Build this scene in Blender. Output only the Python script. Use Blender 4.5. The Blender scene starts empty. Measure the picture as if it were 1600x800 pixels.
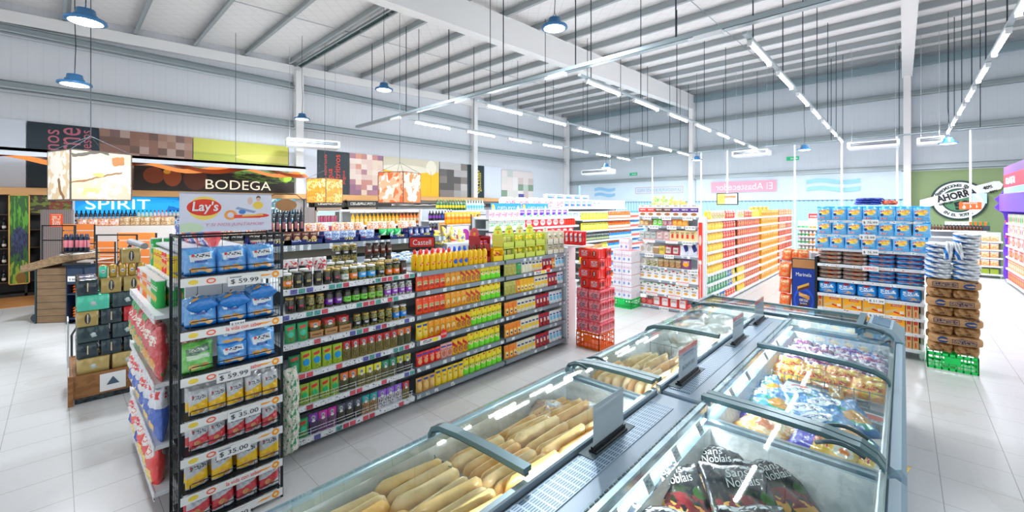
import bpy, math, random
from mathutils import Vector, Matrix
random.seed(11)
SC = bpy.context.scene
COL = SC.collection
R = math.radians
# ------------------------------------------------------------------ camera, world, exposure
cd = bpy.data.cameras.new('camera'); cam = bpy.data.objects.new('camera', cd); COL.objects.link(cam)
cam.location = (0, 0, 2.0); cam.rotation_euler = (R(90), 0, R(42.9))
cd.sensor_width = 36; cd.lens = 36 * 658 / 1600; cd.shift_x = 0; cd.shift_y = -76 / 1600
cd.clip_start = .05; cd.clip_end = 200
SC.camera = cam
SC.view_settings.view_transform = 'Standard'; SC.view_settings.look = 'None'
SC.view_settings.gamma = 1; SC.view_settings.use_curve_mapping = False
SC.view_settings.exposure = 0.86
W = bpy.data.worlds.new('daylight'); SC.world = W; W.use_nodes = True
W.node_tree.nodes['Background'].inputs[0].default_value = (.90, .95, 1, 1)
W.node_tree.nodes['Background'].inputs[1].default_value = .7
TUBE_W = 15.0      # watts of each tube's light
BAY_W = 70.0
SC.cycles.max_bounces = 8; SC.cycles.diffuse_bounces = 4; SC.cycles.glossy_bounces = 3
SC.cycles.transparent_max_bounces = 12; SC.cycles.transmission_bounces = 4
SC.cycles.sample_clamp_indirect = 4; SC.cycles.caustics_reflective = False; SC.cycles.caustics_refractive = False
SC.cycles.use_denoising = True

# ------------------------------------------------------------------ colours and materials
SAT = 1.25
def lin(c):
    if isinstance(c, str):
        c = [int(c[i:i + 2], 16) / 255 for i in (0, 2, 4)]
        g = sum(c) / 3; c = [min(1, max(0, g + (x - g) * SAT)) for x in c]
    return tuple((x / 12.92 if x <= .04045 else ((x + .055) / 1.055) ** 2.4) for x in c) + (1,)
MATS = {}
def mat(name, col, rough=.5, metal=0, emit=0, spec=.5, coat=0, alpha=None):
    if name in MATS: return MATS[name]
    m = bpy.data.materials.new(name); m.use_nodes = True
    b = m.node_tree.nodes['Principled BSDF']
    c = lin(col)
    b.inputs['Base Color'].default_value = c; b.inputs['Roughness'].default_value = rough
    b.inputs['Metallic'].default_value = metal; b.inputs['Specular IOR Level'].default_value = spec
    b.inputs['Coat Weight'].default_value = coat
    if emit: b.inputs['Emission Color'].default_value = c; b.inputs['Emission Strength'].default_value = emit
    MATS[name] = m
    return m
class NT:
    """small node helper"""
    def __init__(s, m): s.t = m.node_tree; s.n = s.t.nodes; s.l = s.t.links
    def new(s, ty, **k):
        n = s.n.new(ty)
        for a, b in k.items(): setattr(n, a, b)
        return n
    def put(s, sock, v):
        if isinstance(v, bpy.types.NodeSocket): s.l.new(v, sock)
        else: sock.default_value = v
    def math(s, op, a, b=0., c=None):
        n = s.new('ShaderNodeMath', operation=op); s.put(n.inputs[0], a); s.put(n.inputs[1], b)
        if c is not None: s.put(n.inputs[2], c)
        return n.outputs[0]
    def vm(s, op, a, b=(0, 0, 0)):
        n = s.new('ShaderNodeVectorMath', operation=op); s.put(n.inputs[0], a); s.put(n.inputs[1], b)
        return n.outputs['Value'] if op in ('LENGTH', 'DOT_PRODUCT') else n.outputs[0]
    def mix(s, f, a, b):
        n = s.new('ShaderNodeMix', data_type='RGBA'); s.put(n.inputs[0], f); s.put(n.inputs[6], a); s.put(n.inputs[7], b)
        return n.outputs[2]
    def sep(s, v):
        n = s.new('ShaderNodeSeparateXYZ'); s.l.new(v, n.inputs[0]); return n.outputs
    def noise(s, vec, scale, detail=2, rough=.5):
        n = s.new('ShaderNodeTexNoise'); s.l.new(vec, n.inputs['Vector']); n.inputs['Scale'].default_value = scale
        n.inputs['Detail'].default_value = detail; n.inputs['Roughness'].default_value = rough
        return n.outputs[0]
    def coord(s, which='Generated'):
        return s.new('ShaderNodeTexCoord').outputs[which]
def pack(name, base, shapes=(), rough=.38, metal=0, emit=0, mott=.0, spec=.5, coat=0, bump=0, warp=0):
    """printed surface: shapes laid over a base colour in the mesh's own 0..1 box, x across and z up
    e ellipse, r rectangle, s lettering-like marks inside a rectangle, d slanted rectangle, n blotches, m mosaic"""
    if name in MATS: return MATS[name]
    m = mat(name, base, rough, metal, 0, spec, coat); T = NT(m); b = T.n['Principled BSDF']
    co = T.coord(); c = lin(base)
    if warp:
        wn_ = T.new('ShaderNodeTexNoise'); T.l.new(co, wn_.inputs['Vector']); wn_.inputs['Scale'].default_value = 3.5
        co = T.vm('ADD', co, T.vm('MULTIPLY', T.vm('SUBTRACT', wn_.outputs['Color'], (.5, .5, .5)), (warp, 0, warp)))
    cur = None
    def cc(): return cur if cur is not None else c
    if mott:
        nz = T.noise(co, 5, 3); cur = T.mix(T.math('MULTIPLY', nz, mott * 2), c, tuple(min(1, x * 1.0 + .5) for x in c[:3]) + (1,))
    for sh in shapes:
        k, cx, cz, rx, rz, col = sh[:6]; ex = sh[6] if len(sh) > 6 else None
        v = T.vm('MULTIPLY', T.vm('SUBTRACT', co, (cx, 0, cz)), (1 / rx, 0, 1 / rz))
        if k == 'd':
            mp = T.new('ShaderNodeMapping'); T.l.new(T.vm('SUBTRACT', co, (cx, 0, cz)), mp.inputs[0])
            mp.inputs['Rotation'].default_value = (0, ex or .3, 0); v = T.vm('MULTIPLY', mp.outputs[0], (1 / rx, 0, 1 / rz))
        if k == 'e': msk = T.math('LESS_THAN', T.vm('LENGTH', v), 1.)
        elif k == 'n':
            msk = T.math('MULTIPLY', T.math('LESS_THAN', T.vm('LENGTH', v), 1.), T.math('GREATER_THAN', T.noise(co, ex or 8, 2), .5))
        else:
            q = T.sep(T.vm('ABSOLUTE', v)); msk = T.math('LESS_THAN', T.math('MAXIMUM', q[0], q[2]), 1.)
            if k == 's':
                nz = T.noise(T.vm('MULTIPLY', co, (1 / rx * 5, 1, 1 / rz * 1.6)), 1.0, 1)
                msk = T.math('MULTIPLY', msk, T.math('GREATER_THAN', nz, .49))
        if k == 'm':
            fl = T.new('ShaderNodeVectorMath', operation='SNAP'); T.l.new(co, fl.inputs[0]); fl.inputs[1].default_value = (ex[0], 10, ex[1])
            wn = T.new('ShaderNodeTexWhiteNoise', noise_dimensions='3D'); T.l.new(fl.outputs[0], wn.inputs[0])
            rp = T.new('ShaderNodeValToRGB'); T.l.new(wn.outputs[0], rp.inputs[0]); rp.color_ramp.interpolation = 'CONSTANT'
            cols = ex[2]; el = rp.color_ramp.elements
            while len(el) < len(cols): el.new(.5)
            for i, cl in enumerate(cols): el[i].position = i / len(cols); el[i].color = lin(cl)
            cur = T.mix(msk, cc(), rp.outputs[0]); continue
        cur = T.mix(msk, cc(), lin(col))
    if cur is not None:
        T.l.new(cur, b.inputs['Base Color'])
        if emit: T.l.new(cur, b.inputs['Emission Color'])
    if emit: b.inputs['Emission Strength'].default_value = emit
    if bump:
        bp = T.new('ShaderNodeBump'); bp.inputs['Strength'].default_value = bump; bp.inputs['Distance'].default_value = .02
        T.l.new(T.noise(T.coord('Object'), 22, 2), bp.inputs['Height']); T.l.new(bp.outputs[0], b.inputs['Normal'])
    return m
def strip_mat(name, base, tags, cell=.075, frac=.8, dens=.9):
    """a row of small shelf tags along the local x axis"""
    m = mat(name, base, .45); T = NT(m); q = T.sep(T.coord('Object')); b = T.n['Principled BSDF']
    oi = T.new('ShaderNodeObjectInfo'); u = T.math('ADD', T.math('DIVIDE', q[0], cell), T.math('FLOOR', T.math('MULTIPLY', oi.outputs['Random'], 97.))); fl = T.math('FLOOR', u); fr = T.math('FRACT', u)
    wn = T.new('ShaderNodeTexWhiteNoise', noise_dimensions='1D'); T.l.new(fl, wn.inputs['W'])
    rp = T.new('ShaderNodeValToRGB'); rp.color_ramp.interpolation = 'CONSTANT'; T.l.new(wn.outputs[0], rp.inputs[0])
    el = rp.color_ramp.elements
    while len(el) < len(tags): el.new(.5)
    for i, cl in enumerate(tags): el[i].position = i / len(tags); el[i].color = lin(cl)
    show = T.math('MULTIPLY', T.math('LESS_THAN', fr, frac), T.math('LESS_THAN', wn.outputs[0], dens))
    mk = T.math('MULTIPLY', T.math('GREATER_THAN', T.noise(T.coord('Object'), 60, 1), .64), show)
    c1 = T.mix(show, lin(base), rp.outputs[0]); c2 = T.mix(mk, c1, lin('555560'))
    T.l.new(c2, b.inputs['Base Color'])
    return m
def glass(name, tint='F2FAFA', refl=1.0, rough=.02):
    if name in MATS: return MATS[name]
    m = bpy.data.materials.new(name); m.use_nodes = True; T = NT(m); T.n.clear()
    o = T.new('ShaderNodeOutputMaterial'); tr = T.new('ShaderNodeBsdfTransparent'); gl = T.new('ShaderNodeBsdfGlossy')
    tr.inputs[0].default_value = lin(tint); gl.inputs[1].default_value = rough
    fr = T.new('ShaderNodeLayerWeight'); fr.inputs[0].default_value = .5
    ff = T.math('ADD', T.math('MULTIPLY', T.math('POWER', fr.outputs['Facing'], 3.5), .75 * refl), .03 * refl)
    mx = T.new('ShaderNodeMixShader'); T.l.new(ff, mx.inputs[0])
    T.l.new(tr.outputs[0], mx.inputs[1]); T.l.new(gl.outputs[0], mx.inputs[2]); T.l.new(mx.outputs[0], o.inputs[0])
    MATS[name] = m
    return m

# ------------------------------------------------------------------ mesh building
class MB:
    def __init__(s): s.v = []; s.f = []; s.mi = []; s.k = 0
    def slot(s, k): s.k = k; return s
    def add(s, vs, fs):
        n = len(s.v); s.v += [tuple(p) for p in vs]; s.f += [tuple(i + n for i in f) for f in fs]; s.mi += [s.k] * len(fs); return s
    def box(s, x0, x1, y0, y1, z0, z1):
        return s.add([(x, y, z) for z in (z0, z1) for y in (y0, y1) for x in (x0, x1)],
                     [(0, 2, 3, 1), (4, 5, 7, 6), (0, 1, 5, 4), (2, 6, 7, 3), (0, 4, 6, 2), (1, 3, 7, 5)])
    def cbox(s, x0, x1, y0, y1, z0, z1, c=.004):
        """box with chamfered upright edges and top edge"""
        def ring(z, e):
            a, b, p, q = x0 + e, x1 - e, y0 + e, y1 - e
            return [(a + c, p, z), (b - c, p, z), (b, p + c, z), (b, q - c, z), (b - c, q, z), (a + c, q, z), (a, q - c, z), (a, p + c, z)]
        vs = ring(z0, 0) + ring(z1 - c, 0) + ring(z1, c)
        fs = [tuple(range(7, -1, -1)), tuple(range(16, 24))]
        for k in (0, 8):
            for i in range(8): j = (i + 1) % 8; fs.append((k + i, k + j, k + 8 + j, k + 8 + i))
        return s.add(vs, fs)
    def quad(s, a, b, c, d): return s.add([a, b, c, d], [(0, 1, 2, 3)])
    def tube(s, pts, r, n=6, close=True):
        pts = [Vector(p) for p in pts]; rings = []
        for i, p in enumerate(pts):
            t = (pts[min(i + 1, len(pts) - 1)] - pts[max(i - 1, 0)]).normalized()
            a = Vector((0, 0, 1)) if abs(t.z) < .9 else Vector((1, 0, 0))
            u = t.cross(a).normalized(); w = t.cross(u)
            rings += [p + (u * math.cos(2 * math.pi * k / n) + w * math.sin(2 * math.pi * k / n)) * r for k in range(n)]
        fs = []
        for i in range(len(pts) - 1):
            for k in range(n): j = (k + 1) % n; fs.append((i * n + k, i * n + j, (i + 1) * n + j, (i + 1) * n + k))
        if close: fs += [tuple(range(n - 1, -1, -1)), tuple(range((len(pts) - 1) * n, len(pts) * n))]
        return s.add(rings, fs)
    def lathe(s, prof, n=14, cx=0, cy=0, cap=True, z0=0):
        vs = []; fs = []
        for r, z in prof: vs += [(cx + r * math.cos(2 * math.pi * k / n), cy + r * math.sin(2 * math.pi * k / n), z + z0) for k in range(n)]
        for i in range(len(prof) - 1):
            for k in range(n): j = (k + 1) % n; fs.append((i * n + k, i * n + j, (i + 1) * n + j, (i + 1) * n + k))
        if cap: fs += [tuple(range(n - 1, -1, -1)), tuple(range((len(prof) - 1) * n, len(prof) * n))]
        return s.add(vs, fs)
    def mesh(s, name, mats, smooth=False):
        me = bpy.data.meshes.new(name); me.from_pydata(s.v, [], s.f)
        for m in (mats if isinstance(mats, (list, tuple)) else [mats]): me.materials.append(m)
        for p, k in zip(me.polygons, s.mi): p.material_index = k; p.use_smooth = smooth
        if smooth == 'auto':
            pass
        me.update(); return me
def tag(o, label=None, cat=None, group=None, kind=None):
    for k, v in (('label', label), ('category', cat), ('group', group), ('kind', kind)):
        if v: o[k] = v
    return o
def ob(name, me, parent=None, loc=(0, 0, 0), rz=0, rot=None, **k):
    o = bpy.data.objects.new(name, me); COL.objects.link(o); o.location = loc
    o.rotation_euler = rot if rot else (0, 0, rz)
    if parent is not None: o.parent = parent
    return tag(o, **k)
def empty(name, label, cat, loc=(0, 0, 0), rz=0, group=None):
    return ob(name, None, None, loc, rz, label=label, cat=cat, group=group)
def struct(name, mb, m, smooth=False, parent=None):
    return ob(name, mb.mesh(name, m, smooth), parent, kind='structure')
TXT = {}
def text_mesh(s, m, width=None, height=None, depth=.002, shear=0, bold=.0):
    """lettering standing in the xz plane, facing -y, centred on the origin"""
    key = (s, m.name, width, height, shear, bold)
    if key in TXT: return TXT[key]
    cu = bpy.data.curves.new('t', 'FONT'); cu.body = s; cu.align_x = 'CENTER'; cu.align_y = 'CENTER'; cu.extrude = 0; cu.shear = shear; cu.offset = bold
    cu.resolution_u = 3; cu.space_line = .9
    o = bpy.data.objects.new('t', cu); COL.objects.link(o); bpy.context.view_layer.update()
    me = bpy.data.meshes.new_from_object(o.evaluated_get(bpy.context.evaluated_depsgraph_get()))
    bpy.data.objects.remove(o)
    xs = [v.co.x for v in me.vertices]; ys = [v.co.y for v in me.vertices]
    w = max(xs) - min(xs); h = max(ys) - min(ys); mx = (max(xs) + min(xs)) / 2; my = (max(ys) + min(ys)) / 2
    sx = (width / w) if width else height / h; sy = (height / h) if height else sx
    for v in me.vertices: v.co = Vector(((v.co.x - mx) * sx, 0, (v.co.y - my) * sy))
    me.materials.clear(); me.materials.append(m); me.name = 'lettering'
    TXT[key] = me
    return me
def lettering(s, m, parent, loc, width=None, height=None, rz=0, rot=None, **k):
    return ob('lettering', text_mesh(s, m, width, height, **k), parent, loc, rz, rot)

# ------------------------------------------------------------------ product shapes (front at y=0, facing -y, standing on z=0)
def film(w, h, d, kind, seed=0, nu=9, nv=11):
    rnd = random.Random(seed); mb = MB(); vs = []
    ph = rnd.random() * 6
    for side in (0, 1):
        for j in range(nv + 1):
            v = j / nv
            if kind == 'pouch': t = min(1, (1 - v) * 1.5) ** .75 * (1 if v > .04 else .8); ww = 1 - .05 * math.sin(math.pi * v)
            elif kind == 'bag': t = max(0, math.sin(math.pi * (.03 + .94 * v))) ** .55; ww = 1 - .07 * math.sin(math.pi * v)
            elif kind == 'slab': t = max(0, 1 - abs(2 * v - 1) ** 6) ** .6; ww = 1 - .2 * abs(2 * v - 1) ** 5
            else: t = min(1, v * 9 + .35, (1 - v) * 3.2) ** .7; ww = 1 - .03 * math.sin(math.pi * v)
            for i in range(nu + 1):
                u = i / nu; e = max(0, 1 - abs(2 * u - 1) ** (9 if kind == 'slab' else 3))
                wr = .10 * d * math.sin(u * 19 + ph + v * 7) * t * (.4 + v) * e + (.06 * d * math.sin(v * 23 + u * 9 + ph) * e * t)
                y = d / 2 + (-1 if side == 0 else 1) * (d / 2 * t * (.15 + .85 * e) * .92 + .0012) + (wr if side == 0 else 0)
                if v > .9 and kind in ('bag', 'pillow'): y += .1 * d * math.sin(u * 12 + ph)
                vs.append(((u - .5) * w * ww, y, v * h))
    n = nu + 1; N = n * (nv + 1); fs = []
    for j in range(nv):
        for i in range(nu):
            a = j * n + i
            fs.append((a, a + 1, a + n + 1, a + n)); fs.append((N + a, N + a + n, N + a + n + 1, N + a + 1))
        a = j * n; fs.append((a, a + n, N + a + n, N + a)); a += nu; fs.append((a, N + a, N + a + n, a + n))
    for i in range(nu): fs.append((i, N + i, N + i + 1, i + 1)); a = nv * n + i; fs.append((a, a + 1, N + a + 1, N + a))
    return mb.add(vs, fs)
class Pr:
    """a kind of product: mesh, parts, words"""
    def __init__(s, name, cat, desc, me, w, d, h, parts=()): s.name, s.cat, s.desc, s.me, s.w, s.d, s.h, s.parts = name, cat, desc, me, w, d, h, parts
def P_film(name, cat, desc, m, w, h, d, kind='pouch', seed=0, nu=9, nv=11, parts=()):
    return Pr(name, cat, desc, film(w, h, d, kind, seed, nu, nv).mesh(name, m, True), w, d, h, parts)
def P_box(name, cat, desc, m, w, h, d, c=.003, parts=()):
    return Pr(name, cat, desc, MB().cbox(-w / 2, w / 2, 0, d, 0, h, c).mesh(name, m), w, d, h, parts)
def P_jar(name, cat, desc, body, lid, r, h, n=14, lidh=.016):
    b = MB().lathe([(r * .93, 0), (r, .006), (r, h * .74), (r * .8, h * .86), (r * .8, h - lidh)], n, 0, r).mesh(name, body, True)
    l = MB().lathe([(r * .86, 0), (r * .88, lidh * .2), (r * .88, lidh * .9), (r * .82, lidh)], n, 0, r).mesh('lid', lid, True)
    return Pr(name, cat, desc, b, 2 * r + .004, 2 * r, h, (('lid', l, (0, 0, h - lidh)),))
def P_bottle(name, cat, desc, body, cap, r, h, n=12, neck=.3, caph=.03, shoulder=.62):
    rn = r * neck
    b = MB().lathe([(r * .9, 0), (r, .008), (r, h * shoulder), (r * .85, h * (shoulder + .08)), (rn, h * (shoulder + .2)), (rn, h - caph)], n, 0, r).mesh(name, body, True)
    l = MB().lathe([(rn * 1.15, 0), (rn * 1.15, caph * .6), (rn * .8, caph)], max(8, n - 4), 0, r).mesh('cap', cap, True)
    return Pr(name, cat, desc, b, 2 * r + .004, 2 * r, h, (('cap', l, (0, 0, h - caph)),))
def P_cans(name, cat, desc, m, nx, ny, r, h, side=.0):
    """shrink-wrapped block of cans: lobed outline, domed top edge"""
    def outline(k):
        pts = []
        W_, D_ = nx * 2 * r, ny * 2 * r
        def lobes(n, f):
            for i in range(n):
                for a in range(4): pts.append(f(i, a / 4.))
        q = .13 * r
        lobes(nx, lambda i, t: (-W_ / 2 + (i + t) * 2 * r, -q * math.sin(math.pi * t) + q))
        lobes(ny, lambda i, t: (W_ / 2 + q * math.sin(math.pi * t) - q, (i + t) * 2 * r))
        lobes(nx, lambda i, t: (W_ / 2 - (i + t) * 2 * r, D_ + q * math.sin(math.pi * t) - q))
        lobes(ny, lambda i, t: (-W_ / 2 - q * math.sin(math.pi * t) + q, D_ - (i + t) * 2 * r))
        return [((x) * k, D_ / 2 + (y - D_ / 2) * k) for x, y in pts]
    mb = MB(); vs = []; lv = [(.94, 0), (1, .008), (1, h - .012), (.93, h - .002), (.8, h)]
    for k, z in lv: vs += [(x, y, z) for x, y in outline(k)]
    n = len(vs) // len(lv); fs = []
    for i in range(len(lv) - 1):
        for k in range(n): j = (k + 1) % n; fs.append((i * n + k, i * n + j, (i + 1) * n + j, (i + 1) * n + k))
    fs += [tuple(range(n - 1, -1, -1)), tuple(range((len(lv) - 1) * n, len(lv) * n))]
    mb.add(vs, fs)
    return Pr(name, cat, desc, mb.mesh(name, m, True), nx * 2 * r, ny * 2 * r, h)
def place(p, loc, rz=0, label=None, group=None, rot=None, scale=None):
    o = ob(p.name, p.me, None, loc, rz, rot, label=label or p.desc, cat=p.cat, group=group)
    if scale: o.scale = scale if isinstance(scale, tuple) else (scale,) * 3
    for nm, me, l in p.parts: ob(nm, me, o, l)
    return o
ORD = 'first second third fourth fifth sixth seventh eighth ninth tenth eleventh twelfth thirteenth fourteenth fifteenth sixteenth seventeenth eighteenth nineteenth twentieth'.split()
ORD += ['twenty-' + x for x in ORD[:9]] + ['thirtieth'] + ['thirty-' + x for x in ORD[:9]] + ['fortieth'] + ['forty-' + x for x in ORD[:9]]
def blob(w, d, h, seed, n=10, m=8, amp=.12):
    rnd = random.Random(seed); ph = [rnd.random() * 6 for _ in range(6)]; vs = []; fs = []
    for j in range(m + 1):
        th = math.pi * j / m
        for i in range(n):
            a = 2 * math.pi * i / n
            k = 1 + amp * math.sin(3 * a + ph[0] + j) + amp * math.sin(2 * th * 2 + ph[1] + a) + amp * .6 * math.sin(5 * a + ph[2] - 2 * j)
            sx = abs(math.sin(th)) ** .7
            vs.append((w / 2 * sx * math.cos(a) * k, d / 2 + d / 2 * sx * math.sin(a) * k, h / 2 - h / 2 * math.cos(th) * (1 + .05 * k)))
    for j in range(m):
        for i in range(n): q = (i + 1) % n; fs.append((j * n + i, j * n + q, (j + 1) * n + q, (j + 1) * n + i))
    return MB().add(vs, fs)
def shelfword(i, n): return 'top' if i == 0 else 'bottom' if i == n - 1 else ORD[i]
def row(seq, unit, sw, face, a0, a1, z, axis='Y', rz=None, gap=.006, back=0, jit=.006, rows=1, deep=0, count=None, scale=1, tops=1):
    """products side by side; axis Y faces +x (or -x), axis X faces -y; seq lists (product, how many)"""
    if rz is None: rz = R(90) if axis == 'Y' else 0
    flip = axis == 'Y' and rz < 0
    p = a0; n = {}
    for pr, cnt in seq:
        w = pr.w * scale + gap
        for _ in range(cnt):
            if p + w > a1 + .001: return p
            for rr in range(rows):
                for tt in range(tops):
                    k = (pr.desc, rr, tt); n[k] = n.get(k, 0) + 1
                    dd = back + rr * (pr.d * scale + .012) + random.uniform(0, jit)
                    s = p + w / 2
                    if axis == 'Y': loc = (face + dd if flip else face - dd, s, z + tt * pr.h * scale)
                    else: loc = (s, face + dd, z + tt * pr.h * scale)
                    beh = ' behind' if rr == 1 else ' far behind' if rr else ''
                    stk = ' stacked' if tt else ''
                    lab = f"{pr.desc}{beh}{stk}, {ORD[min(n[k], 49) - 1]} from {'right' if flip else 'left'}, {sw} of {unit}"
                    place(pr, loc, rz + random.uniform(-.05, .05), lab, f"{pr.desc}s on {unit}", scale=scale if scale != 1 else None)
            p += w
    return p
# common materials
WHITE = mat('white enamel', 'E9ECEE', .4); LGREY = mat('light grey enamel', 'C6CCD0', .45); MGREY = mat('grey enamel', '8E979E', .45)
DGREY = mat('dark grey enamel', '3A4248', .5); BLACK = mat('black enamel', '0B1418', .4); STEEL = mat('galvanised steel', 'A9B4B8', .35, .6)
CREAMW = mat('cream board', 'E8E0D0', .6); CHROME = mat('polished steel', 'C8D0D4', .2, .9)
TXTDARK = mat('dark ink', '16181C', .6); TXTWHITE = mat('white ink', 'F4F4F4', .5); TXTRED = mat('red ink', 'D8341F', .5)
PAPER = mat('white card', 'F2F2F0', .6)
STRIPJ = strip_mat('promo shelf tags', 'DDE2E6', ['F4F4F4', 'EDEDED', 'D4626C', 'F4F4F4', '5F9E94', '6C6AA8', 'F0F0F0', 'C05060'], .062, .86, 1)
STRIPG = strip_mat('grey shelf rail tags', '8F989F', ['E8ECEE', 'C8D0D4', 'DDE2E6'], .11, .45, .5)
STRIPW = strip_mat('white shelf rail tags', 'D9DEE2', ['F2F2F2', 'E8E0E0', 'F6F6F6'], .10, .6, .7)
def shelving(label, loc, rz, w, dep, zs, top, strip=STRIPG, cat='shelving unit', name='shelving_unit', body=None, lip=.045, backm=None, feet=True, group=None, ends=True, deckdep=None, guards=()):
    """gondola bay: local x across 0..w, front at y=0, back panel at y=dep"""
    body = body or LGREY; backm = backm or LGREY
    t = empty(name, label, cat, loc, rz, group)
    ob('back_panel', MB().box(0, w, dep, dep + .02, .02, top).mesh('back_panel', backm), t)
    if ends:
        for x in (.02, w - .02):
            mb = MB().box(x - .018, x + .018, dep - .05, dep + .02, .0, top)
            ob('upright', mb.mesh('upright', body), t)
    for i, z in enumerate(zs):
        dd = dep if not (deckdep and i == len(zs) - 1) else deckdep
        s = ob('shelf', MB().box(.004, w - .004, .004, dd, z - .02, z).box(.004, w - .004, 0, .012, z - lip, z - .002).mesh('shelf', body), t)
        ob('price_rail', MB().box(.006, w - .006, -.004, 0, z - lip + .004, z - .004).mesh('price_rail', strip), s)
        if i in guards:
            g = MB()
            for hh in (.035, .06): g.tube([(.02, .01, z + hh), (w - .02, .01, z + hh)], .0022, 5)
            for q in range(7): xx = .03 + q * (w - .06) / 6; g.tube([(xx, .01, z - .01), (xx, .01, z + .06)], .0022, 5)
            ob('wire_guard', g.mesh('wire_guard', WHITE), s)
    if feet:
        for x in (.03, w - .03):
            ob('foot', MB().box(x - .025, x + .025, .06, dep, .03, zs[0] - .02).lathe([(.02, 0), (.02, .03)], 8, x, .1).mesh('foot', body), t)
    return t
# ================================================================== the setting
def roofz(y): return 6.50 + .042 * y            # underside of the purlins
XL, YB = -14.95, 21.0
m = mat('floor tiles', 'D8D8D6', .28, spec=.45); T = NT(m); q = T.sep(T.coord('Object'))
def line(c, ph, wd): return T.math('LESS_THAN', T.math('ABSOLUTE', T.math('SUBTRACT', T.math('FRACT', T.math('DIVIDE', T.math('ADD', c, ph), .4)), .5)), wd)
ln = T.math('MAXIMUM', line(q[0], 30.0, .0065), line(q[1], 30.33 - .2, .005))
nz = T.noise(T.coord('Object'), 1.3, 4); nz2 = T.noise(T.coord('Object'), 30, 3)
c1 = T.mix(T.math('MULTIPLY', nz2, .35), lin('CDCDCD'), lin('B2B0AD')); c1 = T.mix(T.math('MULTIPLY', T.math('GREATER_THAN', nz, .62), .25), c1, lin('B2AEA6'))
T.l.new(T.mix(T.math('MULTIPLY', ln, .75), c1, lin('77736C')), T.n['Principled BSDF'].inputs['Base Color'])
struct('floor', MB().box(XL, 12, -7, YB, -.1, 0), m)
woodf = mat('wood floor', 'B98556', .4); T = NT(woodf); q = T.sep(T.coord('Object'))
T.l.new(T.mix(T.noise(T.vm('MULTIPLY', T.coord('Object'), (8, .8, 1)), 3, 3), lin('8E5F38'), lin('D3A06E')), T.n['Principled BSDF'].inputs['Base Color'])
struct('floor_wood', MB().box(XL, -13.0, -7, 2.5, 0, .012), woodf)
# corrugated wall sheet
def sheet(name, col, col2, axis):
    m = mat(name, col, .5); T = NT(m); q = T.sep(T.coord('Object'))
    f = T.math('FRACT', T.math('MULTIPLY', q[axis], 4.0))
    T.l.new(T.mix(T.math('MULTIPLY', T.math('LESS_THAN', f, .05), .16), lin(col), lin(col2)), T.n['Principled BSDF'].inputs['Base Color'])
    bp = T.new('ShaderNodeBump'); bp.inputs['Strength'].default_value = .08; bp.inputs['Distance'].default_value = .02
    T.l.new(T.math('SINE', T.math('MULTIPLY', q[axis], 50.0)), bp.inputs['Height']); T.l.new(bp.outputs[0], T.n['Principled BSDF'].inputs['Normal'])
    return m
WL = sheet('left wall sheet', 'DDDFE3', 'B0B5BB', 1); WBk = sheet('back wall sheet', 'CCD3D9', 'A0AAB2', 0)
struct('wall_left', MB().box(XL - .1, XL, -7, YB + .1, 0, 7.6), WL)
GREEN = mat('olive green paint', '8B9B76', .6)
struct('wall_back', MB().box(XL, 12, YB, YB + .12, 3.3, 7.7).box(XL, -14.2, YB, YB + .12, 0, 3.3).box(-7.62, -7.38, YB, YB + .12, 0, 3.3), WBk)
struct('wall_back_green', MB().box(.0, 12, YB, YB + .12, 0, 3.3), GREEN)
# roof lining: white quilted sheet with fine netting
m = mat('roof lining', 'F1EFEE', .8); T = NT(m); q = T.sep(T.coord('Object'))
g1 = T.math('LESS_THAN', T.math('FRACT', T.math('MULTIPLY', T.math('ADD', q[0], q[1]), 2.6)), .035)
g2 = T.math('LESS_THAN', T.math('FRACT', T.math('MULTIPLY', T.math('SUBTRACT', q[0], T.math('MULTIPLY', q[1], .9)), 2.6)), .035)
T.l.new(T.mix(T.math('MULTIPLY', T.math('MAXIMUM', g1, g2), .35), lin('F3F1F0'), lin('A9A6A4')), T.n['Principled BSDF'].inputs['Base Color'])
bp = T.new('ShaderNodeBump'); bp.inputs['Strength'].default_value = .4; bp.inputs['Distance'].default_value = .06
T.l.new(T.noise(T.coord('Object'), 3, 2), bp.inputs['Height']); T.l.new(bp.outputs[0], T.n['Principled BSDF'].inputs['Normal'])
y0, y1 = -7, 22
struct('ceiling', MB().add([(x, y, roofz(y) + .2 + dz) for dz in (0, .08) for y in (y0, y1) for x in (XL - .1, 12)],
       [(0, 1, 3, 2), (4, 6, 7, 5), (0, 4, 5, 1), (2, 3, 7, 6), (0, 2, 6, 4), (1, 5, 7, 3)]), m)
PURL = mat('purlin steel', 'AEB4B6', .45, .3); BEAMW = mat('white painted steel', 'F0EFEE', .45); GIRT = mat('girt steel', 'B4BDC0', .45, .25)
k = 0
for i in range(-5, 16):
    y = 1.4 + 1.27 * i
    if y > 20.8: continue
    z = roofz(y); mb = MB()
    mb.box(XL, 11.9, y - .004, y + .004, z, z + .2).box(XL, 11.9, y - .07, y, z, z + .008).box(XL, 11.9, y, y + .07, z + .19, z + .198)
    for bx in (-7.5, .1):                        # bolts beside the rafters
        for q_ in (.06, .12): mb.box(bx + .35, bx + .38, y - .012, y - .004, z + q_, z + q_ + .03)
    struct('roof_purlin', mb, PURL)
for x in (-11.2, -3.8, 3.6):
    mb = MB(); mb.tube([(x, -6, roofz(-6) + .1), (x, 20.9, roofz(20.9) + .1)], .012, 5); struct('roof_sag_rod', mb, PURL)
mb = MB(); x = XL + .2                       # latticed tie under the fourth purlin
while x < 11.5: mb.box(x, x + 1.25, 5.36, 5.50, roofz(5.3) - .02, roofz(5.3) - .01); x += 1.42
struct('roof_tie_panel', mb, mat('dark tie panel', '24403F', .5))
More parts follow.
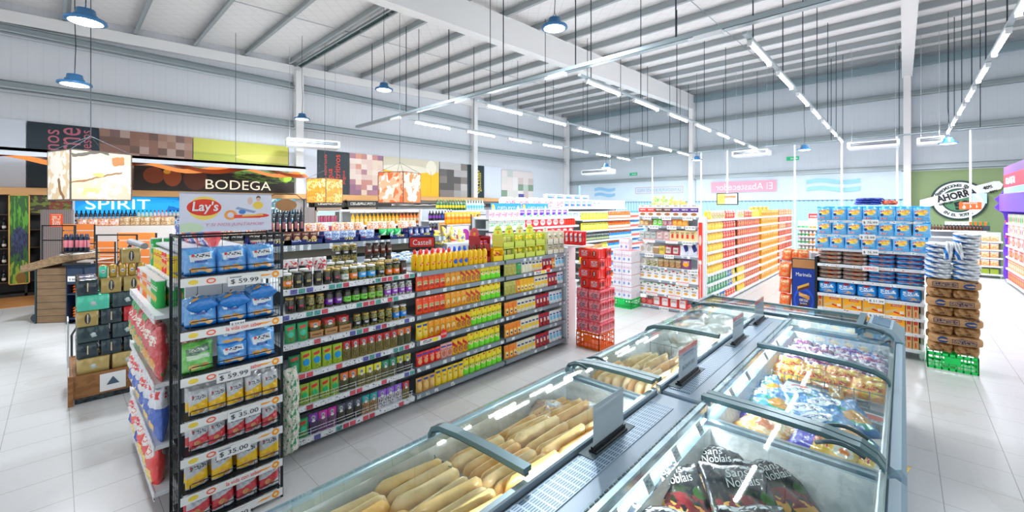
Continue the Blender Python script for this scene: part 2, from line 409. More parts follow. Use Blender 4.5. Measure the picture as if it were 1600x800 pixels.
struct('roof_tie', MB().box(XL, 11.9, 5.50, 5.54, roofz(5.3) - .06, roofz(5.3) + .1).box(XL, 11.9, 5.32, 5.36, roofz(5.3) - .06, roofz(5.3)), PURL)
def rafter(x):
    def zz(y, d): return 5.83 + .042 * y + d
    mb = MB()
    for (a, b, c, d) in ((-.14, .14, 0, .03), (-.14, .14, .66, .68), (-.12, .12, .03, .66)):
        mb.add([(x + s, y, zz(y, t)) for t in (c, d) for y in (-6.9, 20.95) for s in (a, b)], [(0, 2, 3, 1), (4, 5, 7, 6), (0, 1, 5, 4), (2, 6, 7, 3), (0, 4, 6, 2), (1, 3, 7, 5)])
    struct('roof_beam', mb, BEAMW)
for x in (-7.5, .1, 7.7): rafter(x)
for x in (-7.5, .1, 7.7): struct('column', MB().box(x - .1, x + .1, 20.68, 20.72, 0, 6.7).box(x - .1, x + .1, 20.95, 20.99, 0, 6.7).box(x - .09, x + .09, 20.72, 20.95, 0, 6.7), BEAMW)
for y in (5.45, 13.3, 20.75): struct('column', MB().box(XL + .02, XL + .28, y - .12, y + .12, 0, roofz(y) - .2), BEAMW)
# sloping gable beam and girts on the side wall
mb = MB()
mb.add([(x, y, roofz(y) - .30 + t) for t in (0, .28) for y in (-6.9, 20.9) for x in (XL, XL + .16)], [(0, 2, 3, 1), (4, 5, 7, 6), (0, 1, 5, 4), (2, 6, 7, 3), (0, 4, 6, 2), (1, 3, 7, 5)])
struct('roof_beam', mb, BEAMW)
for z in (5.95, 4.68):
    struct('trim_1', MB().box(XL, XL + .15, -6.9, 20.7, z, z + .01).box(XL + .14, XL + .15, -6.9, 20.7, z - .0, z + .05).box(XL, XL + .15, -6.9, 20.7, z + .19, z + .2).box(XL, XL + .01, -6.9, 20.7, z, z + .2).tube([(XL + .2, -6.9, z - .1), (XL + .2, 20.6, z - .1)], .012, 5), GIRT)
for z in (6.0, 4.68, 3.34):
    struct('trim_2', MB().box(XL, 11.9, YB - .15, YB, z, z + .01).box(XL, 11.9, YB - .15, YB - .14, z, z + .05).box(XL, 11.9, YB - .15, YB, z + .19, z + .2).box(XL, 11.9, YB - .01, YB, z, z + .2), GIRT)
struct('trim_3', MB().box(XL, 12, YB - .25, YB, 7.05, 7.3), mat('eave steel', '8FA0A6', .5, .3))
# glazing behind the hung tarpaulins: real glass and bars, daylight beyond
BARB = mat('pale blue mullion', 'A9CFE0', .4)
for n_, (xa, xb) in enumerate(((-14.2, -7.62), (-7.38, 0.0))):
    w_ = ob(f'window_{n_ + 1}', MB().box(xa, xb, YB + .05, YB + .06, 0, 3.3).mesh('window_glass', glass('window glass', 'E6F4FA', .6)), kind='structure')
    mb = MB(); x = xa
    while x < xb: mb.box(x, x + .05, YB, YB + .04, 0, 2.3); x += .155
    mb.box(xa, xb, YB, YB + .05, 2.26, 2.32).box(xa, xb, YB, YB + .05, 0, .1)
    ob('window_bars', mb.mesh('window_bars', BARB), w_)
m = bpy.data.materials.new('translucent tarpaulin'); m.use_nodes = True; T = NT(m); T.n.clear()
o_ = T.new('ShaderNodeOutputMaterial'); df = T.new('ShaderNodeBsdfDiffuse'); tl = T.new('ShaderNodeBsdfTranslucent'); mx = T.new('ShaderNodeMixShader'); mx.inputs[0].default_value = .45
nn = T.noise(T.coord('Object'), 1.1, 3)
cc = T.mix(nn, lin('DCE4EA'), lin('F4F6F8')); T.l.new(cc, df.inputs[0]); T.l.new(cc, tl.inputs[0]); T.l.new(df.outputs[0], mx.inputs[1]); T.l.new(tl.outputs[0], mx.inputs[2]); T.l.new(mx.outputs[0], o_.inputs[0]); TARP = m
def tarp(xa, xb, za, zb, label, mt):
    mb = MB(); n = 24
    vs = [(xa + (xb - xa) * i / n, YB - .135 - .014 * math.sin(i * 1.7) - (0 if j else .02), (za, zb)[j]) for j in (0, 1) for i in range(n + 1)]
    mb.add(vs, [(i, i + 1, n + 2 + i, n + 1 + i) for i in range(n)])
    return ob('tarpaulin', mb.mesh('tarpaulin', mt, True), label=label, cat='banner', group=None)
tp1 = tarp(-13.9, -7.7, 2.3, 3.36, 'white tarpaulin hung over the glazing left of the white column', TARP)
tp2 = tarp(-7.3, -.05, 2.3, 3.36, 'white tarpaulin with faded red sign hung between the two white columns', TARP)
PALEB = mat('faded blue print', '9CC4E0', .7); PALER = mat('faded red print', 'CDA0AE', .7); PALED = mat('faded grey print', 'A9AEBB', .7)
def flag(parent, x, z, s):
    n = 14; vs = []
    for k, (o1, o2) in enumerate(((.0, .14), (.24, .46))): pass
    mb = MB()
    for a, b in ((.30, .46), (0, .16)):
        vs = [(x + s * i / n, YB - .2, z + a + .05 * math.sin(i * .45)) for i in range(n + 1)] + [(x + s * i / n, YB - .2, z + b + .05 * math.sin(i * .45)) for i in range(n + 1)]
        mb.add(vs, [(i, i + 1, n + 2 + i, n + 1 + i) for i in range(n)])
    ob('faded_print', mb.mesh('faded_print', PALEB), parent)
flag(tp1, -12.9, 2.62, 1.3); flag(tp2, -2.9, 2.65, 1.7)
ob('red_panel', MB().box(-6.6, -3.95, YB - .2, YB - .195, 2.68, 3.18).mesh('red_panel', PALER), tp2)
t_ = lettering('El Abastecedor', mat('pale print', 'E4DCE2', .7), tp2, (-5.25, YB - .21, 2.93), 2.3, .3); t_.scale = (-1, 1, 1)
fr = MB()
for (a, b, c, d) in ((-10.4, -7.9, 2.72, 2.74), (-10.4, -7.9, 3.02, 3.04), (-10.4, -10.38, 2.72, 3.04), (-7.92, -7.9, 2.72, 3.04)): fr.box(a, b, YB - .2, YB - .195, c, d)
ob('printed_frame', fr.mesh('printed_frame', PALER), tp1)
t_ = lettering('LA PASION POR BUENOS VINOS', PALED, tp1, (-9.15, YB - .21, 2.88), 2.3, .16); t_.scale = (-1, 1, 1)

# ------------------------------------------------------------------ wall banners above the liquor cabinets
def banner(y0, y1, z0, z1, m, label, x=-14.88, name='wall_banner', cat='banner', dx=.02):
    o = ob(name, MB().box(0, y1 - y0, 0, dx, 0, z1 - z0).mesh(name, m), None, (x + dx, y0, z0), R(90), label=label, cat=cat)
    return o
INKD = mat('near black teal print', '10262E', .45)
WPAN = mat('white wall panel', 'DDE2EA', .5)
banner(-6.8, -.52, 2.46, 4.0, WPAN, 'plain white wall panel left of the dark meat banner')
b1 = banner(-.5, .69, 2.46, 4.0, INKD, 'black wall banner with vertical pink lettering above the wine corner')
PINKT = mat('dusty pink print', 'B8707C', .6); REDT = mat('orange red print', 'E0503A', .6); YELT = mat('yellow print', 'E8D24A', .6)
def vtext(s, m, parent, along, z, hgt, length):       # lettering turned to read upwards; local x along the banner
    o = ob('lettering', text_mesh(s, m, length, hgt), parent, (along, -.004, z), rot=(0, -R(90), 0)); return o
vtext('vinos', PINKT, b1, .38, 1.02, .26, .75); vtext('carne', PINKT, b1, .72, .98, .3, 1.0); vtext('quesos', PINKT, b1, 1.02, 1.1, .2, .7)
banner(.70, 2.6, 2.46, 4.0, pack('brown mosaic print', '8E7468', [('m', .5, .5, .6, .6, 'FFFFFF', (1 / 10, 1 / 8, ['8A6A5E', '96786A', 'A58A7C', '7C6460', 'B09A90', '6E5850', '9C7C6A']))], .6), 'wall banner printed with brown square blocks beside the black banner')
banner(2.62, 5.15, 2.46, 4.0, pack('vineyard print', 'A8B060', [('r', .5, .9, .6, .16, 'C6C46A'), ('e', .2, .5, .7, .2, 'B4B860'), ('e', .8, .45, .6, .1, '7E9A4A'), ('s', .5, .25, .5, .25, '8C9A44'), ('e', .9, .7, .5, .08, 'D2CC7C')], .6), 'wall banner with a yellow green vineyard landscape above the lit cellar sign')
banner(5.17, 6.08, 2.46, 4.0, WPAN, 'white wall panel beside the column, left of the red lettered banner')
b2 = banner(6.1, 7.22, 2.46, 4.0, INKD, 'black wall banner with vertical red drink lettering')
vtext('agua saborizada', REDT, b2, .28, .85, .13, 1.1); vtext('agua', REDT, b2, .48, .66, .19, .5); vtext('nutritivos', REDT, b2, .7, .85, .2, 1.15); vtext('jugos', REDT, b2, .94, .62, .13, .5)
banner(7.26, 8.6, 2.46, 4.0, pack('pink mosaic print', 'D8B8B4', [('m', .5, .5, .6, .6, 'FFFFFF', (1 / 6, 1 / 8, ['E6CFC6', 'B48E98', 'D9A594', 'EAD9C8', '9C7C90', 'F0E2D8', 'C89890']))], .6), 'wall banner printed with pink and beige square blocks')
banner(8.62, 11.3, 2.46, 4.0, pack('beer print', 'EDBE3A', [('r', .5, .9, .6, .22, 'D9D2BE'), ('e', .4, .72, .45, .1, 'EFE9D8'), ('e', .85, .8, .1, .2, 'F4EEDC'), ('r', .84, .4, .006, .3, 'D8A528')], .6), 'wall banner showing yellow beer with a white head of foam')
banner(11.35, 12.94, 2.46, 4.0, pack('grey mosaic print', '77706E', [('m', .5, .5, .6, .6, 'FFFFFF', (1 / 4, 1 / 5, ['6C6866', 'A8A6A6', 'C4C2C0', '86807C', '5C5856', 'B8B4B2']))], .6), 'wall banner printed with grey square blocks')
b3 = banner(12.96, 14.0, 2.46, 4.0, INKD, 'black wall banner with vertical yellow beer lettering')
vtext('agua saborizada', YELT, b3, .25, .9, .12, 1.15); vtext('agua', YELT, b3, .43, .8, .12, .5); vtext('cervezas', YELT, b3, .63, .75, .2, 1.1); vtext('gaseosas', YELT, b3, .82, .75, .13, .9)
banner(14.02, 15.2, 2.46, 4.0, WPAN, 'white wall panel beyond the yellow lettered banner')
banner(15.22, 17.7, 2.2, 3.9, pack('pastel mosaic print', 'D6D2CE', [('m', .5, .5, .6, .6, 'FFFFFF', (1 / 6, 1 / 5, ['DCD8D2', 'D9AFA6', 'C6CCC4', 'E4DAD6', 'E8E4E0', '8A9C88', 'D2C4C0'])), ('r', .6, .2, .09, .1, '5A5890')], .6), 'pastel wall banner of square blocks, last one before the corner')
OAKB = mat('tan wood band', 'C9A274', .55)
struct('trim_4', MB().box(XL, -14.35, -6.9, 14.6, 2.28, 2.44), OAKB)
struct('trim_5', MB().box(XL, -14.45, 6.0, 14.6, 1.98, 2.28), mat('taupe soffit', '7E7872', .6))
bod = ob('cellar_sign', MB().box(0, 3.84, 0, .05, 0, .62).mesh('cellar_sign', pack('cellar sign print', '1E1712', [('e', .1, .62, .055, .34, '7A3F22'), ('e', .2, .6, .05, .42, '8C4A26'), ('e', .33, .55, .07, .5, '5A2E1E'), ('e', .17, .8, .02, .1, 'D8A040'), ('n', .8, .8, .25, .35, '4E6A2A', 14), ('e', .93, .78, .05, .22, '8EA83A')], .5)),
         None, (-14.3, 1.3, 2.45), R(90), label='dark cellar sign with large white BODEGA lettering above the shelves', cat='sign')
lettering('BODEGA', mat('cream sign letters', 'F6ECD8', .5, emit=.25), bod, (2.32, -.02, .2), 1.66, .27)
# copper wave canopy
cn = empty('wave_canopy', 'long white canopy edge with a copper wave ribbon above the wine corner', 'canopy', (-12.5, -5, 2.95))
ob('roof_slab', MB().box(-1.6, 0, 0, 9.8, .14, .2).mesh('roof_slab', WHITE), cn)
ob('fascia', MB().box(-.03, .0, 0, 9.8, .05, .2).mesh('fascia', mat('canopy grey', 'D4D8DC', .5)), cn)
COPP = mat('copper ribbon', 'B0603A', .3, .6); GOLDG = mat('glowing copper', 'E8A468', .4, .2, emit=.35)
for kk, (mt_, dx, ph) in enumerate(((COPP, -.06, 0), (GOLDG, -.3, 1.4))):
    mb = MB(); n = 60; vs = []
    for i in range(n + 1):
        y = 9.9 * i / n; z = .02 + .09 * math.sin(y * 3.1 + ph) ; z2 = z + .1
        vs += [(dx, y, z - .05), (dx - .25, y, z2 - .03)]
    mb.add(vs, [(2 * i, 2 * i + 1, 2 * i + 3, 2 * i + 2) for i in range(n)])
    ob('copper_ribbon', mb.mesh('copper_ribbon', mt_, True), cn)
mb = MB(); mb.tube([(-.5, 8.2, .2), (-.5, 8.2, roofz(3.2) - 2.95)], .006, 4).tube([(-.5, 3, .2), (-.5, 3, roofz(-2) - 2.95)], .006, 4)
ob('hanging_wire', mb.mesh('hanging_wire', DGREY), cn)

# ------------------------------------------------------------------ light rails with tubes
TUBEM = mat('lit tube', 'F4FAFF', .4, emit=48); RAILM = mat('galvanised rail', 'A8B3B7', .4, .4); RODM = mat('black rod', '1A2630', .5)
RX = [1.0, -1.57, -4.22, -6.87, -9.65]; RN = ['rail over the right aisle', 'rail over the blue cookie display', 'rail over the grocery display', 'rail over the middle aisles', 'rail nearest the banner wall']
housing = MB().cbox(-.035, .035, 0, 1.2, .045, .085, .008).box(-.03, .03, 0, .03, 0, .05).box(-.03, .03, 1.17, 1.2, 0, .05).mesh('housing', WHITE)
tubeme = MB().tube([(0, .03, .03), (0, 1.17, .03)], .019, 8).mesh('tube', TUBEM, True)
for ri, x in enumerate(RX):
    t = empty('light_rail', f'galvanised {RN[ri]}, hung on thin black rods', 'light rail', (x, 6.3, 4.34), group=None)
    ob('rail', MB().box(-.03, .03, 0, 12.5, 0, .035).mesh('rail', RAILM), t)
    mb = None
    for j in range(7):
        y = .35 + j * 2.0; xx = .02
        top = roofz(6.3 + y) + .05 - 4.34
        ob('suspension_rod', MB().tube([(xx, y, .03), (xx, y, top)], .009, 5).mesh('suspension_rod', RODM), t)
    for j in range(7):
        o = ob('tube_light', housing, None, (x, 6.55 + 1.82 * j, 4.255), label=f'white fluorescent tube light, {ORD[j]} along the {RN[ri]}', cat='light', group='tube lights')
        ob('tube', tubeme, o)
        ld = bpy.data.lights.new('tube_glow', 'AREA'); ld.shape = 'RECTANGLE'; ld.size = .05; ld.size_y = 1.15; ld.energy = TUBE_W; ld.color = (.93, .97, 1)
        lo = bpy.data.objects.new('tube_glow', ld); COL.objects.link(lo); lo.parent = o; lo.location = (0, .6, .005)
def tray(name, label, xa, xb, y, z, w=.12, h=.07):
    t = empty(name, label, 'cable tray', (xa, y, z))
    ob('channel', MB().box(0, xb - xa, -w / 2, w / 2, 0, .006).box(0, xb - xa, -w / 2, -w / 2 + .005, 0, h).box(0, xb - xa, w / 2 - .005, w / 2, 0, h).mesh('channel', RAILM), t)
    x = .9
    while x < xb - xa:
        ob('suspension_rod', MB().tube([(x, 0, .03), (x, 0, roofz(y) + .05 - z)], .011, 5).mesh('suspension_rod', RODM), t); x += 1.8
    return t
tray('cable_tray', 'galvanised cable tray crossing above the near ends of the light rails', -12.4, 4.5, 6.3, 4.46)
tray('cable_tray', 'thin cable tray crossing above the far ends of the light rails', -10, 4.5, 18.9, 4.36, .07, .05)
WPL = mat('white plastic', 'EEF0F2', .4)
for i, x in enumerate(RX):
    ob('junction_box', MB().cbox(-.2, .2, -.05, .05, 0, .07, .01).cbox(-.27, -.2, -.03, .03, .01, .06, .005).mesh('junction_box', WPL), None, (x - .45, 6.24, 4.385), label=f'white junction box under the near cable tray beside the {RN[i]}', cat='junction box', group=None)
# rods without rail between
# ------------------------------------------------------------------ high bay lamps
BAYM = mat('blue grey lamp housing', '4F7FA8', .35, .3); BAYL = mat('lamp lens', 'F4FAFF', .4, emit=9)
bh = MB().lathe([(.07, .16), (.09, .155), (.1, .09), (.115, .085), (.12, .04), (.2, .03), (.205, .0), (.17, -.005)][::-1], 20).tube([(0, 0, .15), (.03, 0, .2), (0, 0, .235), (-.03, 0, .2), (0, 0, .15)], .007, 5).mesh('housing', BAYM, True)
bl = MB().lathe([(.17, -.004), (.12, -.012), (.001, -.014)], 20, cap=False).mesh('lens', BAYL, True)
for i, (x, y, z, wh) in enumerate([(-7.53, .23, 4.33, 'nearest to the banner wall corner of the frame, largest lit'), (-9.5, .17, 3.92, 'above the bread cube'), (-12.5, 4.7, 4.5, 'beside the side wall column'), (-8.85, 5.15, 4.73, 'left of the long white rafter'), (-4.0, 5.28, 4.8, 'in front of the white rafter'),
        (-9.3, 15.9, 3.7, 'smallest, by the far corner'), (-6.1, 17.5, 3.9, 'beside the far white column'), (-2.4, 16.8, 3.9, 'beside the green exit sign'), (.9, 16.6, 3.75, 'near the green wall')]):
    if i == 0: wh = 'largest, above the wine corner'
    o = ob('high_bay_lamp', bh, None, (x, y, z), label=f'round blue-rimmed high bay lamp {wh}', cat='lamp', group=None)
    ob('lens', bl, o)
    pts = [(0, 0, .23), (.015, .01, .6), (-.01, 0, 1.0), (.0, 0, (roofz(y) + .17 if i else 5.83) - z)]
    ob('wire', MB().tube(pts, .006, 5).mesh('wire', RODM), o)
    ld = bpy.data.lights.new('bay_glow', 'AREA'); ld.shape = 'DISK'; ld.size = .3; ld.energy = BAY_W; ld.color = (.85, .93, 1)
    lo = bpy.data.objects.new('bay_glow', ld); COL.objects.link(lo); lo.parent = o; lo.location = (0, 0, -.03)
# ------------------------------------------------------------------ hanging picture cubes
def cube_lantern(loc, rz, label, m1, m2):
    s = .35; t = empty('picture_cube', label, 'hanging lantern', loc, rz)
    f = MB()
    for a in (-s, s):
        for b in (-s, s): f.box(a - .008, a + .008, b - .008, b + .008, 0, .72)
    for z in (0, .72):
        for a in (-s, s): f.box(-s, s, a - .008, a + .008, z - .008, z + .008).box(a - .008, a + .008, -s, s, z - .008, z + .008)
    ob('frame', f.mesh('frame', mat('dark bronze edge', '5C5148', .5)), t)
    for k_, (a, mm) in enumerate(((R(90), m1), (0, m2), (R(-90), m1), (R(180), m2))):
        o = ob('picture_panel', MB().box(-s + .008, s - .008, -.008, 0, .008, .712).mesh('picture_panel', mm), t, (math.sin(a) * (s - .002), -math.cos(a) * (s - .002), 0), a)
    h = MB(); top = roofz(loc[1]) + .2 - loc[2]
    for a in (-s, s):
        for b in (-s, s): h.tube([(a, b, .72), (0, 0, .98)], .004, 4)
    h.tube([(0, 0, .98), (0, 0, top)], .006, 4)
    ob('hanging_wire', h.mesh('hanging_wire', DGREY), t)
RAV1 = pack('raviolo picture', 'C8BCA8', [('e', .5, .62, .75, .2, 'DCD2C0', ), ('d', .35, .44, .5, .02, '8A6A48', .3), ('e', .3, .15, .16, .12, 'E6C88C'), ('e', .42, .52, .1, .06, 'E0B878'), ('d', .78, .85, .1, .09, 'A87850', .3), ('d', .3, .95, .3, .04, '5C5850', .2), ('e', .8, .4, .25, .1, 'F8E8C0'), ('n', .6, .2, .5, .2, 'EEE6D8', 6)], .4, emit=.08, warp=.22)
RAV2 = pack('dough picture', 'F6F0E6', [('n', .5, .5, .6, .6, 'E0CBA8', 4), ('d', .6, .2, .05, .25, '8A6A48', .6), ('e', .4, .7, .3, .2, 'F4EEE4')], .4, emit=.12, warp=.2)
BRD1 = pack('bread picture', 'E2A860', [('e', .25, .7, .3, .22, 'F0C88C'), ('e', .7, .25, .35, .2, 'F2CE94'), ('d', .5, .5, .5, .12, 'D89848', .4), ('e', .8, .8, .25, .2, 'F4D8A4'), ('n', .5, .5, .7, .7, 'C88A44', 9)], .4, emit=.2, warp=.12)
HAM1 = pack('cold cut picture', 'D86A3C', [('e', .25, .5, .24, .42, 'FBEEE0'), ('e', .22, .45, .1, .15, 'E89068'), ('e', .7, .35, .24, .3, 'F6DCCB'), ('e', .72, .3, .1, .2, 'D87850'), ('d', .7, .8, .3, .06, 'F4D8C4', .5), ('n', .5, .5, .6, .6, 'F0B090', 4)], .4, emit=.15, warp=.3)
HAM2 = pack('fillet picture', 'E07848', [('d', .3, .5, .12, .45, 'FAE6DA', .3), ('d', .7, .5, .1, .5, 'F4D0BC', -.4), ('e', .5, .15, .3, .12, 'F4E2D4'), ('n', .5, .7, .6, .4, 'F4D0B8', 4)], .4, emit=.15, warp=.3)
cube_lantern((-9.135, .334, 2.11), R(18.5), 'largest hanging cube with lit filled pasta pictures beside the wine corner', RAV1, RAV2)
cube_lantern((-12.87, 5.5, 2.14), R(25), 'hanging cube with bread roll pictures beside the red lettered banner', BRD1, BRD1)
cube_lantern((-8.93, 5.62, 2.11), R(22), 'hanging cube with orange cold cut pictures in front of the beer banner', HAM2, HAM1)
# ------------------------------------------------------------------ air conditioners, television, exit signs, poles
def aircon(loc, w, rz, label):
    t = empty('air_conditioner', label, 'air conditioner', loc, rz)
    ob('casing', MB().cbox(0, w, 0, .65, .03, .22, .02).cbox(.03, w - .03, .02, .62, 0, .03, .008).mesh('casing', WPL), t)
    ob('air_slot', MB().box(.08, w - .08, -.006, 0, .08, .17).mesh('air_slot', DGREY), t)
    ob('louvre', MB().box(.09, w - .09, -.012, -.004, .11, .118).box(.09, w - .09, -.012, -.004, .135, .143).mesh('louvre', LGREY), t)
    ob('hanging_rod', MB().tube([(.1, .3, .22), (.1, .3, roofz(loc[1]) + .2 - loc[2])], .006, 4).tube([(w - .1, .3, .22), (w - .1, .3, roofz(loc[1]) + .2 - loc[2])], .006, 4).mesh('hanging_rod', LGREY), t)
aircon((-13.4, 4.6, 3.86), 1.5, R(75), 'white ceiling air conditioner beside the side wall column')
aircon((-4.95, 18, 3.98), 1.25, 0, 'white ceiling air conditioner above the television')
aircon((-1.38, 18, 3.95), 1.3, 0, 'white ceiling air conditioner left of the far white column')
aircon((.30, 17.9, 3.92), .6, 0, 'short white ceiling air conditioner right of the far white column')
aircon((-11.3, 17, 3.55), 1.5, 0, 'white ceiling air conditioner near the far corner')
tv = empty('television', 'hanging television with a black frame above the far shelves', 'television', (-5.32, 18.75, 2.10)); tv.scale = (1.33, 1, 1.33)
ob('screen_frame', MB().cbox(-.31, .31, 0, .05, 0, .37, .006).mesh('screen_frame', BLACK), tv)
ob('screen', MB().box(-.28, .28, -.004, 0, .03, .34).mesh('screen', pack('tv picture', 'E8E4E0', [('r', .2, .5, .2, .5, 'E8D860'), ('r', .65, .7, .3, .14, 'E86850'), ('r', .65, .35, .3, .14, 'F0A0A0'), ('s', .25, .5, .18, .3, '8A6830'), ('e', .6, .5, .2, .1, 'FFFFFF')], .3, emit=.7)), tv)
ob('pole', MB().tube([(0, .03, .37), (0, .03, 1.70)], .025, 8).mesh('pole', WHITE), tv)
EXG = mat('exit green', '2E9A70', .5, emit=.2)
for x, z, wh in ((-10.6, 3.78, 'left of the far column'), (-3.4, 4.05, 'between the two far columns')):
    s_ = ob('exit_sign', MB().box(-.22, .22, 0, .02, -.08, .08).mesh('exit_sign', EXG), None, (x, YB - .04, z), label=f'small green exit sign high on the back wall {wh}', cat='sign')
    lettering('SALIDA', TXTWHITE, s_, (.05, -.004, 0), .26, .08)
for i, (px_x) in enumerate((-8.6, -6.4, -3.0, -1.6, -.15, 1.5)):
    o = ob('white_pole', MB().tube([(0, 0, 0), (0, 0, 4.36)], .028, 8).mesh('white_pole', WHITE), None, (px_x, 18.9, 0), label=f'white service pole, {ORD[i]} from the far corner, rising to the far tray', cat='pole', group='service poles')
# ================================================================== product kinds
def glassbody(name, food, label, z0=.22, z1=.62, mark='FFFFFF', extra=()):
    return pack(name, food, [('n', .5, .5, .8, .8, '3E3A1E' if food != '2A2018' else '4A3826', 9), ('r', .5, (z0 + z1) / 2, .6, (z1 - z0) / 2, label), ('s', .5, (z0 + z1) / 2 + .04, .26, (z1 - z0) * .22, mark)] + list(extra), .15, coat=.6)
LIDW = mat('white lid', 'EDEDEA', .4); LIDG = mat('gold lid', 'B59B5C', .3, .5); LIDB = mat('black lid', '15181A', .35); LIDS = mat('silver lid', 'C9CDCC', .25, .6); LIDGR = mat('green lid', '2F5A36', .4)
def jar(desc, food, label, lid, r=.036, h=.125, mark='FFFFFF', z0=.2, z1=.62, name='jar'):
    return P_jar(name, 'jar', desc, glassbody(desc + ' glass', food, label, z0, z1, mark), lid, r, h)
J = dict(
 blk=jar('black-labelled olive jar', '3A3222', '14181A', LIDB, mark='D8C070'), blk2=jar('dark olive jar', '2E2A18', '1A1C1C', LIDG, mark='D0302C'),
 org=jar('orange-labelled olive jar', '7E7A38', 'F08428', LIDW), org2=jar('orange-labelled pickle jar', '6E6A30', 'EE7A22', LIDB, h=.12),
 blue=jar('sky-blue labelled olive jar', '8C8A4C', '49A9E0', LIDW, r=.042), grn=jar('white and green labelled jar', '8A8A50', 'F0F0EC', LIDW, mark='3E8A4A'),
 ol=jar('green olive jar with dark label', '8A8640', '22241E', LIDG), ol2=jar('green olive jar with gold lid', '9A9450', '2A2A20', LIDG, mark='D8B040', z0=.3, z1=.5),
 red=jar('dark red pepper jar', '3A1A14', '581C18', LIDB, h=.135), pur=jar('purple-labelled black jar', '241C28', '7A2E9A', LIDB, h=.13),
 lime=jar('lime-labelled jar', '2A3420', '86D05A', LIDB, mark='203018'), lime2=jar('lime-labelled olive jar', '8C8A48', '96CC62', LIDG, mark='203018'),
 lil=jar('lilac-labelled garlic jar', 'D8D4D0', '9A52B4', LIDS), pnk=jar('pink-labelled onion jar', 'E0D4D0', 'E0649A', LIDS),
 sky=jar('blue-labelled pepper jar', 'B8A040', '2E8AD8', LIDW, h=.135), wide=jar('wide green olive jar', '8E8A4A', '262820', LIDG, r=.042, h=.13))
def stand(desc, base, shapes, w=.078, h=.17, d=.045, seed=0, name='pouch', kind='pouch', rough=.32, mott=0):
    return P_film(name, 'pouch', desc, pack(desc + ' film', base, shapes, rough, mott=mott, spec=.6), w, h, d, kind, seed)
def sachet(desc, win, top, mark='E8E8E0', w=.075, h=.165, seed=1, band=None):
    sh = [('n', .5, .35, .42, .34, '4A4426', 10), ('r', .5, .82, .5, .18, top), ('e', .5, .8, .22, .10, 'C9CDD2'), ('s', .5, .8, .18, .05, '24262A'), ('e', .5, .64, .2, .06, mark)]
    return stand(desc, win, sh, w, h, .032, seed, 'spice_sachet')
S = dict(
 gr=stand('green spice pouch', '2E9A60', [('n', .5, .35, .35, .3, '8A7A3A', 10), ('d', .5, .78, .28, .07, 'C83A34', .1), ('e', .5, .45, .26, .15, '47C0A0')], .085, .15, seed=2, name='spice_pouch'),
 lime=stand('lime oregano pouch', 'A8C23C', [('e', .5, .45, .34, .17, '2F9AD2'), ('d', .5, .78, .3, .07, 'C83A34', .1), ('n', .5, .15, .4, .12, '7E8A2A', 9)], .085, .165, seed=3, name='spice_pouch'),
 lime2=stand('lime herb pouch', '9CB848', [('e', .5, .45, .3, .15, '36B070'), ('d', .5, .78, .3, .07, 'C83A34', .1), ('n', .5, .2, .4, .15, '6E6A34', 9)], .08, .165, seed=4, name='spice_pouch'),
 dkg=stand('dark green spice pouch', '1E7A4C', [('d', .5, .8, .3, .07, 'C83A34', .1), ('e', .5, .45, .3, .18, '2FA070')], .09, .15, seed=5, name='spice_pouch'),
 rs=sachet('red-topped spice sachet', '8A7A40', 'B83838'), os=sachet('orange-topped herb sachet', '4E5230', 'D8783C', seed=2), ys=sachet('yellow-topped spice sachet', '8C8248', 'E4DC4A', seed=3),
 gs=sachet('green-topped spice sachet', '6E6E44', '2F8A66', seed=4), ds=sachet('dark sachet with yellow frame', '2A2A2E', 'B8B83A', seed=5), ps=sachet('purple spice sachet', '4A2E6E', '8A4AB0', seed=6),
 ms=sachet('magenta spice sachet', '8A5A90', 'C83CA4', seed=7), bs=sachet('black spice sachet', '2A2C34', '50545E', seed=8), ts=sachet('teal-topped spice sachet', 'C09A70', '1FA0A0', seed=9),
 ws=sachet('white and purple rice sachet', 'E6E2EA', '9A6ACB', seed=10, w=.085), red=stand('red soup pouch', 'D83428', [('r', .5, .8, .4, .06, '2A4A9A'), ('e', .5, .35, .3, .2, 'E8B080'), ('s', .5, .6, .35, .05, 'F0E0D0')], .08, .14, seed=6, name='soup_pouch'),
 ps2=stand('pale pink soup pouch', 'E8B4A8', [('r', .5, .8, .4, .05, '4A4A9A'), ('e', .5, .35, .3, .2, 'C87858'), ('s', .5, .6, .35, .05, '8A3A3A')], .08, .155, seed=7, name='soup_pouch'),
 tan=stand('tan soup pouch with blue badge', 'D8AC64', [('r', .5, .82, .34, .06, '2A4A9A'), ('e', .5, .45, .34, .25, 'EBCB8C')], .08, .15, seed=8, name='soup_pouch'))
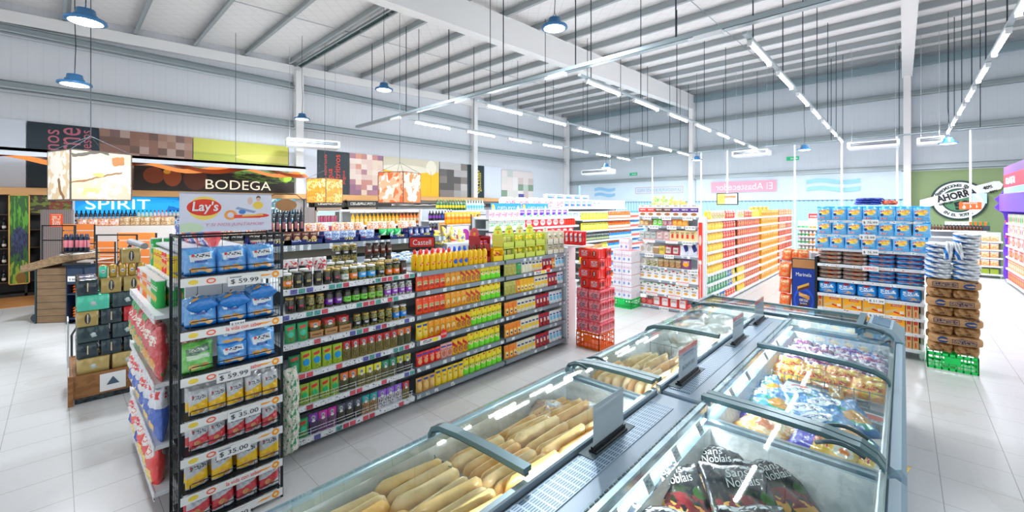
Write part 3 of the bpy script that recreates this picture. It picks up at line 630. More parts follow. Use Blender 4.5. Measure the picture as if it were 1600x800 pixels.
K = dict(
 ket=stand('orange ketchup pouch', 'E85A24', [('r', .5, .42, .34, .16, 'D8C8A0'), ('s', .5, .5, .3, .06, '5A7A30'), ('e', .5, .28, .34, .1, 'A83018'), ('e', .3, .9, .06, .03, 'FFFFFF'), ('e', .6, .8, .2, .08, 'D8401C')], seed=11, name='sauce_pouch'),
 mus=stand('golden mustard pouch', 'EFA22A', [('s', .5, .6, .32, .05, '5A8A34'), ('e', .5, .38, .32, .2, 'E8D098'), ('e', .5, .25, .2, .1, 'C88A30'), ('e', .4, .9, .06, .03, 'FFFFFF')], seed=12, name='sauce_pouch'),
 sal=stand('yellow pouch with red banner', 'EBB82C', [('d', .5, .6, .5, .1, 'B42A22', -.35), ('e', .5, .32, .36, .2, '8A4A28'), ('n', .5, .32, .3, .18, 'D89A50', 12)], seed=13, name='sauce_pouch'),
 may=stand('yellow and lime mayonnaise pouch', 'F0DC38', [('r', .5, .2, .5, .2, '7FD82E'), ('e', .5, .42, .44, .1, 'E8EAB0'), ('s', .5, .55, .4, .07, '2E7A2A'), ('e', .5, .42, .14, .03, 'E04030'), ('e', .62, .9, .16, .06, 'D05A28')], w=.088, h=.185, seed=14, name='sauce_pouch'),
 olv=stand('pale olive mayonnaise pouch', 'C4C070', [('s', .5, .6, .34, .06, '6A6A34'), ('e', .5, .35, .3, .2, 'A8A452')], seed=15, name='sauce_pouch'),
 grn=stand('green dressing pouch', '2AA25A', [('r', .5, .75, .4, .1, '1E8048'), ('s', .5, .75, .3, .06, 'E0F0E0'), ('n', .5, .25, .4, .2, '8A6A3A', 8)], w=.1, h=.16, seed=16, name='sauce_pouch'),
 wht=stand('cream mayonnaise pouch with blue badge', 'EFE9D4', [('r', .5, .74, .3, .07, '2C4C88'), ('e', .5, .48, .2, .08, 'F2E2A8')], seed=17, name='sauce_pouch'),
 wy=stand('cream and yellow mayonnaise pouch', 'EDE6D0', [('r', .5, .70, .32, .06, '27477F'), ('r', .5, .42, .38, .13, 'F2C62E')], seed=18, name='sauce_pouch'),
 org=stand('orange topped salsa pouch', 'F0A040', [('n', .5, .75, .5, .22, 'F0782A', 7), ('r', .5, .35, .3, .18, 'F2DCA0'), ('r', .5, .3, .18, .07, '3A4A6A')], seed=19, name='sauce_pouch'),
 ykt=stand('golden yellow salsa pouch', 'F4C822', [('n', .5, .75, .5, .22, 'F0A020', 7), ('r', .5, .32, .3, .18, 'F2E4B0'), ('r', .5, .3, .16, .06, '8A5A28')], seed=20, name='sauce_pouch'),
 drd=stand('dark red ketchup pouch', 'A8242A', [('r', .5, .55, .2, .22, 'E8DCD0'), ('r', .5, .72, .28, .06, '2C3C78'), ('e', .5, .3, .2, .1, '6A1418')], seed=21, name='sauce_pouch'),
 lbl=stand('white and pale blue light mayonnaise pouch', 'EEF2F2', [('r', .5, .45, .32, .16, '7CC8E4'), ('r', .5, .72, .3, .06, '2A6AA8')], seed=22, name='sauce_pouch'),
 yel=stand('bright yellow mustard pouch with blue badge', 'F2CC2E', [('r', .5, .82, .34, .06, '2A4A9A'), ('e', .5, .42, .34, .25, 'F0D87A'), ('s', .5, .55, .2, .05, '8A6A20')], seed=23, name='sauce_pouch'))
def mbot(desc, capc): return P_bottle('sauce_bottle', 'bottle', desc, pack(desc + ' body', 'F2C21C', [('d', .5, .42, .24, .07, 'D02A20', .3), ('s', .5, .42, .2, .03, 'FFF2C0')] if 'blue' not in desc else [('e', .5, .36, .36, .16, '2A6ABF'), ('s', .5, .5, .26, .05, 'D02A20')], .35), capc, .036, .215, 12, .42, .062)
MB_R = mbot('yellow mayonnaise bottle with red cap', mat('red cap', 'E2402A', .4)); MB_B = mbot('yellow bottle with blue cap', mat('blue cap', '2A62C8', .4)); MB_N = mbot('yellow bottle with brown cap', mat('brown cap', '5A3020', .4))
# ------------------------------------------------------------------ the long sauce gondola, three bays facing +x
ZS = [.10, .37, .64, .90, 1.14, 1.34]; NS = len(ZS); FX = -3.6
BAYY = [(1.2, 2.44), (2.46, 3.74), (3.76, 5.04)]
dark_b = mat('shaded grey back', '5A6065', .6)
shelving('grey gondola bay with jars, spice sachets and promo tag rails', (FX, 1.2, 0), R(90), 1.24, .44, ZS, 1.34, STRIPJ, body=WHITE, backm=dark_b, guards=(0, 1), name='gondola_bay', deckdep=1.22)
shelving('grey gondola bay with orange, yellow and green sauce pouches', (FX, 2.46, 0), R(90), 1.28, .44, ZS, 1.34, STRIPG, body=MGREY, name='gondola_bay', deckdep=1.22)
shelving('grey gondola bay with cream and yellow mayonnaise pouches', (FX, 3.76, 0), R(90), 1.28, .44, ZS, 1.34, STRIPG, body=MGREY, name='gondola_bay', deckdep=1.22)
U1, U2, U3 = 'the jar bay', 'the pouch bay', 'the mayonnaise bay'
f = FX - .02
def rY(seq, u, si, a0, a1, **k): return row(seq, u, shelfword(NS - 1 - si, NS), f, a0, a1, ZS[si], **k)
g = dict(gap=.004)
rY([(J['org'], 1), (J['blk'], 3), (J['blk2'], 2), (J['grn'], 1), (J['org'], 1), (J['blue'], 2), (J['wide'], 1), (J['org2'], 2), (J['red'], 2), (J['ol'], 3)], U1, 5, 1.22, 2.44, rows=1, **g)
rY([(J['blk2'], 2), (J['ol2'], 2), (J['pur'], 2), (J['lime'], 3), (J['lime2'], 2), (J['lil'], 4), (J['pnk'], 2)], U1, 4, 1.24, 2.44, rows=1, **g)
y = rY([(S['gr'], 2)], U1, 3, 1.23, 2.44, gap=.01)
KRAFT = mat('kraft card', 'BE9468', .7)
for k in range(3):
    t = empty('display_tray', f'kraft card tray of spice sachets, {ORD[k]} from left on third shelf of the jar bay', 'tray', (f - .02, y + .01, ZS[3]), R(90), 'kraft trays')
    ob('tray_body', MB().box(0, .115, 0, .004, 0, .055).box(0, .115, .13, .134, 0, .05).box(0, .004, 0, .134, 0, .05).box(.111, .115, 0, .134, 0, .05).box(0, .115, 0, .134, 0, .003).mesh('tray_body', KRAFT), t)
    lettering('mostazilla', TXTDARK, t, (.0575, -.003, .03), .08, .018)
    for q_ in range(3):
        place(Pr('spice_sachet', 'sachet', '', S['os' if k == 0 else 'rs'].me, .1, .03, .1), (f - .035 - .03 * q_, y + .067, ZS[3] + .01), R(90), f'{"brown" if k == 0 else "red"} spice sachet, {ORD[q_]} from the front in {ORD[k]} kraft tray', 'sachets in kraft trays', scale=(1.25, 1, .72))
    y += .125
rY([(J['ol'], 3), (J['ol2'], 2), (J['sky'], 4)], U1, 3, y + .02, 2.44, gap=.004)
rY([(S['dkg'], 1), (S['lime'], 4), (S['rs'], 7), (S['os'], 3)], U1, 2, 1.26, 2.44, gap=.004)
rY([(S['ps'], 1), (S['lime2'], 4), (S['os'], 2), (S['ys'], 3), (S['gs'], 2), (S['ds'], 2)], U1, 1, 1.26, 2.44, gap=.006)
rY([(S['gr'], 2), (S['ps'], 1), (S['ms'], 2), (S['bs'], 3), (S['ts'], 2), (S['ws'], 3), (S['rs'], 2)], U1, 0, 1.24, 2.44, gap=.004)
def seq2(*a): return list(a)
G2 = dict(gap=.0, rows=1)
rY([(K['ket'], 5), (K['mus'], 3), (K['sal'], 4), (K['may'], 5)], U2, 4, 2.48, 3.74, gap=-.004)
rY([(K['ket'], 5), (K['mus'], 4), (K['sal'], 3), (K['may'], 5)], U2, 3, 2.48, 3.74, gap=-.004)
rY([(K['yel'], 2), (K['mus'], 5), (K['sal'], 3), (K['may'], 7)], U2, 2, 2.48, 3.74, gap=-.004)
rY([(S['red'], 4), (S['ps2'], 2), (K['sal'], 3), (K['may'], 7)], U2, 1, 2.48, 3.74, gap=-.002)
rY([(S['tan'], 3), (K['yel'], 5), (K['may'], 8)], U2, 0, 2.48, 3.74, gap=.0)
rY([(K['olv'], 3), (K['grn'], 1), (K['wht'], 3), (K['wy'], 3), (K['drd'], 3), (K['org'], 1), (K['lbl'], 3)], U3, 4, 3.78, 5.03, gap=-.006)
rY([(K['olv'], 3), (K['org'], 1), (K['ykt'], 4), (K['wy'], 4), (K['drd'], 3), (K['lbl'], 3)], U3, 3, 3.78, 5.03, gap=-.006)
rY([(K['org'], 3), (K['wy'], 5), (K['drd'], 4), (K['lbl'], 4)], U3, 2, 3.78, 5.03, gap=-.003)
rY([(K['org'], 4), (K['wy'], 5), (K['drd'], 3), (K['lbl'], 4)], U3, 1, 3.78, 5.03, gap=-.003)
rY([(K['org'], 3), (K['wy'], 5), (K['drd'], 4), (K['lbl'], 4)], U3, 0, 3.78, 5.03, gap=-.003)
# promotional rail toppers
def promo(loc, rz, label):
    t = empty('promo_sign', label, 'sign', loc, rz)
    ob('card', MB().box(-.13, .13, -.012, -.008, 0, .06).mesh('card', pack('promo card', 'F4F2F0', [('r', .5, .9, .5, .12, 'D03A30'), ('r', .72, .4, .14, .3, 'F0E040'), ('s', .35, .4, .2, .25, '44464A')])), t)
    ob('round_flag', MB().add([(.17 + .045 * math.cos(a * math.pi / 8), -.012 + dy, .055 + .045 * math.sin(a * math.pi / 8)) for dy in (0, .003) for a in range(16)], [tuple(range(16)), tuple(range(31, 15, -1))] + [(i, (i + 1) % 16, 16 + (i + 1) % 16, 16 + i) for i in range(16)]).mesh('round_flag', pack('red round flag', 'D83028', [('s', .5, .5, .4, .12, 'F4D8D0')])), t)
promo((FX + .005, 2.62, .60), R(90), 'red and white promo card with round flag over the red soup pouches')
promo((FX + .005, 4.42, 1.10), R(90), 'red and white promo card with round flag on the mayonnaise bay')
# top deck
TOPZ = 1.34; UT = 'the gondola deck'
def deck(seq, a0, a1, back, word, **k): return row(seq, UT, word, FX, a0, a1, TOPZ, back=back, **k)
deck([(J['blk'], 2), (J['red'], 1)], 1.3, 1.55, .36, 'second line')
deck([(J['blue'], 4)], 1.75, 2.1, .42, 'second line', tops=1)
deck([(J['org'], 3)], 2.12, 2.4, .40, 'second line', tops=1)
deck([(J['wide'], 3)], 1.95, 2.25, .75, 'third line', tops=2)
deck([(J['red'], 4)], 2.27, 2.6, .66, 'third line', tops=2)
deck([(J['ol'], 8)], 1.62, 2.3, .13, 'front second line')
deck([(J['ol2'], 5)], 2.18, 2.5, .24, 'inner line', tops=1)
deck([(MB_R, 6), (MB_B, 3), (MB_N, 4)], 2.50, 3.50, .02, 'front line', gap=-.0)
deck([(MB_R, 5), (MB_B, 3), (MB_N, 4)], 2.50, 3.45, .11, 'second line', gap=-.0)
CB = [P_film('candy_bag', 'bag', d_, pack(d_ + ' film', b_, sh_, .25, mott=.25), .17, .2, .06, 'bag', s_) for d_, b_, sh_, s_ in (
    ('pale blue snack bag', '9CC4DC', [('n', .5, .5, .5, .5, 'F2F4F4', 5), ('r', .5, .5, .3, .12, '3A6AA8')], 31), ('silver snack bag', 'D0D6DA', [('n', .5, .5, .5, .5, '7A9AB0', 5)], 32),
    ('purple snack bag', '8A5ABC', [('n', .5, .5, .5, .5, 'EAE6F0', 5)], 33), ('white snack bag with red print', 'ECE8E6', [('n', .5, .5, .5, .5, 'D04438', 5)], 34), ('olive green snack bag', 'A8A250', [('n', .5, .5, .5, .4, 'E8E0B0', 6)], 35))]
rnd = random.Random(5)
k = 0
for i in range(13):
    for j in range(3):
        c_ = CB[rnd.choice([0, 0, 1, 1, 0]) if i < 7 else rnd.choice([2, 3, 0, 2, 4])]
        place(c_, (FX - .46 - j * .25 + rnd.uniform(-.04, .04), 2.66 + i * .085 + rnd.uniform(-.02, .02), TOPZ + .008 + (.055 if (i + j) % 2 else 0)), 0,
              f'{c_.desc} on the gondola deck, {ORD[i]} along, {ORD[j]} in', 'snack bags heaped on the gondola deck', rot=(R(-78), 0, R(90) + rnd.uniform(-.7, .7)))
# small white goods at the near end of the deck
GB = P_film('garlic_bag', 'bag', 'white bag with red print', pack('garlic film', 'EEEAE8', [('n', .5, .6, .5, .3, 'C84848', 6)], .3), .13, .17, .06, 'bag', 41)
deck([(GB, 3)], 1.42, 1.85, .6, 'fourth line')
deck([(J['grn'], 2), (J['blue'], 2)], 1.25, 1.6, .2, 'inner line')
# dark red carton and display cartons at the far end
def popdisplay(loc, w, d, base, mark, label, tiers=2, header=True, fill=None, hd=None):
    t = empty('display_carton', label, 'display carton', loc, R(90))
    m1 = pack('carton ' + base, base, [('s', .5, .55, .3, .05, mark)], .6); h = .157
    for k_ in range(tiers):
        z = k_ * h
        b_ = MB().box(-w / 2, w / 2, 0, .004, z, z + .065).box(-w / 2, w / 2, d - .004, d, z, z + h).box(-w / 2, -w / 2 + .004, 0, d, z, z + h).box(w / 2 - .004, w / 2, 0, d, z, z + h).box(-w / 2, w / 2, 0, d, z, z + .004)
        b_.box(-w / 2, w / 2, 0, .004, z + .14, z + h)
        ob('carton_tier', b_.mesh('carton_tier', m1), t)
        fm = fill or K['may']
        for q_ in range(2): ob('filling_packet', fm.me, t, (-w / 4 + q_ * w / 2 * .98, .02, z + .01)).scale = (w / 2 / fm.w * .85, 1, .68)
    if header:
        n = 12; vs = [(w * .42 * math.cos(math.pi * i / n), d - .006, tiers * h + w * .5 * math.sin(math.pi * i / n) + .01) for i in range(n + 1)] + [(-w * .42, d - .006, tiers * h - .02), (w * .42, d - .006, tiers * h - .02)]
        vs += [(x_, y_ + .004, z_) for x_, y_, z_ in vs]; q_ = n + 3
        ob('header_card', MB().add(vs, [tuple(range(q_)), tuple(range(2 * q_ - 1, q_ - 1, -1))] + [(i, (i + 1) % q_, q_ + (i + 1) % q_, q_ + i) for i in range(q_)]).mesh('header_card', pack('header ' + (hd or base), hd or base, [('s', .5, .62, .3, .08, '4A7A3A'), ('e', .5, .32, .14, .18, 'E8A838')], .6)), t)
    return t
popdisplay((FX - .06, 3.47, TOPZ), .17, .2, '9A2A2E', 'D8DCE8', 'dark red display carton of sauce beside the yellow bottles', 2, True, S['red'], 'D8606A')
popdisplay((FX - .03, 3.66, TOPZ), .17, .15, 'F0C81E', 'D03A28', 'bright yellow display tray of sauce packets, low, beside the dark red carton', 1, False, K['sal'])
for k in range(4):
    popdisplay((FX - .04, 3.86 + k * .21, TOPZ), .195, .2, 'D2DC6A', '3E7A30', f'lime green two-tier display carton with round header, {ORD[k]} along the deck', 2, True, K['may'] if k else K['olv'], 'E6EC7C' if k != 2 else 'F0F2C8')
for k in range(3):
    popdisplay((FX - .03, 4.70 + k * .13, TOPZ), .125, .2, 'EAE6D6', '2C4C88', f'cream two-tier display carton with yellow packets, {ORD[k]} along the deck', 2, k == 1, K['wy'], 'F4F4EE')
casb = empty('brand_sign', 'red lozenge sign with dark rim standing on the gondola deck', 'sign', (-4.35, 3.05, 1.5), R(60))
ob('sign_board', MB().cbox(-.16, .16, 0, .03, 0, .14, .02).mesh('sign_board', mat('dark sign rim', '2A1416', .4)), casb)
ob('red_face', MB().cbox(-.145, .145, -.004, 0, .015, .125, .002).mesh('red_face', mat('sign red', 'C02A26', .4)), casb)
lettering('Castell', TXTWHITE, casb, (0, -.008, .07), .22, .065)
ob('stem', MB().box(-.01, .01, .005, .02, -.155, .02).mesh('stem', BLACK), casb)
# end unit of the gondola with rounded white cheeks
eu = empty('gondola_end', 'white perforated end unit closing the sauce gondola', 'shelving unit', (FX, 5.06, 0))
mb = MB().cbox(-1.2, 0.0, 0, .04, 0, 1.42, .01); ob('end_panel', mb.mesh('end_panel', WHITE), eu)
mb = MB()
for z in range(26): mb.box(.001, .003, .012, .024, .08 + z * .05, .105 + z * .05)
ob('slotted_edge', mb.mesh('slotted_edge', DGREY), eu)
for z in (.12, .5, .86, 1.15): ob('shelf', MB().cbox(-1.15, -.17, .04, .40, z - .03, z, .006).mesh('shelf', WHITE), eu)
ob('shelf', MB().cbox(-1.15, .24, .04, .36, 1.425, 1.45, .008).mesh('shelf', WHITE), eu)
ob('side_cheek', MB().cbox(-.17, -.14, .04, .42, 0, 1.42, .006).mesh('side_cheek', WHITE), eu)
RP = P_film('drink_pouch', 'pouch', 'red and white powder pack', pack('red powder', 'D0282C', [('d', .5, .55, .2, .3, 'F0E6E4', .2), ('s', .5, .6, .3, .06, '2A3A78')], .35), .09, .2, .05, 'bag', 51)
row([(RP, 9)], 'the gondola end unit', 'top shelf', 5.12, -4.1, -3.37, 1.45, axis='X', rows=2, gap=-.01)
row([(RP, 6)], 'the gondola end unit', 'second shelf', 5.12, -4.7, -3.8, 1.15, axis='X', gap=-.01, scale=.9)

# ------------------------------------------------------------------ black wire rack with cookie bags
LOGOR = mat('dark red print', 'B02838', .5)
def cookie(desc, base, w, h, d, seed, word, script, kind='pillow'):
    return P_film('cookie_bag', 'bag', desc, pack(desc + ' film', base, script, .25, mott=.2, spec=.8, coat=.5, bump=.7), w, h, d, kind, seed, 12, 14)
BLUEB = cookie('light blue cookie bag', '3F95D6', .165, .165, .09, 61, '', [('r', .5, .06, .5, .06, '2F7FC4'), ('n', .5, .8, .5, .2, '66AEE4', 4), ('d', .5, .68, .34, .13, 'EEF2F6', .15), ('s', .5, .72, .28, .06, '3A3E44'), ('e', .27, .735, .05, .05, 'D0342C'), ('r', .5, .5, .2, .05, '1F4E96'), ('e', .3, .2, .15, .09, 'E0B070'), ('e', .58, .22, .13, .08, 'D8A460'), ('e', .75, .14, .12, .07, 'E8BC80')])
GREENB = cookie('green cookie bag', '63B845', .165, .18, .09, 62, '', [('d', .5, .72, .36, .12, '6E8A72', .15), ('s', .5, .74, .28, .05, 'E8EEE8'), ('r', .5, .5, .36, .07, 'E0F0D8'), ('e', .35, .18, .18, .09, 'D8BC70'), ('e', .68, .2, .14, .08, 'C8A860')])
YELB = cookie('silver and yellow cracker bag', 'C9CDD0', .098, .15, .055, 63, '', [('d', .5, .3, .6, .2, 'F2C21E', .25), ('s', .5, .72, .36, .07, '4A4A50'), ('e', .2, .76, .04, .06, 'C02A2A'), ('e', .4, .22, .16, .09, 'E0B45A'), ('e', .66, .18, .14, .08, 'C08A3A'), ('r', .5, .03, .5, .04, 'E4E6E8')])
REDB = cookie('silver and red cracker bag', 'C6CACE', .098, .15, .055, 64, '', [('d', .5, .34, .6, .17, 'C8424A', .25), ('s', .5, .74, .36, .07, '4A4A50'), ('e', .2, .76, .04, .06, 'C02A2A'), ('e', .42, .3, .15, .09, 'D8A070'), ('e', .62, .22, .12, .08, 'B86A4A'), ('r', .5, .03, .5, .04, 'E0E2E4')])
DRED = cookie('dark red cracker bag', '8E2A30', .1, .12, .055, 65, '', [('s', .5, .6, .36, .1, 'D8B0A0')])
rk = empty('wire_rack', 'tall black wire rack of cookie bags with white price rails', 'display rack', (-3.15, .49, 0), R(90))   # local x along the aisle, front at y 0
RW, RD, RH = .56, .30, 1.83
for x in (0, RW):
    for y_ in (0, RD):
        ob('post', MB().box(x - .007, x + .007, y_ - .007, y_ + .007, 0, RH).mesh('post', BLACK), rk)
mb = MB()
for a, b in (((0, 0), (RW, 0)), ((0, RD), (RW, RD)), ((0, 0), (0, RD)), ((RW, 0), (RW, RD))):
    for z in (RH - .01, .03): mb.tube([(a[0], a[1], z), (b[0], b[1], z)], .007, 6)
ob('top_and_base_rails', mb.mesh('rails', BLACK), rk).name = 'frame_rails'
for x in (0, RW):
    mb = MB()
    for i in range(1, 5): mb.tube([(x, i * RD / 5, .03), (x, i * RD / 5, RH)], .0016, 4)
    for i in range(20): mb.tube([(x, 0, .06 + i * .09), (x, RD, .06 + i * .09)], .0016, 4)
    ob('side_mesh', mb.mesh('side_mesh', BLACK), rk)
mb = MB()
for i in range(1, 4): mb.tube([(i * RW / 4, RD, .03), (i * RW / 4, RD, RH)], .0016, 4)
for i in range(7): mb.tube([(0, RD, .1 + i * .26), (RW, RD, .1 + i * .26)], .0016, 4)
ob('back_mesh', mb.mesh('back_mesh', BLACK), rk)
RZ = [1.58, 1.26, .985, .72, .505, .28, .08]
railm = pack('rack price rail', 'EEEDEA', [('e', .11, .5, .045, .3, 'E8D060'), ('e', .27, .5, .045, .34, 'E07058'), ('e', .27, .5, .03, .18, 'F2E4DC'), ('e', .92, .5, .04, .45, 'F09A30'), ('e', .92, .5, .02, .2, 'F6E0B0'), ('d', .8, .5, .06, .12, 'F0A850', -.3)], .4)
CARDW = [('$ 59.99', 1, 1), ('$ 59.99', 0, .45), ('$ 59.99', 1, 1), ('$ 35.00', 1, 1), ('$ 35.00', 1, 1), (None, 0, 0), ('$ 85.00', 1, 1)]
for i, z in enumerate(RZ):
    s = ob('shelf', MB().box(.012, RW - .012, .0, RD, z - .006, z).mesh('shelf', BLACK), rk)
    ob('price_rail', MB().box(.0, RW, -.016, -.012, z - .058, z - .008).mesh('price_rail', railm), s)
    txt, big, sc = CARDW[i]
    if i in (1, 2, 5): lettering('la vida con sabor', TXTRED, s, (.33, -.019, z - .03), .2, .026)
    if txt:
        cw = .185 * (sc if sc < 1 else 1); ch = .062 * (1 if big else .45); cx_ = .33 if i in (0,) else .29 if i == 1 else .27 if i in (2, 6) else .33 if i == 3 else .27; cz_ = z - .05 if big else z + .0
        ob('price_card', MB().box(cx_ - cw / 2, cx_ + cw / 2, -.026, -.022, cz_ - ch / 2, cz_ + ch / 2).mesh('price_card', PAPER), s)
        o_ = lettering(txt, TXTDARK, s, (cx_ + .0, -.029, cz_ - .004), cw * .84, ch * .52)
        if big: ob('small_print', MB().box(cx_ - cw * .45, cx_ - cw * .1, -.0275, -.027, cz_ + ch * .32, cz_ + ch * .45).mesh('small_print', MGREY), s)
    mb = MB()                                               # black wire guard in front of the bags
    x0_, x1_ = .05, RW - .02
    mb.tube([(x0_, .004, z), (x0_, .002, z + .04), (x0_ + .01, 0, z + .045), (x1_, 0, z + .045), (x1_, .004, z)], .003, 5)
    for q_ in (.35, .7): mb.tube([(x0_ + q_ * (x1_ - x0_), .0, z), (x0_ + q_ * (x1_ - x0_), 0, z + .045)], .0016, 4)
    ob('wire_guard', mb.mesh('wire_guard', BLACK), s)
def rackbag(p, yy, dep, z, label, tilt=0, rz=0, rot=None, scale=None):
    return place(p, (-3.15 - dep, .49 + yy, z), R(90) + rz, label, p.desc + 's on the wire rack', rot=rot or (R(tilt), 0, R(90) + rz), scale=scale)
rnd = random.Random(3)
for si, z in ((0, 1.58), (1, 1.26)):
    for j in range(3):
        for dd in (0, 1):
            rackbag(BLUEB, .11 + j * .172, .03 + dd * .1, z + .002, f'light blue cookie bag, {ORD[j]} from left{" behind" if dd else ""}, {ORD[si]} shelf of the wire rack', -6, rnd.uniform(-.08, .08))
for j in range(3): rackbag(BLUEB, .12 + j * .17, .02, 1.26 + .172 + (.03 if j == 2 else 0), f'light blue cookie bag lying flat, {ORD[j]} from left, second shelf of the wire rack', rot=(R(-80), 0, R(90) + rnd.uniform(-.2, .2)), scale=(1, 1, .8))
rackbag(GREENB, .10, .03, .987, 'green cookie bag on third shelf of the wire rack', -5, .06)
rackbag(BLUEB, .285, .03, .987, 'light blue cookie bag under another, middle of third shelf of the wire rack', -2, 0, scale=(1, 1, .8))
rackbag(BLUEB, .285, .04, .987 + .125, 'light blue cookie bag stacked on another, middle of third rack shelf', -2, .03, scale=(1, 1, .72))
rackbag(BLUEB, .45, .03, .987, 'light blue cookie bag at right end of third shelf of the wire rack', -4, -.05, scale=(1, 1, 1.1))
rackbag(BLUEB, .45, .13, .987, 'light blue cookie bag behind another, right end of third rack shelf', -4, -.05, scale=(1, 1, 1.2))
rackbag(DRED, .1, .15, .987 + .03, 'dark red cracker bag behind the green cookie bag', -3, 0, scale=(1.4, 1, 1.6))
for si, z, p, n_ in ((3, .72, YELB, 5), (4, .505, REDB, 5), (5, .28, YELB, 4), (6, .08, REDB, 4)):
    for dd in (0, 1):
        for j in range(n_):
            sc_ = (1.0, 1, 1.0) if n_ == 5 else (1.22, 1, 1.1)
            rackbag(p, .075 + j * (.102 if n_ == 5 else .132) + .02, .02 + dd * .075, z + .002, f'{p.desc}, {ORD[j]} from left{" behind" if dd else ""}, {shelfword(si, 7)} shelf of the wire rack', -4, rnd.uniform(-.18, .18), scale=sc_)
# poster on top of the rack
ps = empty('snack_poster', 'white snack poster with red and yellow oval logo above the wire rack', 'poster', (-3.42, .53, 1.835), R(90))
n = 10; vs = [(.0 + .54 * i / n, .02 * math.sin(math.pi * i / n), z) for z in (0, .265) for i in range(n + 1)]
vs += [(x_, y_ + .004, z_) for x_, y_, z_ in vs]; q_ = 2 * (n + 1)
fs = [(i, i + 1, n + 2 + i, n + 1 + i) for i in range(n)] + [(q_ + i, q_ + n + 1 + i, q_ + n + 2 + i, q_ + i + 1) for i in range(n)] + [(i, q_ + i, q_ + i + 1, i + 1) for i in range(n)] + [(n + 1 + i, n + 2 + i, q_ + n + 2 + i, q_ + n + 1 + i) for i in range(n)] + [(0, n + 1, q_ + n + 1, q_), (n, q_ + n, q_ + 2 * n + 1, 2 * n + 1)]
ob('poster_sheet', MB().add(vs, fs).mesh('poster_sheet', pack('poster print', 'E8E8F2', [('r', .5, .99, .5, .03, 'B8BAC4'), ('e', .25, .6, .16, .3, 'F4DC7A'), ('e', .25, .62, .18, .21, 'D8452F'), ('e', .53, .42, .07, .13, 'F0A860'), ('e', .53, .42, .035, .07, 'E8E8F2'), ('r', .72, .38, .15, .045, 'E05A48'), ('e', .88, .4, .09, .05, 'D84838'), ('d', .78, .41, .12, .02, 'F0C860', .1), ('d', .70, .55, .12, .03, '9AA8C8', -.5), ('e', .66, .5, .04, .06, '5A86C0'), ('e', .84, .68, .06, .1, 'F0D060'), ('e', .845, .88, .025, .06, '6A5048'), ('e', .845, .84, .022, .05, 'E8C0A8'), ('e', .75, .8, .03, .1, 'E8CCC0'), ('e', .1, .1, .14, .14, 'D8E8C8')], .35)), ps)
lettering("Lay's", TXTWHITE, ps, (.137, -.004, .163), .145, .085, shear=.12, bold=.02)
lettering('Y SI NOS JUNTAMOS?', mat('rose print', 'D88A98', .6), ps, (.315, .002, .045), .35, .026, shear=.2)

# ------------------------------------------------------------------ snack end display facing -y
ez = [.16, .46, .86, 1.30, 1.50]
ee = empty('snack_display', 'white end display with crisp cans and snack bags beside the wire rack', 'shelving unit', (-4.86, .62, 0))
EW = 1.34
for i, z in enumerate(ez):
    s = ob('shelf', MB().cbox(0, EW, -.2 if i < 4 else -.1, .4, z - .025, z, .004).mesh('shelf', WHITE), ee)
    ob('price_rail', MB().box(.0, EW, -.206 if i < 4 else -.106, -.2 if i < 4 else -.1, z - .05, z + .005).mesh('price_rail', STRIPW), s)
for x in (-.02, EW): ob('side_panel', MB().cbox(x, x + .02, -.05, .42, 0, 1.7, .004).mesh('side_panel', WHITE), ee)
ob('back_panel', MB().box(0, EW, .4, .42, 0, 1.7).mesh('back_panel', WHITE), ee)
ob('top_board', MB().cbox(0, EW, -.05, .42, 1.68, 1.7, .004).mesh('top_board', WHITE), ee)
ob('corner_post', MB().box(-.045, -.02, -.07, -.03, 0, 1.72).mesh('corner_post', pack('printed post', 'F2F4F4', [('n', .5, .8, .6, .2, '4EC0A0', 6), ('r', .5, .55, .5, .05, 'C8C8D8')])), ee)
def can(desc, col, mark, r=.037, h=.235): return Pr('crisp_can', 'can', desc, MB().lathe([(r * .96, 0), (r, .004), (r, h - .008), (r * 1.03, h - .006), (r * 1.03, h), (r * .9, h)], 16, 0, r).mesh('crisp_can', pack(desc + ' print', col, [('s', .5, .7, .36, .08, mark), ('e', .5, .35, .3, .14, 'E8C070'), ('r', .5, .985, .5, .02, 'E8E8E8')], .35), True), 2 * r, 2 * r, h)
CN = [can('red crisp can', 'D8382A', 'F4E8E0'), can('green crisp can', '3AA858', 'F4F4E8'), can('orange crisp can', 'EE8A3A', 'F4F0E8'), can('white crisp can', 'EDEAE4', 'D03A2A'), can('yellow tall canister', 'F4D21E', 'C83A2A', .065, .16), can('red tall canister', 'E2452A', 'F4E8E0', .055, .16)]
UE = 'the snack display'
row([(CN[1], 1), (CN[4], 3), (CN[5], 2), (CN[4], 2)], UE, 'top shelf', .54, -4.8, -3.55, 1.5, axis='X', gap=.01, rows=2)
row([(CN[0], 3), (CN[3], 2), (CN[2], 4), (CN[3], 3), (CN[1], 4)], UE, 'second shelf', .45, -4.8, -3.55, 1.30, axis='X', gap=.004, rows=3, scale=.82)
def snk(desc, base, sh, w, h, seed): return P_film('snack_bag', 'bag', desc, pack(desc + ' film', base, sh, .22, mott=.1, spec=.8, coat=.5, bump=.8), w, h, .11, 'bag', seed, 12, 14)
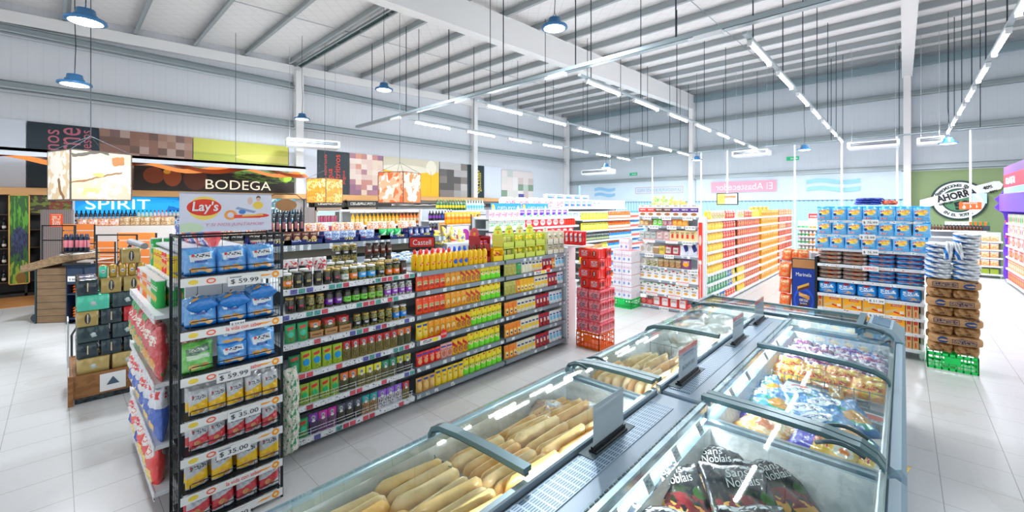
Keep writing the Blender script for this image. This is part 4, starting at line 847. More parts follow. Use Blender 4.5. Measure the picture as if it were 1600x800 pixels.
SB = [snk('green and red snack bag', '2E9A48', [('e', .5, .7, .4, .18, 'C8282C'), ('s', .5, .72, .34, .07, 'F4EEE0'), ('n', .5, .25, .45, .25, 'D8A84A', 5)], .22, .36, 71), snk('red snack bag with gold crisps', 'B8242A', [('s', .5, .72, .4, .09, 'F4EEE0'), ('e', .5, .3, .34, .2, 'D8A048'), ('n', .5, .12, .5, .1, '3A8A40', 6)], .22, .36, 72),
      snk('blue and white snack bag', '2A5CB0', [('r', .5, .8, .5, .2, 'E4E6EC'), ('s', .5, .84, .44, .07, 'C8242A'), ('e', .5, .28, .26, .15, 'E8C468')], .2, .36, 73), snk('white snack bag with red lettering', 'E8E4E2', [('s', .5, .75, .44, .09, 'D02A30'), ('d', .5, .35, .6, .12, '2A5CB0', .3), ('e', .4, .2, .25, .12, 'EAC874')], .2, .36, 74),
      snk('bright red snack bag', 'D8281E', [('e', .5, .78, .4, .14, 'F2ECE6'), ('s', .5, .78, .34, .07, 'C8242A'), ('e', .5, .3, .3, .18, 'F0D88A')], .23, .36, 75)]
row([(SB[0], 2), (SB[1], 1), (SB[0], 1), (SB[1], 2)], UE, 'third shelf', .40, -4.86, -3.5, .865, axis='X', gap=-.0)
row([(SB[3], 2), (SB[2], 1), (SB[3], 1), (SB[2], 2)], UE, 'fourth shelf', .40, -4.86, -3.5, .465, axis='X', gap=.02)
row([(SB[3], 1), (SB[4], 1), (SB[3], 1), (SB[4], 3)], UE, 'bottom shelf', .40, -4.86, -3.5, .10, axis='X', gap=-.0, scale=.94)
SBB = snk('dark blue snack bag', '1E3C9A', [('n', .5, .5, .5, .5, 'D8DCE8', 4)], .2, .27, 76); SRR = snk('red peaked snack bag', 'C81E22', [('n', .5, .4, .4, .3, 'E04A3A', 4), ('d', .3, .3, .2, .3, 'E8DCE0', .5)], .2, .28, 77)
for i, (p, x) in enumerate(((SBB, -4.84), (SRR, -4.62), (SBB, -4.44), (SRR, -4.2), (SBB, -4.0), (SRR, -3.8))):
    place(p, (x + .06, .72, 1.702), .1 * (-1) ** i, f'{p.desc} standing on top of the snack display, {ORD[i]} from left', 'bags on top of the snack display', scale=(1, 1, .85))
# green-white net bags hanging at the gondola corner
NETB = P_film('net_bag', 'bag', 'green and white net bag', pack('net bag', 'D8D4C4', [('n', .5, .5, .6, .6, '3E9A6E', 7), ('n', .5, .5, .6, .6, 'F0ECE0', 5)], .4), .13, .2, .09, 'pillow', 81)
for i in range(5):
    place(NETB, (FX + .09, 1.27, .07 + i * .115), R(90), f'green and white net bag hanging at the gondola corner, {ORD[i]} from the bottom', 'net bags at the gondola corner', rot=(R(3 if i % 2 else -6), 0, R(110)))
# ================================================================== the island freezers
FZB = mat('freezer blue grey', '9DB2BE', .35, .1); FZD = mat('freezer dark seal', '3E5358', .35, .2); FZG = mat('freezer lid frame', '5E777C', .3, .3)
ADDGLOW = mat('added strip glow', 'F4FAFF', .4, emit=4)  # emissive strip added to brighten the freezer interiors
LINER = pack('frosted liner', 'EAEEF0', [('n', .5, .5, .8, .8, 'F6F8F8', 3)], .55, bump=.5)
ALU = mat('brushed rail', 'B9C8D0', .25, .7); LIDGL = glass('freezer glass', 'FAFEFD', .6); BUMP = mat('freezer bumper', '8FA6B4', .4)
def profile(side):
    if side < 0: return [(-1.665, .885), (-1.64, .925), (-1.585, .95), (-1.45, .965), (-1.25, .972), (-1.055, .972)]
    return [(-.055, .885), (-.08, .92), (-.135, .948), (-.27, .965), (-.50, .972), (-.785, .972)]
def freezer(side, y0, y1, label, mid):
    t = empty('island_freezer', label, 'freezer', (0, y0, 0)); L = y1 - y0
    xo, xi = (-1.72, -1.04) if side < 0 else (0, -.80)         # outer and inner faces
    sg = 1 if side < 0 else -1
    xa, xb = min(xo, xi), max(xo, xi)
    mb = MB()
    mb.cbox(min(xo, xo + sg * .055), max(xo, xo + sg * .055), 0, L, .02, .84, .01)
    mb.box(min(xi, xi - sg * .02), max(xi, xi - sg * .02), 0, L, .1, .92)
    mb.box(xa + .02, xb - .02, 0, .035, .1, .84).box(xa + .02, xb - .02, L - .035, L, .1, .84).box(xa + .02, xb - .02, 0, L, .1, .14)
    ob('body', mb.mesh('body', FZB), t)
    ob('bumper', MB().cbox(min(xo - sg * .012, xo + sg * .06), max(xo - sg * .012, xo + sg * .06), 0, L, .80, .885, .018).mesh('bumper', BUMP), t)
    ob('outer_rail', MB().cbox(min(xo + sg * .05, xo + sg * .075), max(xo + sg * .05, xo + sg * .075), 0, L, .86, .9, .006).mesh('outer_rail', ALU), t)
    ob('inner_rail', MB().cbox(min(xi, xi - sg * .0) - (.0 if side > 0 else .035), max(xi, xi) + (.035 if side > 0 else 0), 0, L, .92, .955, .006).mesh('inner_rail', ALU), t)
    lx0, lx1 = xa + .06, xb - .03
    mb = MB(); zf = .52
    mb.add([(lx0, .04, .85), (lx1, .04, .85), (lx1, L - .04, .85), (lx0, L - .04, .85), (lx0 + .05, .1, zf), (lx1 - .05, .1, zf), (lx1 - .05, L - .1, zf), (lx0 + .05, L - .1, zf)],
           [(0, 1, 5, 4), (1, 2, 6, 5), (2, 3, 7, 6), (3, 0, 4, 7), (4, 5, 6, 7)])
    ob('frosted_liner', mb.mesh('frosted_liner', LINER), t)
    pr = profile(side)
    def strip(ya, yb, dz, th, m_, nm):
        vs = [(x, y, z + dz + o) for o in (0, th) for y in (ya, yb) for x, z in pr]; n = len(pr); mb = MB(); fs = []
        for i in range(n - 1): fs += [(i, i + 1, n + i + 1, n + i), (2 * n + i, 3 * n + i, 3 * n + i + 1, 2 * n + i + 1), (i, 2 * n + i, 2 * n + i + 1, i + 1), (n + i, n + i + 1, 3 * n + i + 1, 3 * n + i)]
        fs += [(0, n, 3 * n, 2 * n), (n - 1, 3 * n - 1, 4 * n - 1, 2 * n - 1)]
        return MB().add(vs, fs).mesh(nm, m_, False)
    for k, (ya, yb, dz) in enumerate(((.0, mid + .03, 0), (mid, L, .012))):
        lid = ob('sliding_lid', strip(ya + .03, yb - .03, dz + .004, .004, LIDGL, 'sliding_lid'), t)
        ob('lid_frame', strip(ya, ya + .045, dz, .022, FZG, 'lid_frame'), lid)
        ob('lid_frame', strip(yb - (.045 if k else .02), yb, dz, .022 if k else .012, FZG if k else FZD, 'lid_frame'), lid)
        hx = pr[2][0]; yy = yb - .09 if k else ya + .09
        n = 8; pts = [(hx - sg * .02 + sg * .17 * i / n, yy, .952 + dz + .028 * math.sin(math.pi * i / n)) for i in range(n + 1)]
        ob('handle', MB().tube(pts, .009, 6).mesh('handle', FZD, True), lid)
    ob('added_glow_strip', MB().box(min(xi, xi) - (-.0 if side < 0 else 0) + (-.045 if side < 0 else .03), xi + (-.03 if side < 0 else .045), .05, L - .05, .885, .892).mesh('added_glow_strip', ADDGLOW), t)  # added glowing strip with its own area lamp, lifts the dull freezer interior
    ld = bpy.data.lights.new('added_fill_glow', 'AREA'); ld.shape = 'RECTANGLE'; ld.size = .02; ld.size_y = L - .1; ld.energy = 4.5; ld.color = (.95, .98, 1)
    lo = bpy.data.objects.new('added_fill_glow', ld); COL.objects.link(lo); lo.parent = t; lo.location = (xi - sg * .0 + (-.04 if side < 0 else .04), L / 2, .88); lo.rotation_euler = (0, R(-28 if side > 0 else 28), 0)
    # wire divider inside
    mb = MB()
    for i in range(9): x = lx0 + .05 + i * (lx1 - lx0 - .1) / 8; mb.tube([(x, mid, .53), (x, mid, .84)], .003, 4)
    for z in (.56, .7, .83): mb.tube([(lx0 + .05, mid, z), (lx1 - .05, mid, z)], .003, 4)
    ob('wire_divider', mb.mesh('wire_divider', MGREY), t)
    return t
freezer(-1, -.1, 2.36, 'left freezer unit with frozen yellow packs, nearest the long gondola and lowest in view', 1.3)
freezer(-1, 2.40, 4.70, 'left freezer unit with yellow packs and white poultry bags, farther along', 1.1)
freezer(1, -.1, 2.36, 'right freezer unit holding black frozen meal bags', 1.0)
freezer(1, 2.40, 4.70, 'right freezer unit holding blue and yellow frozen bags', 1.08)
# console between the two rows
m = mat('vent grille', 'AEBECB', .35, .2); T = NT(m); q = T.sep(T.coord('Object'))
fx = T.math('FRACT', T.math('DIVIDE', T.math('ADD', q[0], 3), .011)); fy = T.math('FRACT', T.math('DIVIDE', q[1], .038)); 
edge = T.math('MULTIPLY', T.math('GREATER_THAN', fy, .22), T.math('GREATER_THAN', fx, .48))
grp = T.math('GREATER_THAN', T.math('FRACT', T.math('DIVIDE', T.math('ADD', q[0], 3), .125)), .06)
T.l.new(T.mix(T.math('MULTIPLY', edge, grp), lin('AEBECB'), lin('4C6C88')), T.n['Principled BSDF'].inputs['Base Color'])
VENT = m
for k, (a, b) in enumerate(((-.1, 2.36), (2.40, 4.70))):
    t = empty('freezer_console', f'grey vented console between the freezer rows, {"nearest" if k == 0 else "farther"} section', 'console', (0, a, 0))
    L = b - a
    ob('console_body', MB().cbox(-1.035, -.805, 0, L, .1, .93, .008).mesh('console_body', mat('console grey', '9FB0BF', .35, .1)), t)
    ob('vent_grille', MB().box(-1.015, -.895, .06, L - .14, .928, .934).mesh('vent_grille', VENT), t)
    mb = MB(); y = .03
    while y < L - .03: mb.box(-.822, -.816, y, y + .022, .929, .9345); y += .034
    s_ = ob('slot_row', mb.mesh('slot_row', FZD), t); s_['kind'] = 'stuff'
for k, (a, b, x, red) in enumerate(((1.57, 1.85, -.985, 0), (2.52, 2.84, -.985, 1), (3.54, 3.84, -.965, 1), (4.29, 4.62, -.985, 1))):
    t = empty('sign_holder', f'clear sign holder on the freezer console, {ORD[k]} from the lid of frozen packs', 'sign holder', (x, a, .935), R(90))
    w = b - a
    ob('black_base', MB().cbox(0, w, -.02, .02, 0, .012, .003).box(0, w, -.008, .008, .01, .028).mesh('black_base', BLACK), t)
    ob('acrylic_sheet', MB().box(.004, w - .004, -.0045, -.003, .02, .215).box(.004, w - .004, .003, .0045, .02, .215).mesh('acrylic_sheet', glass('acrylic', 'FCFEFE', .4)), t)
    c_ = ob('paper_card', MB().box(.008, w - .008, -.001, .001, .022, .205).mesh('paper_card', pack('freezer card', 'C2C8CE', [('r', .5, .93, .5, .1, 'D07A78'), ('s', .5, .93, .16, .04, 'E8B0A8'), ('r', .5, .76, .3, .03, '8A98B4'), ('s', .5, .62, .3, .05, '9AA2AA')]) if red else mat('grey card', 'C0C5CA', .5)), t)
    if k == 1: lettering('$269.00', mat('faint grey ink', '7A8288', .6), c_, (w / 2, -.003, .085), .2, .03)
    ob('recess_plate', MB().box(-.04, w + .06, -.028, .045, -.002, .002).mesh('recess_plate', mat('dark recess', '55666C', .5)), t)
# small white price clips on the right inner rail
for k, y in enumerate((1.35, 1.62, 1.9, 2.2, 2.75, 3.1, 3.6, 4.0)):
    o = ob('price_clip', MB().box(-.03, .03, -.001, .001, -.028, .028).mesh('price_clip', pack('clip print', 'E4E8EA', [('s', .5, .5, .36, .3, '8A9AA4')])), None, (-.752, y, .885), label=f'small white price clip inside the right freezer row, {ORD[k]} along the inner rail', cat='price clip', group=None)
    o.rotation_euler = (R(-25), 0, R(90))
# frozen contents
SLAB = [P_film('frozen_pack', 'frozen food', d_, pack(d_ + ' film', c_, [], .3, coat=.4, bump=.25), .32, .19, .054, 'slab', s_, 12, 8) for d_, c_, s_ in (('butter-yellow frozen pack', 'F4D49C', 91), ('pale yellow frozen pack', 'F4DCB0', 92), ('amber frozen pack', 'EFC484', 93))]
rnd = random.Random(9)
def slabs(ys, x0, x1, step, z0, z1, where, side='left', pick=(0, 0, 1, 2)):
    n = int((x1 - x0) / step)
    for r_, y in enumerate(ys):
        for i in range(n):
            x = x0 + i * step; z = z0 + (z1 - z0) * i / max(1, n - 1) + rnd.uniform(-.012, .012)
            p = SLAB[rnd.choice(pick)]
            place(p, (x, y + rnd.uniform(-.02, .02), z), 0, f'{p.desc}, {ORD[i]} from the aisle, {ORD[r_]} row, {where}', f'frozen packs standing in the {where}', rot=(R(14 + rnd.uniform(-5, 5)), R(rnd.uniform(-9, 0)), R(82 + rnd.uniform(-3, 3))), scale=(1, 1, rnd.uniform(.92, 1.05)))
slabs([.76, 1.07], -1.60, -1.07, .053, .655, .69, 'near left lid', )
slabs([1.42, 1.74, 2.02], -1.57, -1.06, .054, .64, .68, 'second left lid')
slabs([2.74, 3.05], -1.60, -1.06, .055, .65, .69, 'third left lid', pick=(1, 1, 0, 2))
ICE = P_film('frozen_bag', 'frozen food', 'clear bag of frozen meat', pack('clear meat film', 'D8A890', [('n', .5, .5, .6, .6, 'E8D4C8', 4), ('r', .6, .6, .14, .1, 'D8DCE0')], .2, coat=.6), .22, .2, .09, 'pillow', 95)
for i, (x, y, z) in enumerate([(-1.52, 1.9, .80), (-1.42, 2.10, .76), (-1.25, 2.15, .8), (-1.5, 2.52, .74), (-1.38, 2.54, .74), (-1.24, 2.54, .76), (-1.3, 3.25, .82)]):
    place(ICE, (x, y, z), 0, f'clear bag of frozen meat among yellow packs, {ORD[i]} along the left freezers', 'clear bags among the frozen packs', rot=(R(-75), 0, R(20 + 40 * i)), scale=(1, 1, .9))
WB = [P_film('x', 'x', 'x', LINER, .1, .1, .02)]
POU = [Pr('poultry_bag', 'frozen food', 'white bag of frozen poultry', blob(.27, .22, .15, sd, 14, 9, .07).mesh('poultry_bag', pack('poultry film', 'EDE8E2', [('n', .5, .5, .6, .6, 'F8F6F4', 4), ('n', .5, .4, .3, .3, 'E4D2B8', 5)], .2, coat=.7), True), .27, .22, .15) for sd in (1, 2, 3)]
k = 0
for lay, (zz, ys) in enumerate(((.62, (3.72, 3.98, 4.24, 4.48)), (.73, (3.85, 4.12, 4.38)))):
    for y in ys:
        for x in (-1.48, -1.32, -1.15) if lay == 0 else (-1.38, -1.2):
            k += 1; place(rnd.choice(POU), (x + rnd.uniform(-.03, .03), y, zz + (x + 1.5) * .25), rnd.uniform(0, 3), f'white bag of frozen poultry, {ORD[k - 1]} in the pile under the fourth left lid', 'poultry bags under the fourth left lid')
for k in range(3): place(POU[k], (-1.28 + .1 * k, 3.42 + .05 * k, .70), k, f'white bag of frozen poultry beside the yellow packs, {ORD[k]} from the aisle', 'poultry bags beside the packs')
def fbag(desc, base, sh, w=.24, h=.3, d=.06, seed=0): return P_film('frozen_bag', 'frozen food', desc, pack(desc + ' film', base, sh, .18, mott=.12, spec=.8, coat=.6, bump=.6), w, h, d, 'pillow', seed, 12, 14)
BLKB = P_film('frozen_bag', 'frozen food', 'black frozen meal bag with white script', pack('black meal film', '0C1620', [('n', .5, .3, .5, .3, '2E3E2A', 5), ('e', .28, .25, .22, .14, 'E0B060'), ('e', .72, .2, .2, .12, 'D8A85C'), ('n', .5, .35, .5, .14, '7A2E34', 7), ('e', .85, .5, .1, .08, '3E6A34'), ('n', .5, .96, .5, .05, 'C8CCD0', 8)], .3, spec=.5, coat=.25, bump=.3), .27, .33, .07, 'pillow', 101, 12, 14)
SCR = mat('white script print', 'E8ECEE', .5)
def script_bag(p, loc, rot, label, group):
    o = place(p, (loc[0], loc[1] + .36, loc[2] + .13), 0, label, group, rot=rot)
    a = lettering('Sans', SCR, o, (0, -.012, .255), .10, .038, shear=.3); a.rotation_euler = (0, R(-12), 0)
    b = lettering('Noblais', SCR, o, (.01, -.016, .21), .14, .042, shear=.3); b.rotation_euler = (0, R(-12), 0)
    return o
k = 0
for (x, y, z, a) in ((-.60, 1.30, .62, -140), (-.40, 1.42, .64, -148), (-.22, 1.25, .63, -135), (-.55, .95, .63, -150), (-.30, 1.02, .65, -140), (-.15, .85, .62, -130), (-.58, 1.62, .58, -152), (-.3, 1.7, .58, -138), (-.45, .7, .62, -145)):
    k += 1; script_bag(BLKB, (x, y, z), (R(-72), 0, R(a + 180)), f'black frozen meal bag with white script, {ORD[k - 1]} in the near right freezer pile', 'black frozen meal bags')
ORB = fbag('orange and yellow frozen bag', 'E88A2E', [('n', .5, .5, .5, .5, 'F2D050', 5), ('r', .5, .2, .5, .1, '2A3A7A')], .2, .22, .05, 102)
for i, (x, y) in enumerate(((-.42, 1.95), (-.62, 1.85))): place(ORB, (x, y + .2, .7), 0, f'orange and yellow frozen bag at the far edge of the black bags, {ORD[i]} one', 'orange frozen bags', rot=(R(-78), 0, R(40 + 60 * i)))
BLU = fbag('blue frozen bag with golden food picture', '2C86C4', [('n', .5, .3, .5, .3, '2AA08A', 4), ('e', .7, .35, .26, .16, 'D8A04A'), ('e', .3, .75, .3, .16, 'E6EEF4'), ('s', .3, .75, .24, .07, '1A4A90'), ('e', .25, .2, .14, .1, 'C88A3A')], .28, .34, .07, 103)
YLW = fbag('yellow frozen bag with red print', 'F2BE34', [('r', .2, .5, .2, .5, '5A4FB8'), ('s', .5, .55, .12, .2, 'C83A5A'), ('e', .8, .4, .14, .25, 'E8E4D8'), ('e', .82, .4, .07, .12, 'E88A3A')], .3, .2, .06, 104)
ORG = fbag('tan and orange frozen bag', 'E8A85A', [('n', .5, .5, .5, .5, 'F2E0C0', 4), ('e', .5, .5, .2, .2, 'B86A30')], .28, .2, .06, 105)
BX = P_box('frozen_box', 'frozen food', 'grey and white frozen food box', pack('frozen box print', 'D8DCE0', [('r', .5, .85, .5, .15, '3A444C'), ('e', .5, .4, .3, .2, 'C85A4A'), ('s', .5, .15, .4, .06, '4A5058')], .4), .2, .13, .05)
lst = [(BLU, -.62, 3.18, -150), (BLU, -.38, 3.1, -160), (BLU, -.2, 3.0, -155), (BLU, -.55, 2.95, -148), (BLU, -.3, 2.85, -160), (BLU, -.16, 2.78, -140), (YLW, -.62, 2.76, 170), (ORG, -.6, 2.6, 160), (YLW, -.32, 2.58, 172), (ORG, -.45, 2.7, 150), (YLW, -.17, 2.6, 165), (BX, -.5, 3.32, 175), (BX, -.27, 3.34, 172), (BX, -.14, 3.22, 168), (ORG, -.4, 3.36, 190)]
cn_ = {}
for i, (p, x, y, a) in enumerate(lst):
    cn_[p.desc] = cn_.get(p.desc, 0) + 1
    place(p, (x, y, .75 + .02 * (i % 3) + (x + .5) * -.05), 0, f'{p.desc}, {ORD[cn_[p.desc] - 1]} in the third right lid pile', f'{p.desc}s in the right freezer', rot=(R(-80), 0, R(a + 180)))
PUR = fbag('white frozen bag with purple marks', 'E4DEE8', [('n', .5, .5, .5, .5, '7A5A9A', 6), ('s', .5, .6, .4, .1, 'B04A6A')], .2, .17, .06, 106)
OYB = fbag('orange frozen bag', 'EE9A34', [('n', .5, .5, .5, .5, 'F4D060', 5), ('s', .5, .5, .34, .12, 'C03A2A')], .2, .17, .05, 107)
k = 0
for r_ in range(6):
    for c_ in range(4):
        p = OYB if r_ < 2 else PUR; k += 1
        place(p, (-.66 + c_ * .16, 3.62 + r_ * .16, .74 + .015 * ((r_ + c_) % 2)), 0, f'{p.desc}, {ORD[c_]} across, {ORD[r_]} line, far right lid', f'{p.desc}s under the far right lid', rot=(R(-62), 0, R(8 * ((r_ + c_) % 3 - 1))))
# head unit closing the island
hd = empty('island_freezer', 'cross freezer unit with clear lid closing the far end of the island', 'freezer', (0, 4.74, 0))
ob('body', MB().cbox(-1.72, 0, 0, .66, .02, .86, .02).mesh('body', FZB), hd)
ob('frosted_tray', MB().box(-1.64, -.3, .06, .58, .86, .872).mesh('frosted_tray', LINER), hd)
ob('bumper', MB().cbox(-1.735, .012, .60, .68, .80, .885, .018).cbox(-.06, .012, 0, .62, .80, .885, .018).mesh('bumper', BUMP), hd)
mb = MB(); mb.add([(-1.68, .03, .955), (-.30, .03, .955), (-.30, .6, .93), (-1.68, .6, .93), (-1.68, .03, .961), (-.30, .03, .961), (-.30, .6, .936), (-1.68, .6, .936)], [(0, 3, 2, 1), (4, 5, 6, 7), (0, 1, 5, 4), (1, 2, 6, 5), (2, 3, 7, 6), (3, 0, 4, 7)])
ob('glass_lid', mb.mesh('glass_lid', LIDGL), hd)
ob('lid_frame', MB().box(-1.70, -.28, 0, .035, .94, .968).box(-1.70, -.28, .6, .63, .9, .945).box(-1.71, -1.67, 0, .63, .9, .955).box(-.31, -.26, 0, .63, .9, .965).mesh('lid_frame', FZG), hd)
mb = MB(); mb.add([(-.26, 0, .88), (0, 0, .88), (0, .6, .88), (-.26, .6, .88), (-.22, .04, 1.0), (-.07, .04, .97), (-.06, .55, .95), (-.22, .55, .97)], [(0, 3, 2, 1), (4, 5, 6, 7), (0, 1, 5, 4), (1, 2, 6, 5), (2, 3, 7, 6), (3, 0, 4, 7)])
ob('corner_cap', mb.mesh('corner_cap', FZB), hd)
ob('cap_window', MB().add([(-.2, .07, 1.0), (-.085, .07, .976), (-.08, .5, .96), (-.2, .5, .98)], [(0, 1, 2, 3)]).mesh('cap_window', mat('smoked window', '7E98A4', .15, .2, spec=.8)), hd)
# ================================================================== crates and stacks beside the gondola
def crate(name, label, loc, w, d, h, m, rz=0, group=None):
    t = empty(name, label, 'crate', loc, rz, group); mb = MB(); T_ = .008
    for (x0, x1, y0, y1, ax) in ((0, w, 0, T_, 0), (0, w, d - T_, d, 0), (0, T_, 0, d, 1), (w - T_, w, 0, d, 1)):
        L = w if ax == 0 else d; n = max(4, int(L / .06))
        for z0, z1 in ((0, .03), (h * .32, h * .38), (h * .62, h * .68), (h - .03, h)): mb.box(x0, x1, y0, y1, z0, z1)
        for i in range(n + 1):
            a = i * (L - .012) / n
            if ax == 0: mb.box(a, a + .012, y0, y1, 0, h)
            else: mb.box(x0, x1, a, a + .012, 0, h)
    ob('lattice_sides', mb.mesh('lattice_sides', m), t)
    ob('base_plate', MB().box(.004, w - .004, .004, d - .004, 0, .012).mesh('base_plate', m), t)
    lb = .06
    for k_, yy in enumerate((-.003, d)): ob('grip', MB().box(w / 2 - .07, w / 2 + .07, yy, yy + .003, h * .42, h * .82).mesh('grip', m), t)
    return t
ORC = mat('orange crate plastic', 'F0701E', .4); GRC = mat('green crate plastic', '12C060', .4)
crate('plastic_crate', 'orange lattice crate under the stack of red drink packs', (-3.47, 5.10, 0), .38, .42, .235, ORC)
PINKP = P_cans('can_pack', 'drink pack', 'pink-wrapped red can pack', pack('pink wrap', 'E4707C', [('n', .5, .6, .5, .4, 'EFA0A8', 4), ('e', .5, .45, .22, .28, 'C8B0B8'), ('s', .5, .45, .22, .24, '8A3040'), ('e', .98, .5, .05, .3, 'A01828')], .2, coat=.7), 3, 3, .033, .148)
REDP = P_cans('can_pack', 'drink pack', 'bright red six-can pack', pack('red wrap', 'DC3122', [('s', .5, .5, .26, .3, 'D8CCD4'), ('e', .98, .5, .04, .25, '8A1410')], .2, coat=.6), 3, 2, .032, .14)
REDE = P_cans('can_pack', 'drink pack', 'bright red can pack showing its end hole', pack('red wrap end', 'DC3122', [('e', .5, .5, .22, .32, '7A1814'), ('r', .5, .5, .05, .2, 'F0E0E0')], .2, coat=.6), 2, 3, .032, .14)
for l in range(4):
    z = .237 + l * .152
    for i in range(2):
        for j in range(2):
            place(PINKP, (-3.37 + .2 * i - .005, 5.11 + .2 * j, z), 0, f'pink-wrapped red can pack, {ORD[l]} layer up, {"outer" if i else "inner"} {"front" if not j else "back"} of the stack', 'pink-wrapped packs on the orange crate')
for l in range(4):
    z = .237 + .61 + l * .143
    a, b = (REDP, REDE) if l % 2 else (REDE, REDP)
    place(a, (-3.36, 5.14, z), 0, f'{a.desc}, {ORD[l]} red layer, inner side of stack', 'bright red packs on the stack')
    place(b, (-3.19, 5.13, z), 0, f'{b.desc}, {ORD[l]} red layer, outer side of stack', 'bright red packs on the stack')
    place(a, (-3.20, 5.33, z), 0, f'{a.desc}, {ORD[l]} red layer, back of stack', 'bright red packs on the stack')
    if l == 3: pass
# milk stack with green crate
crate('plastic_crate', 'green lattice crate under the stack of white milk packs', (-4.32, 7.62, 0), .42, .42, .19, GRC)
MILK = P_box('milk_pack', 'milk pack', 'white wrapped milk carton pack', pack('milk wrap', 'EEEAEE', [('r', .25, .5, .008, .5, 'D0C4CC'), ('r', .75, .5, .008, .5, 'D0C4CC'), ('s', .5, .6, .5, .12, 'D8B8C4'), ('e', .25, .3, .1, .12, '7A98C8'), ('e', .75, .3, .1, .12, '7A98C8'), ('r', .5, .99, .5, .015, 'D87880')], .25, coat=.5), .2, .235, .2, .008)
for l in range(4):
    for i in range(2):
        for j in range(2):
            place(MILK, (-4.21 + .205 * i, 7.63 + .2 * j, .192 + l * .238), 0, f'white wrapped milk carton pack, {ORD[l]} layer up, {"right" if i else "left"} {"front" if not j else "back"} of the milk stack', 'milk packs on the green crate')
place(MILK, (-4.1, 7.7, .192 + 4 * .238), .1, 'white wrapped milk carton pack alone on top of the milk stack', 'milk packs on the green crate')
# brown sugar packs and blue-white bags
crate('plastic_crate', 'green lattice crate under the brown paper packs', (.22, 7.42, 0), .44, .40, .2, GRC)
BRW = 'B3906A'
BL = P_film('paper_pack', 'paper pack', 'long brown paper pack with printed panel', pack('brown long print', BRW, [('r', .34, .5, .24, .26, '4A4458'), ('r', .34, .5, .225, .2, 'A8886A'), ('s', .34, .5, .21, .16, '2E3450'), ('e', .78, .45, .11, .3, '2A4A7A'), ('d', .8, .45, .08, .08, 'C8A880', .4), ('s', .8, .85, .14, .08, '5A4A4A')], .7), .47, .115, .2, 'slab', 111, 12, 8)
BL2 = P_film('paper_pack', 'paper pack', 'long brown paper pack with mark at its left', pack('brown long print two', BRW, [('r', .66, .5, .22, .26, '4A4458'), ('r', .66, .5, .205, .2, 'A8886A'), ('s', .66, .5, .19, .16, '2E3450'), ('e', .27, .5, .10, .32, '2A4A7A'), ('d', .28, .5, .08, .08, 'C8A880', -.4)], .7), .47, .115, .2, 'slab', 112, 12, 8)
BS = P_film('paper_pack', 'paper pack', 'short brown paper pack', pack('brown short', 'B08C64', [('s', .5, .35, .12, .08, '4A3A34'), ('d', .5, .6, .4, .02, '9A7850', .1)], .7), .235, .115, .38, 'slab', 113, 12, 8)
for l in range(8):
    z = .2 + l * .1135
    if l % 2 == 0:
        for i in range(2): place(BS, (.335 + .225 * i + random.uniform(-.01, .01), 7.42, z), random.uniform(-.03, .03), f'short brown paper pack, {"right" if i else "left"} one in {ORD[l]} layer of the brown stack', 'brown paper packs on the green crate')
    else:
        p = BL2 if l in (1, 5) else BL
        place(p, (.45 + random.uniform(-.01, .015), 7.41, z), random.uniform(-.02, .02), f'{p.desc}, {ORD[l]} layer of the brown stack, front', 'brown paper packs on the green crate')
        place(p, (.45, 7.62, z), 0, f'{p.desc}, {ORD[l]} layer of the brown stack, behind', 'brown paper packs on the green crate')
WBG = P_film('paper_pack', 'flour bag', 'white bag with blue corner', pack('white blue bag', 'F2F4F6', [('d', .0, .5, .12, .9, '2F7FC4', .8), ('s', .6, .5, .15, .2, 'D8DEE4')], .5), .24, .068, .36, 'slab', 114, 12, 6)
for l in range(9):
    for i in range(2):
        if l > 6 and i == 0: continue
        place(WBG, (.33 + .235 * i + random.uniform(-.012, .012), 7.44, 1.108 + l * .064), random.uniform(-.06, .06) + (math.pi if False else 0), f'white bag with blue corner, {"right" if i else "left"} column, {ORD[l]} up on the brown stack', 'white bags with blue corners')
for i in range(2): place(WBG, (.40 + .10 * i, 7.36, 1.38), 0, f'white bag with blue corner leaning upright on the stack front, {ORD[i]} one', 'leaning white bags', rot=(R(-12), R(6 - 12 * i), 0), scale=(.34, .6, 3.3))
# beer stack left
bw = empty('pallet_box', 'low brown wooden box with mountain logo card under the beer stack', 'wooden box', (-6.12, .08, 0), R(90))
WOODB = pack('brown board', '8A6440', [('n', .5, .5, .8, .8, '7A5634', 5)], .6)
mb = MB().cbox(0, .62, 0, .02, .06, .29, .003).cbox(0, .62, .86, .88, .06, .29, .003).cbox(0, .02, 0, .88, .06, .29, .003).cbox(.6, .62, 0, .88, .06, .29, .003).cbox(-.02, .02, -.02, .02, 0, .3, .003).cbox(.6, .64, -.02, .02, 0, .3, .003)
ob('wooden_sides', mb.mesh('wooden_sides', WOODB), bw)
ob('board_top', MB().box(.02, .6, .02, .86, .26, .28).mesh('board_top', WOODB), bw)
ob('mesh_plinth', MB().box(.03, .6, .02, .86, .0, .06).mesh('mesh_plinth', pack('black mesh', '14181A', [('s', .5, .5, .5, .4, '3A4448')], .6)), bw)
cd_ = ob('logo_card', MB().box(.21, .41, -.004, 0, .08, .26).mesh('logo_card', mat('ivory card', 'E8E8E6', .6)), bw)
ob('mountain_mark', MB().add([(.26, -.006, .14), (.36, -.006, .14), (.31, -.006, .22), (.285, -.006, .18), (.335, -.006, .18)], [(0, 1, 4, 3), (3, 4, 2)]).mesh('mountain_mark', mat('dark mountain', '4A5A68', .6)), cd_)
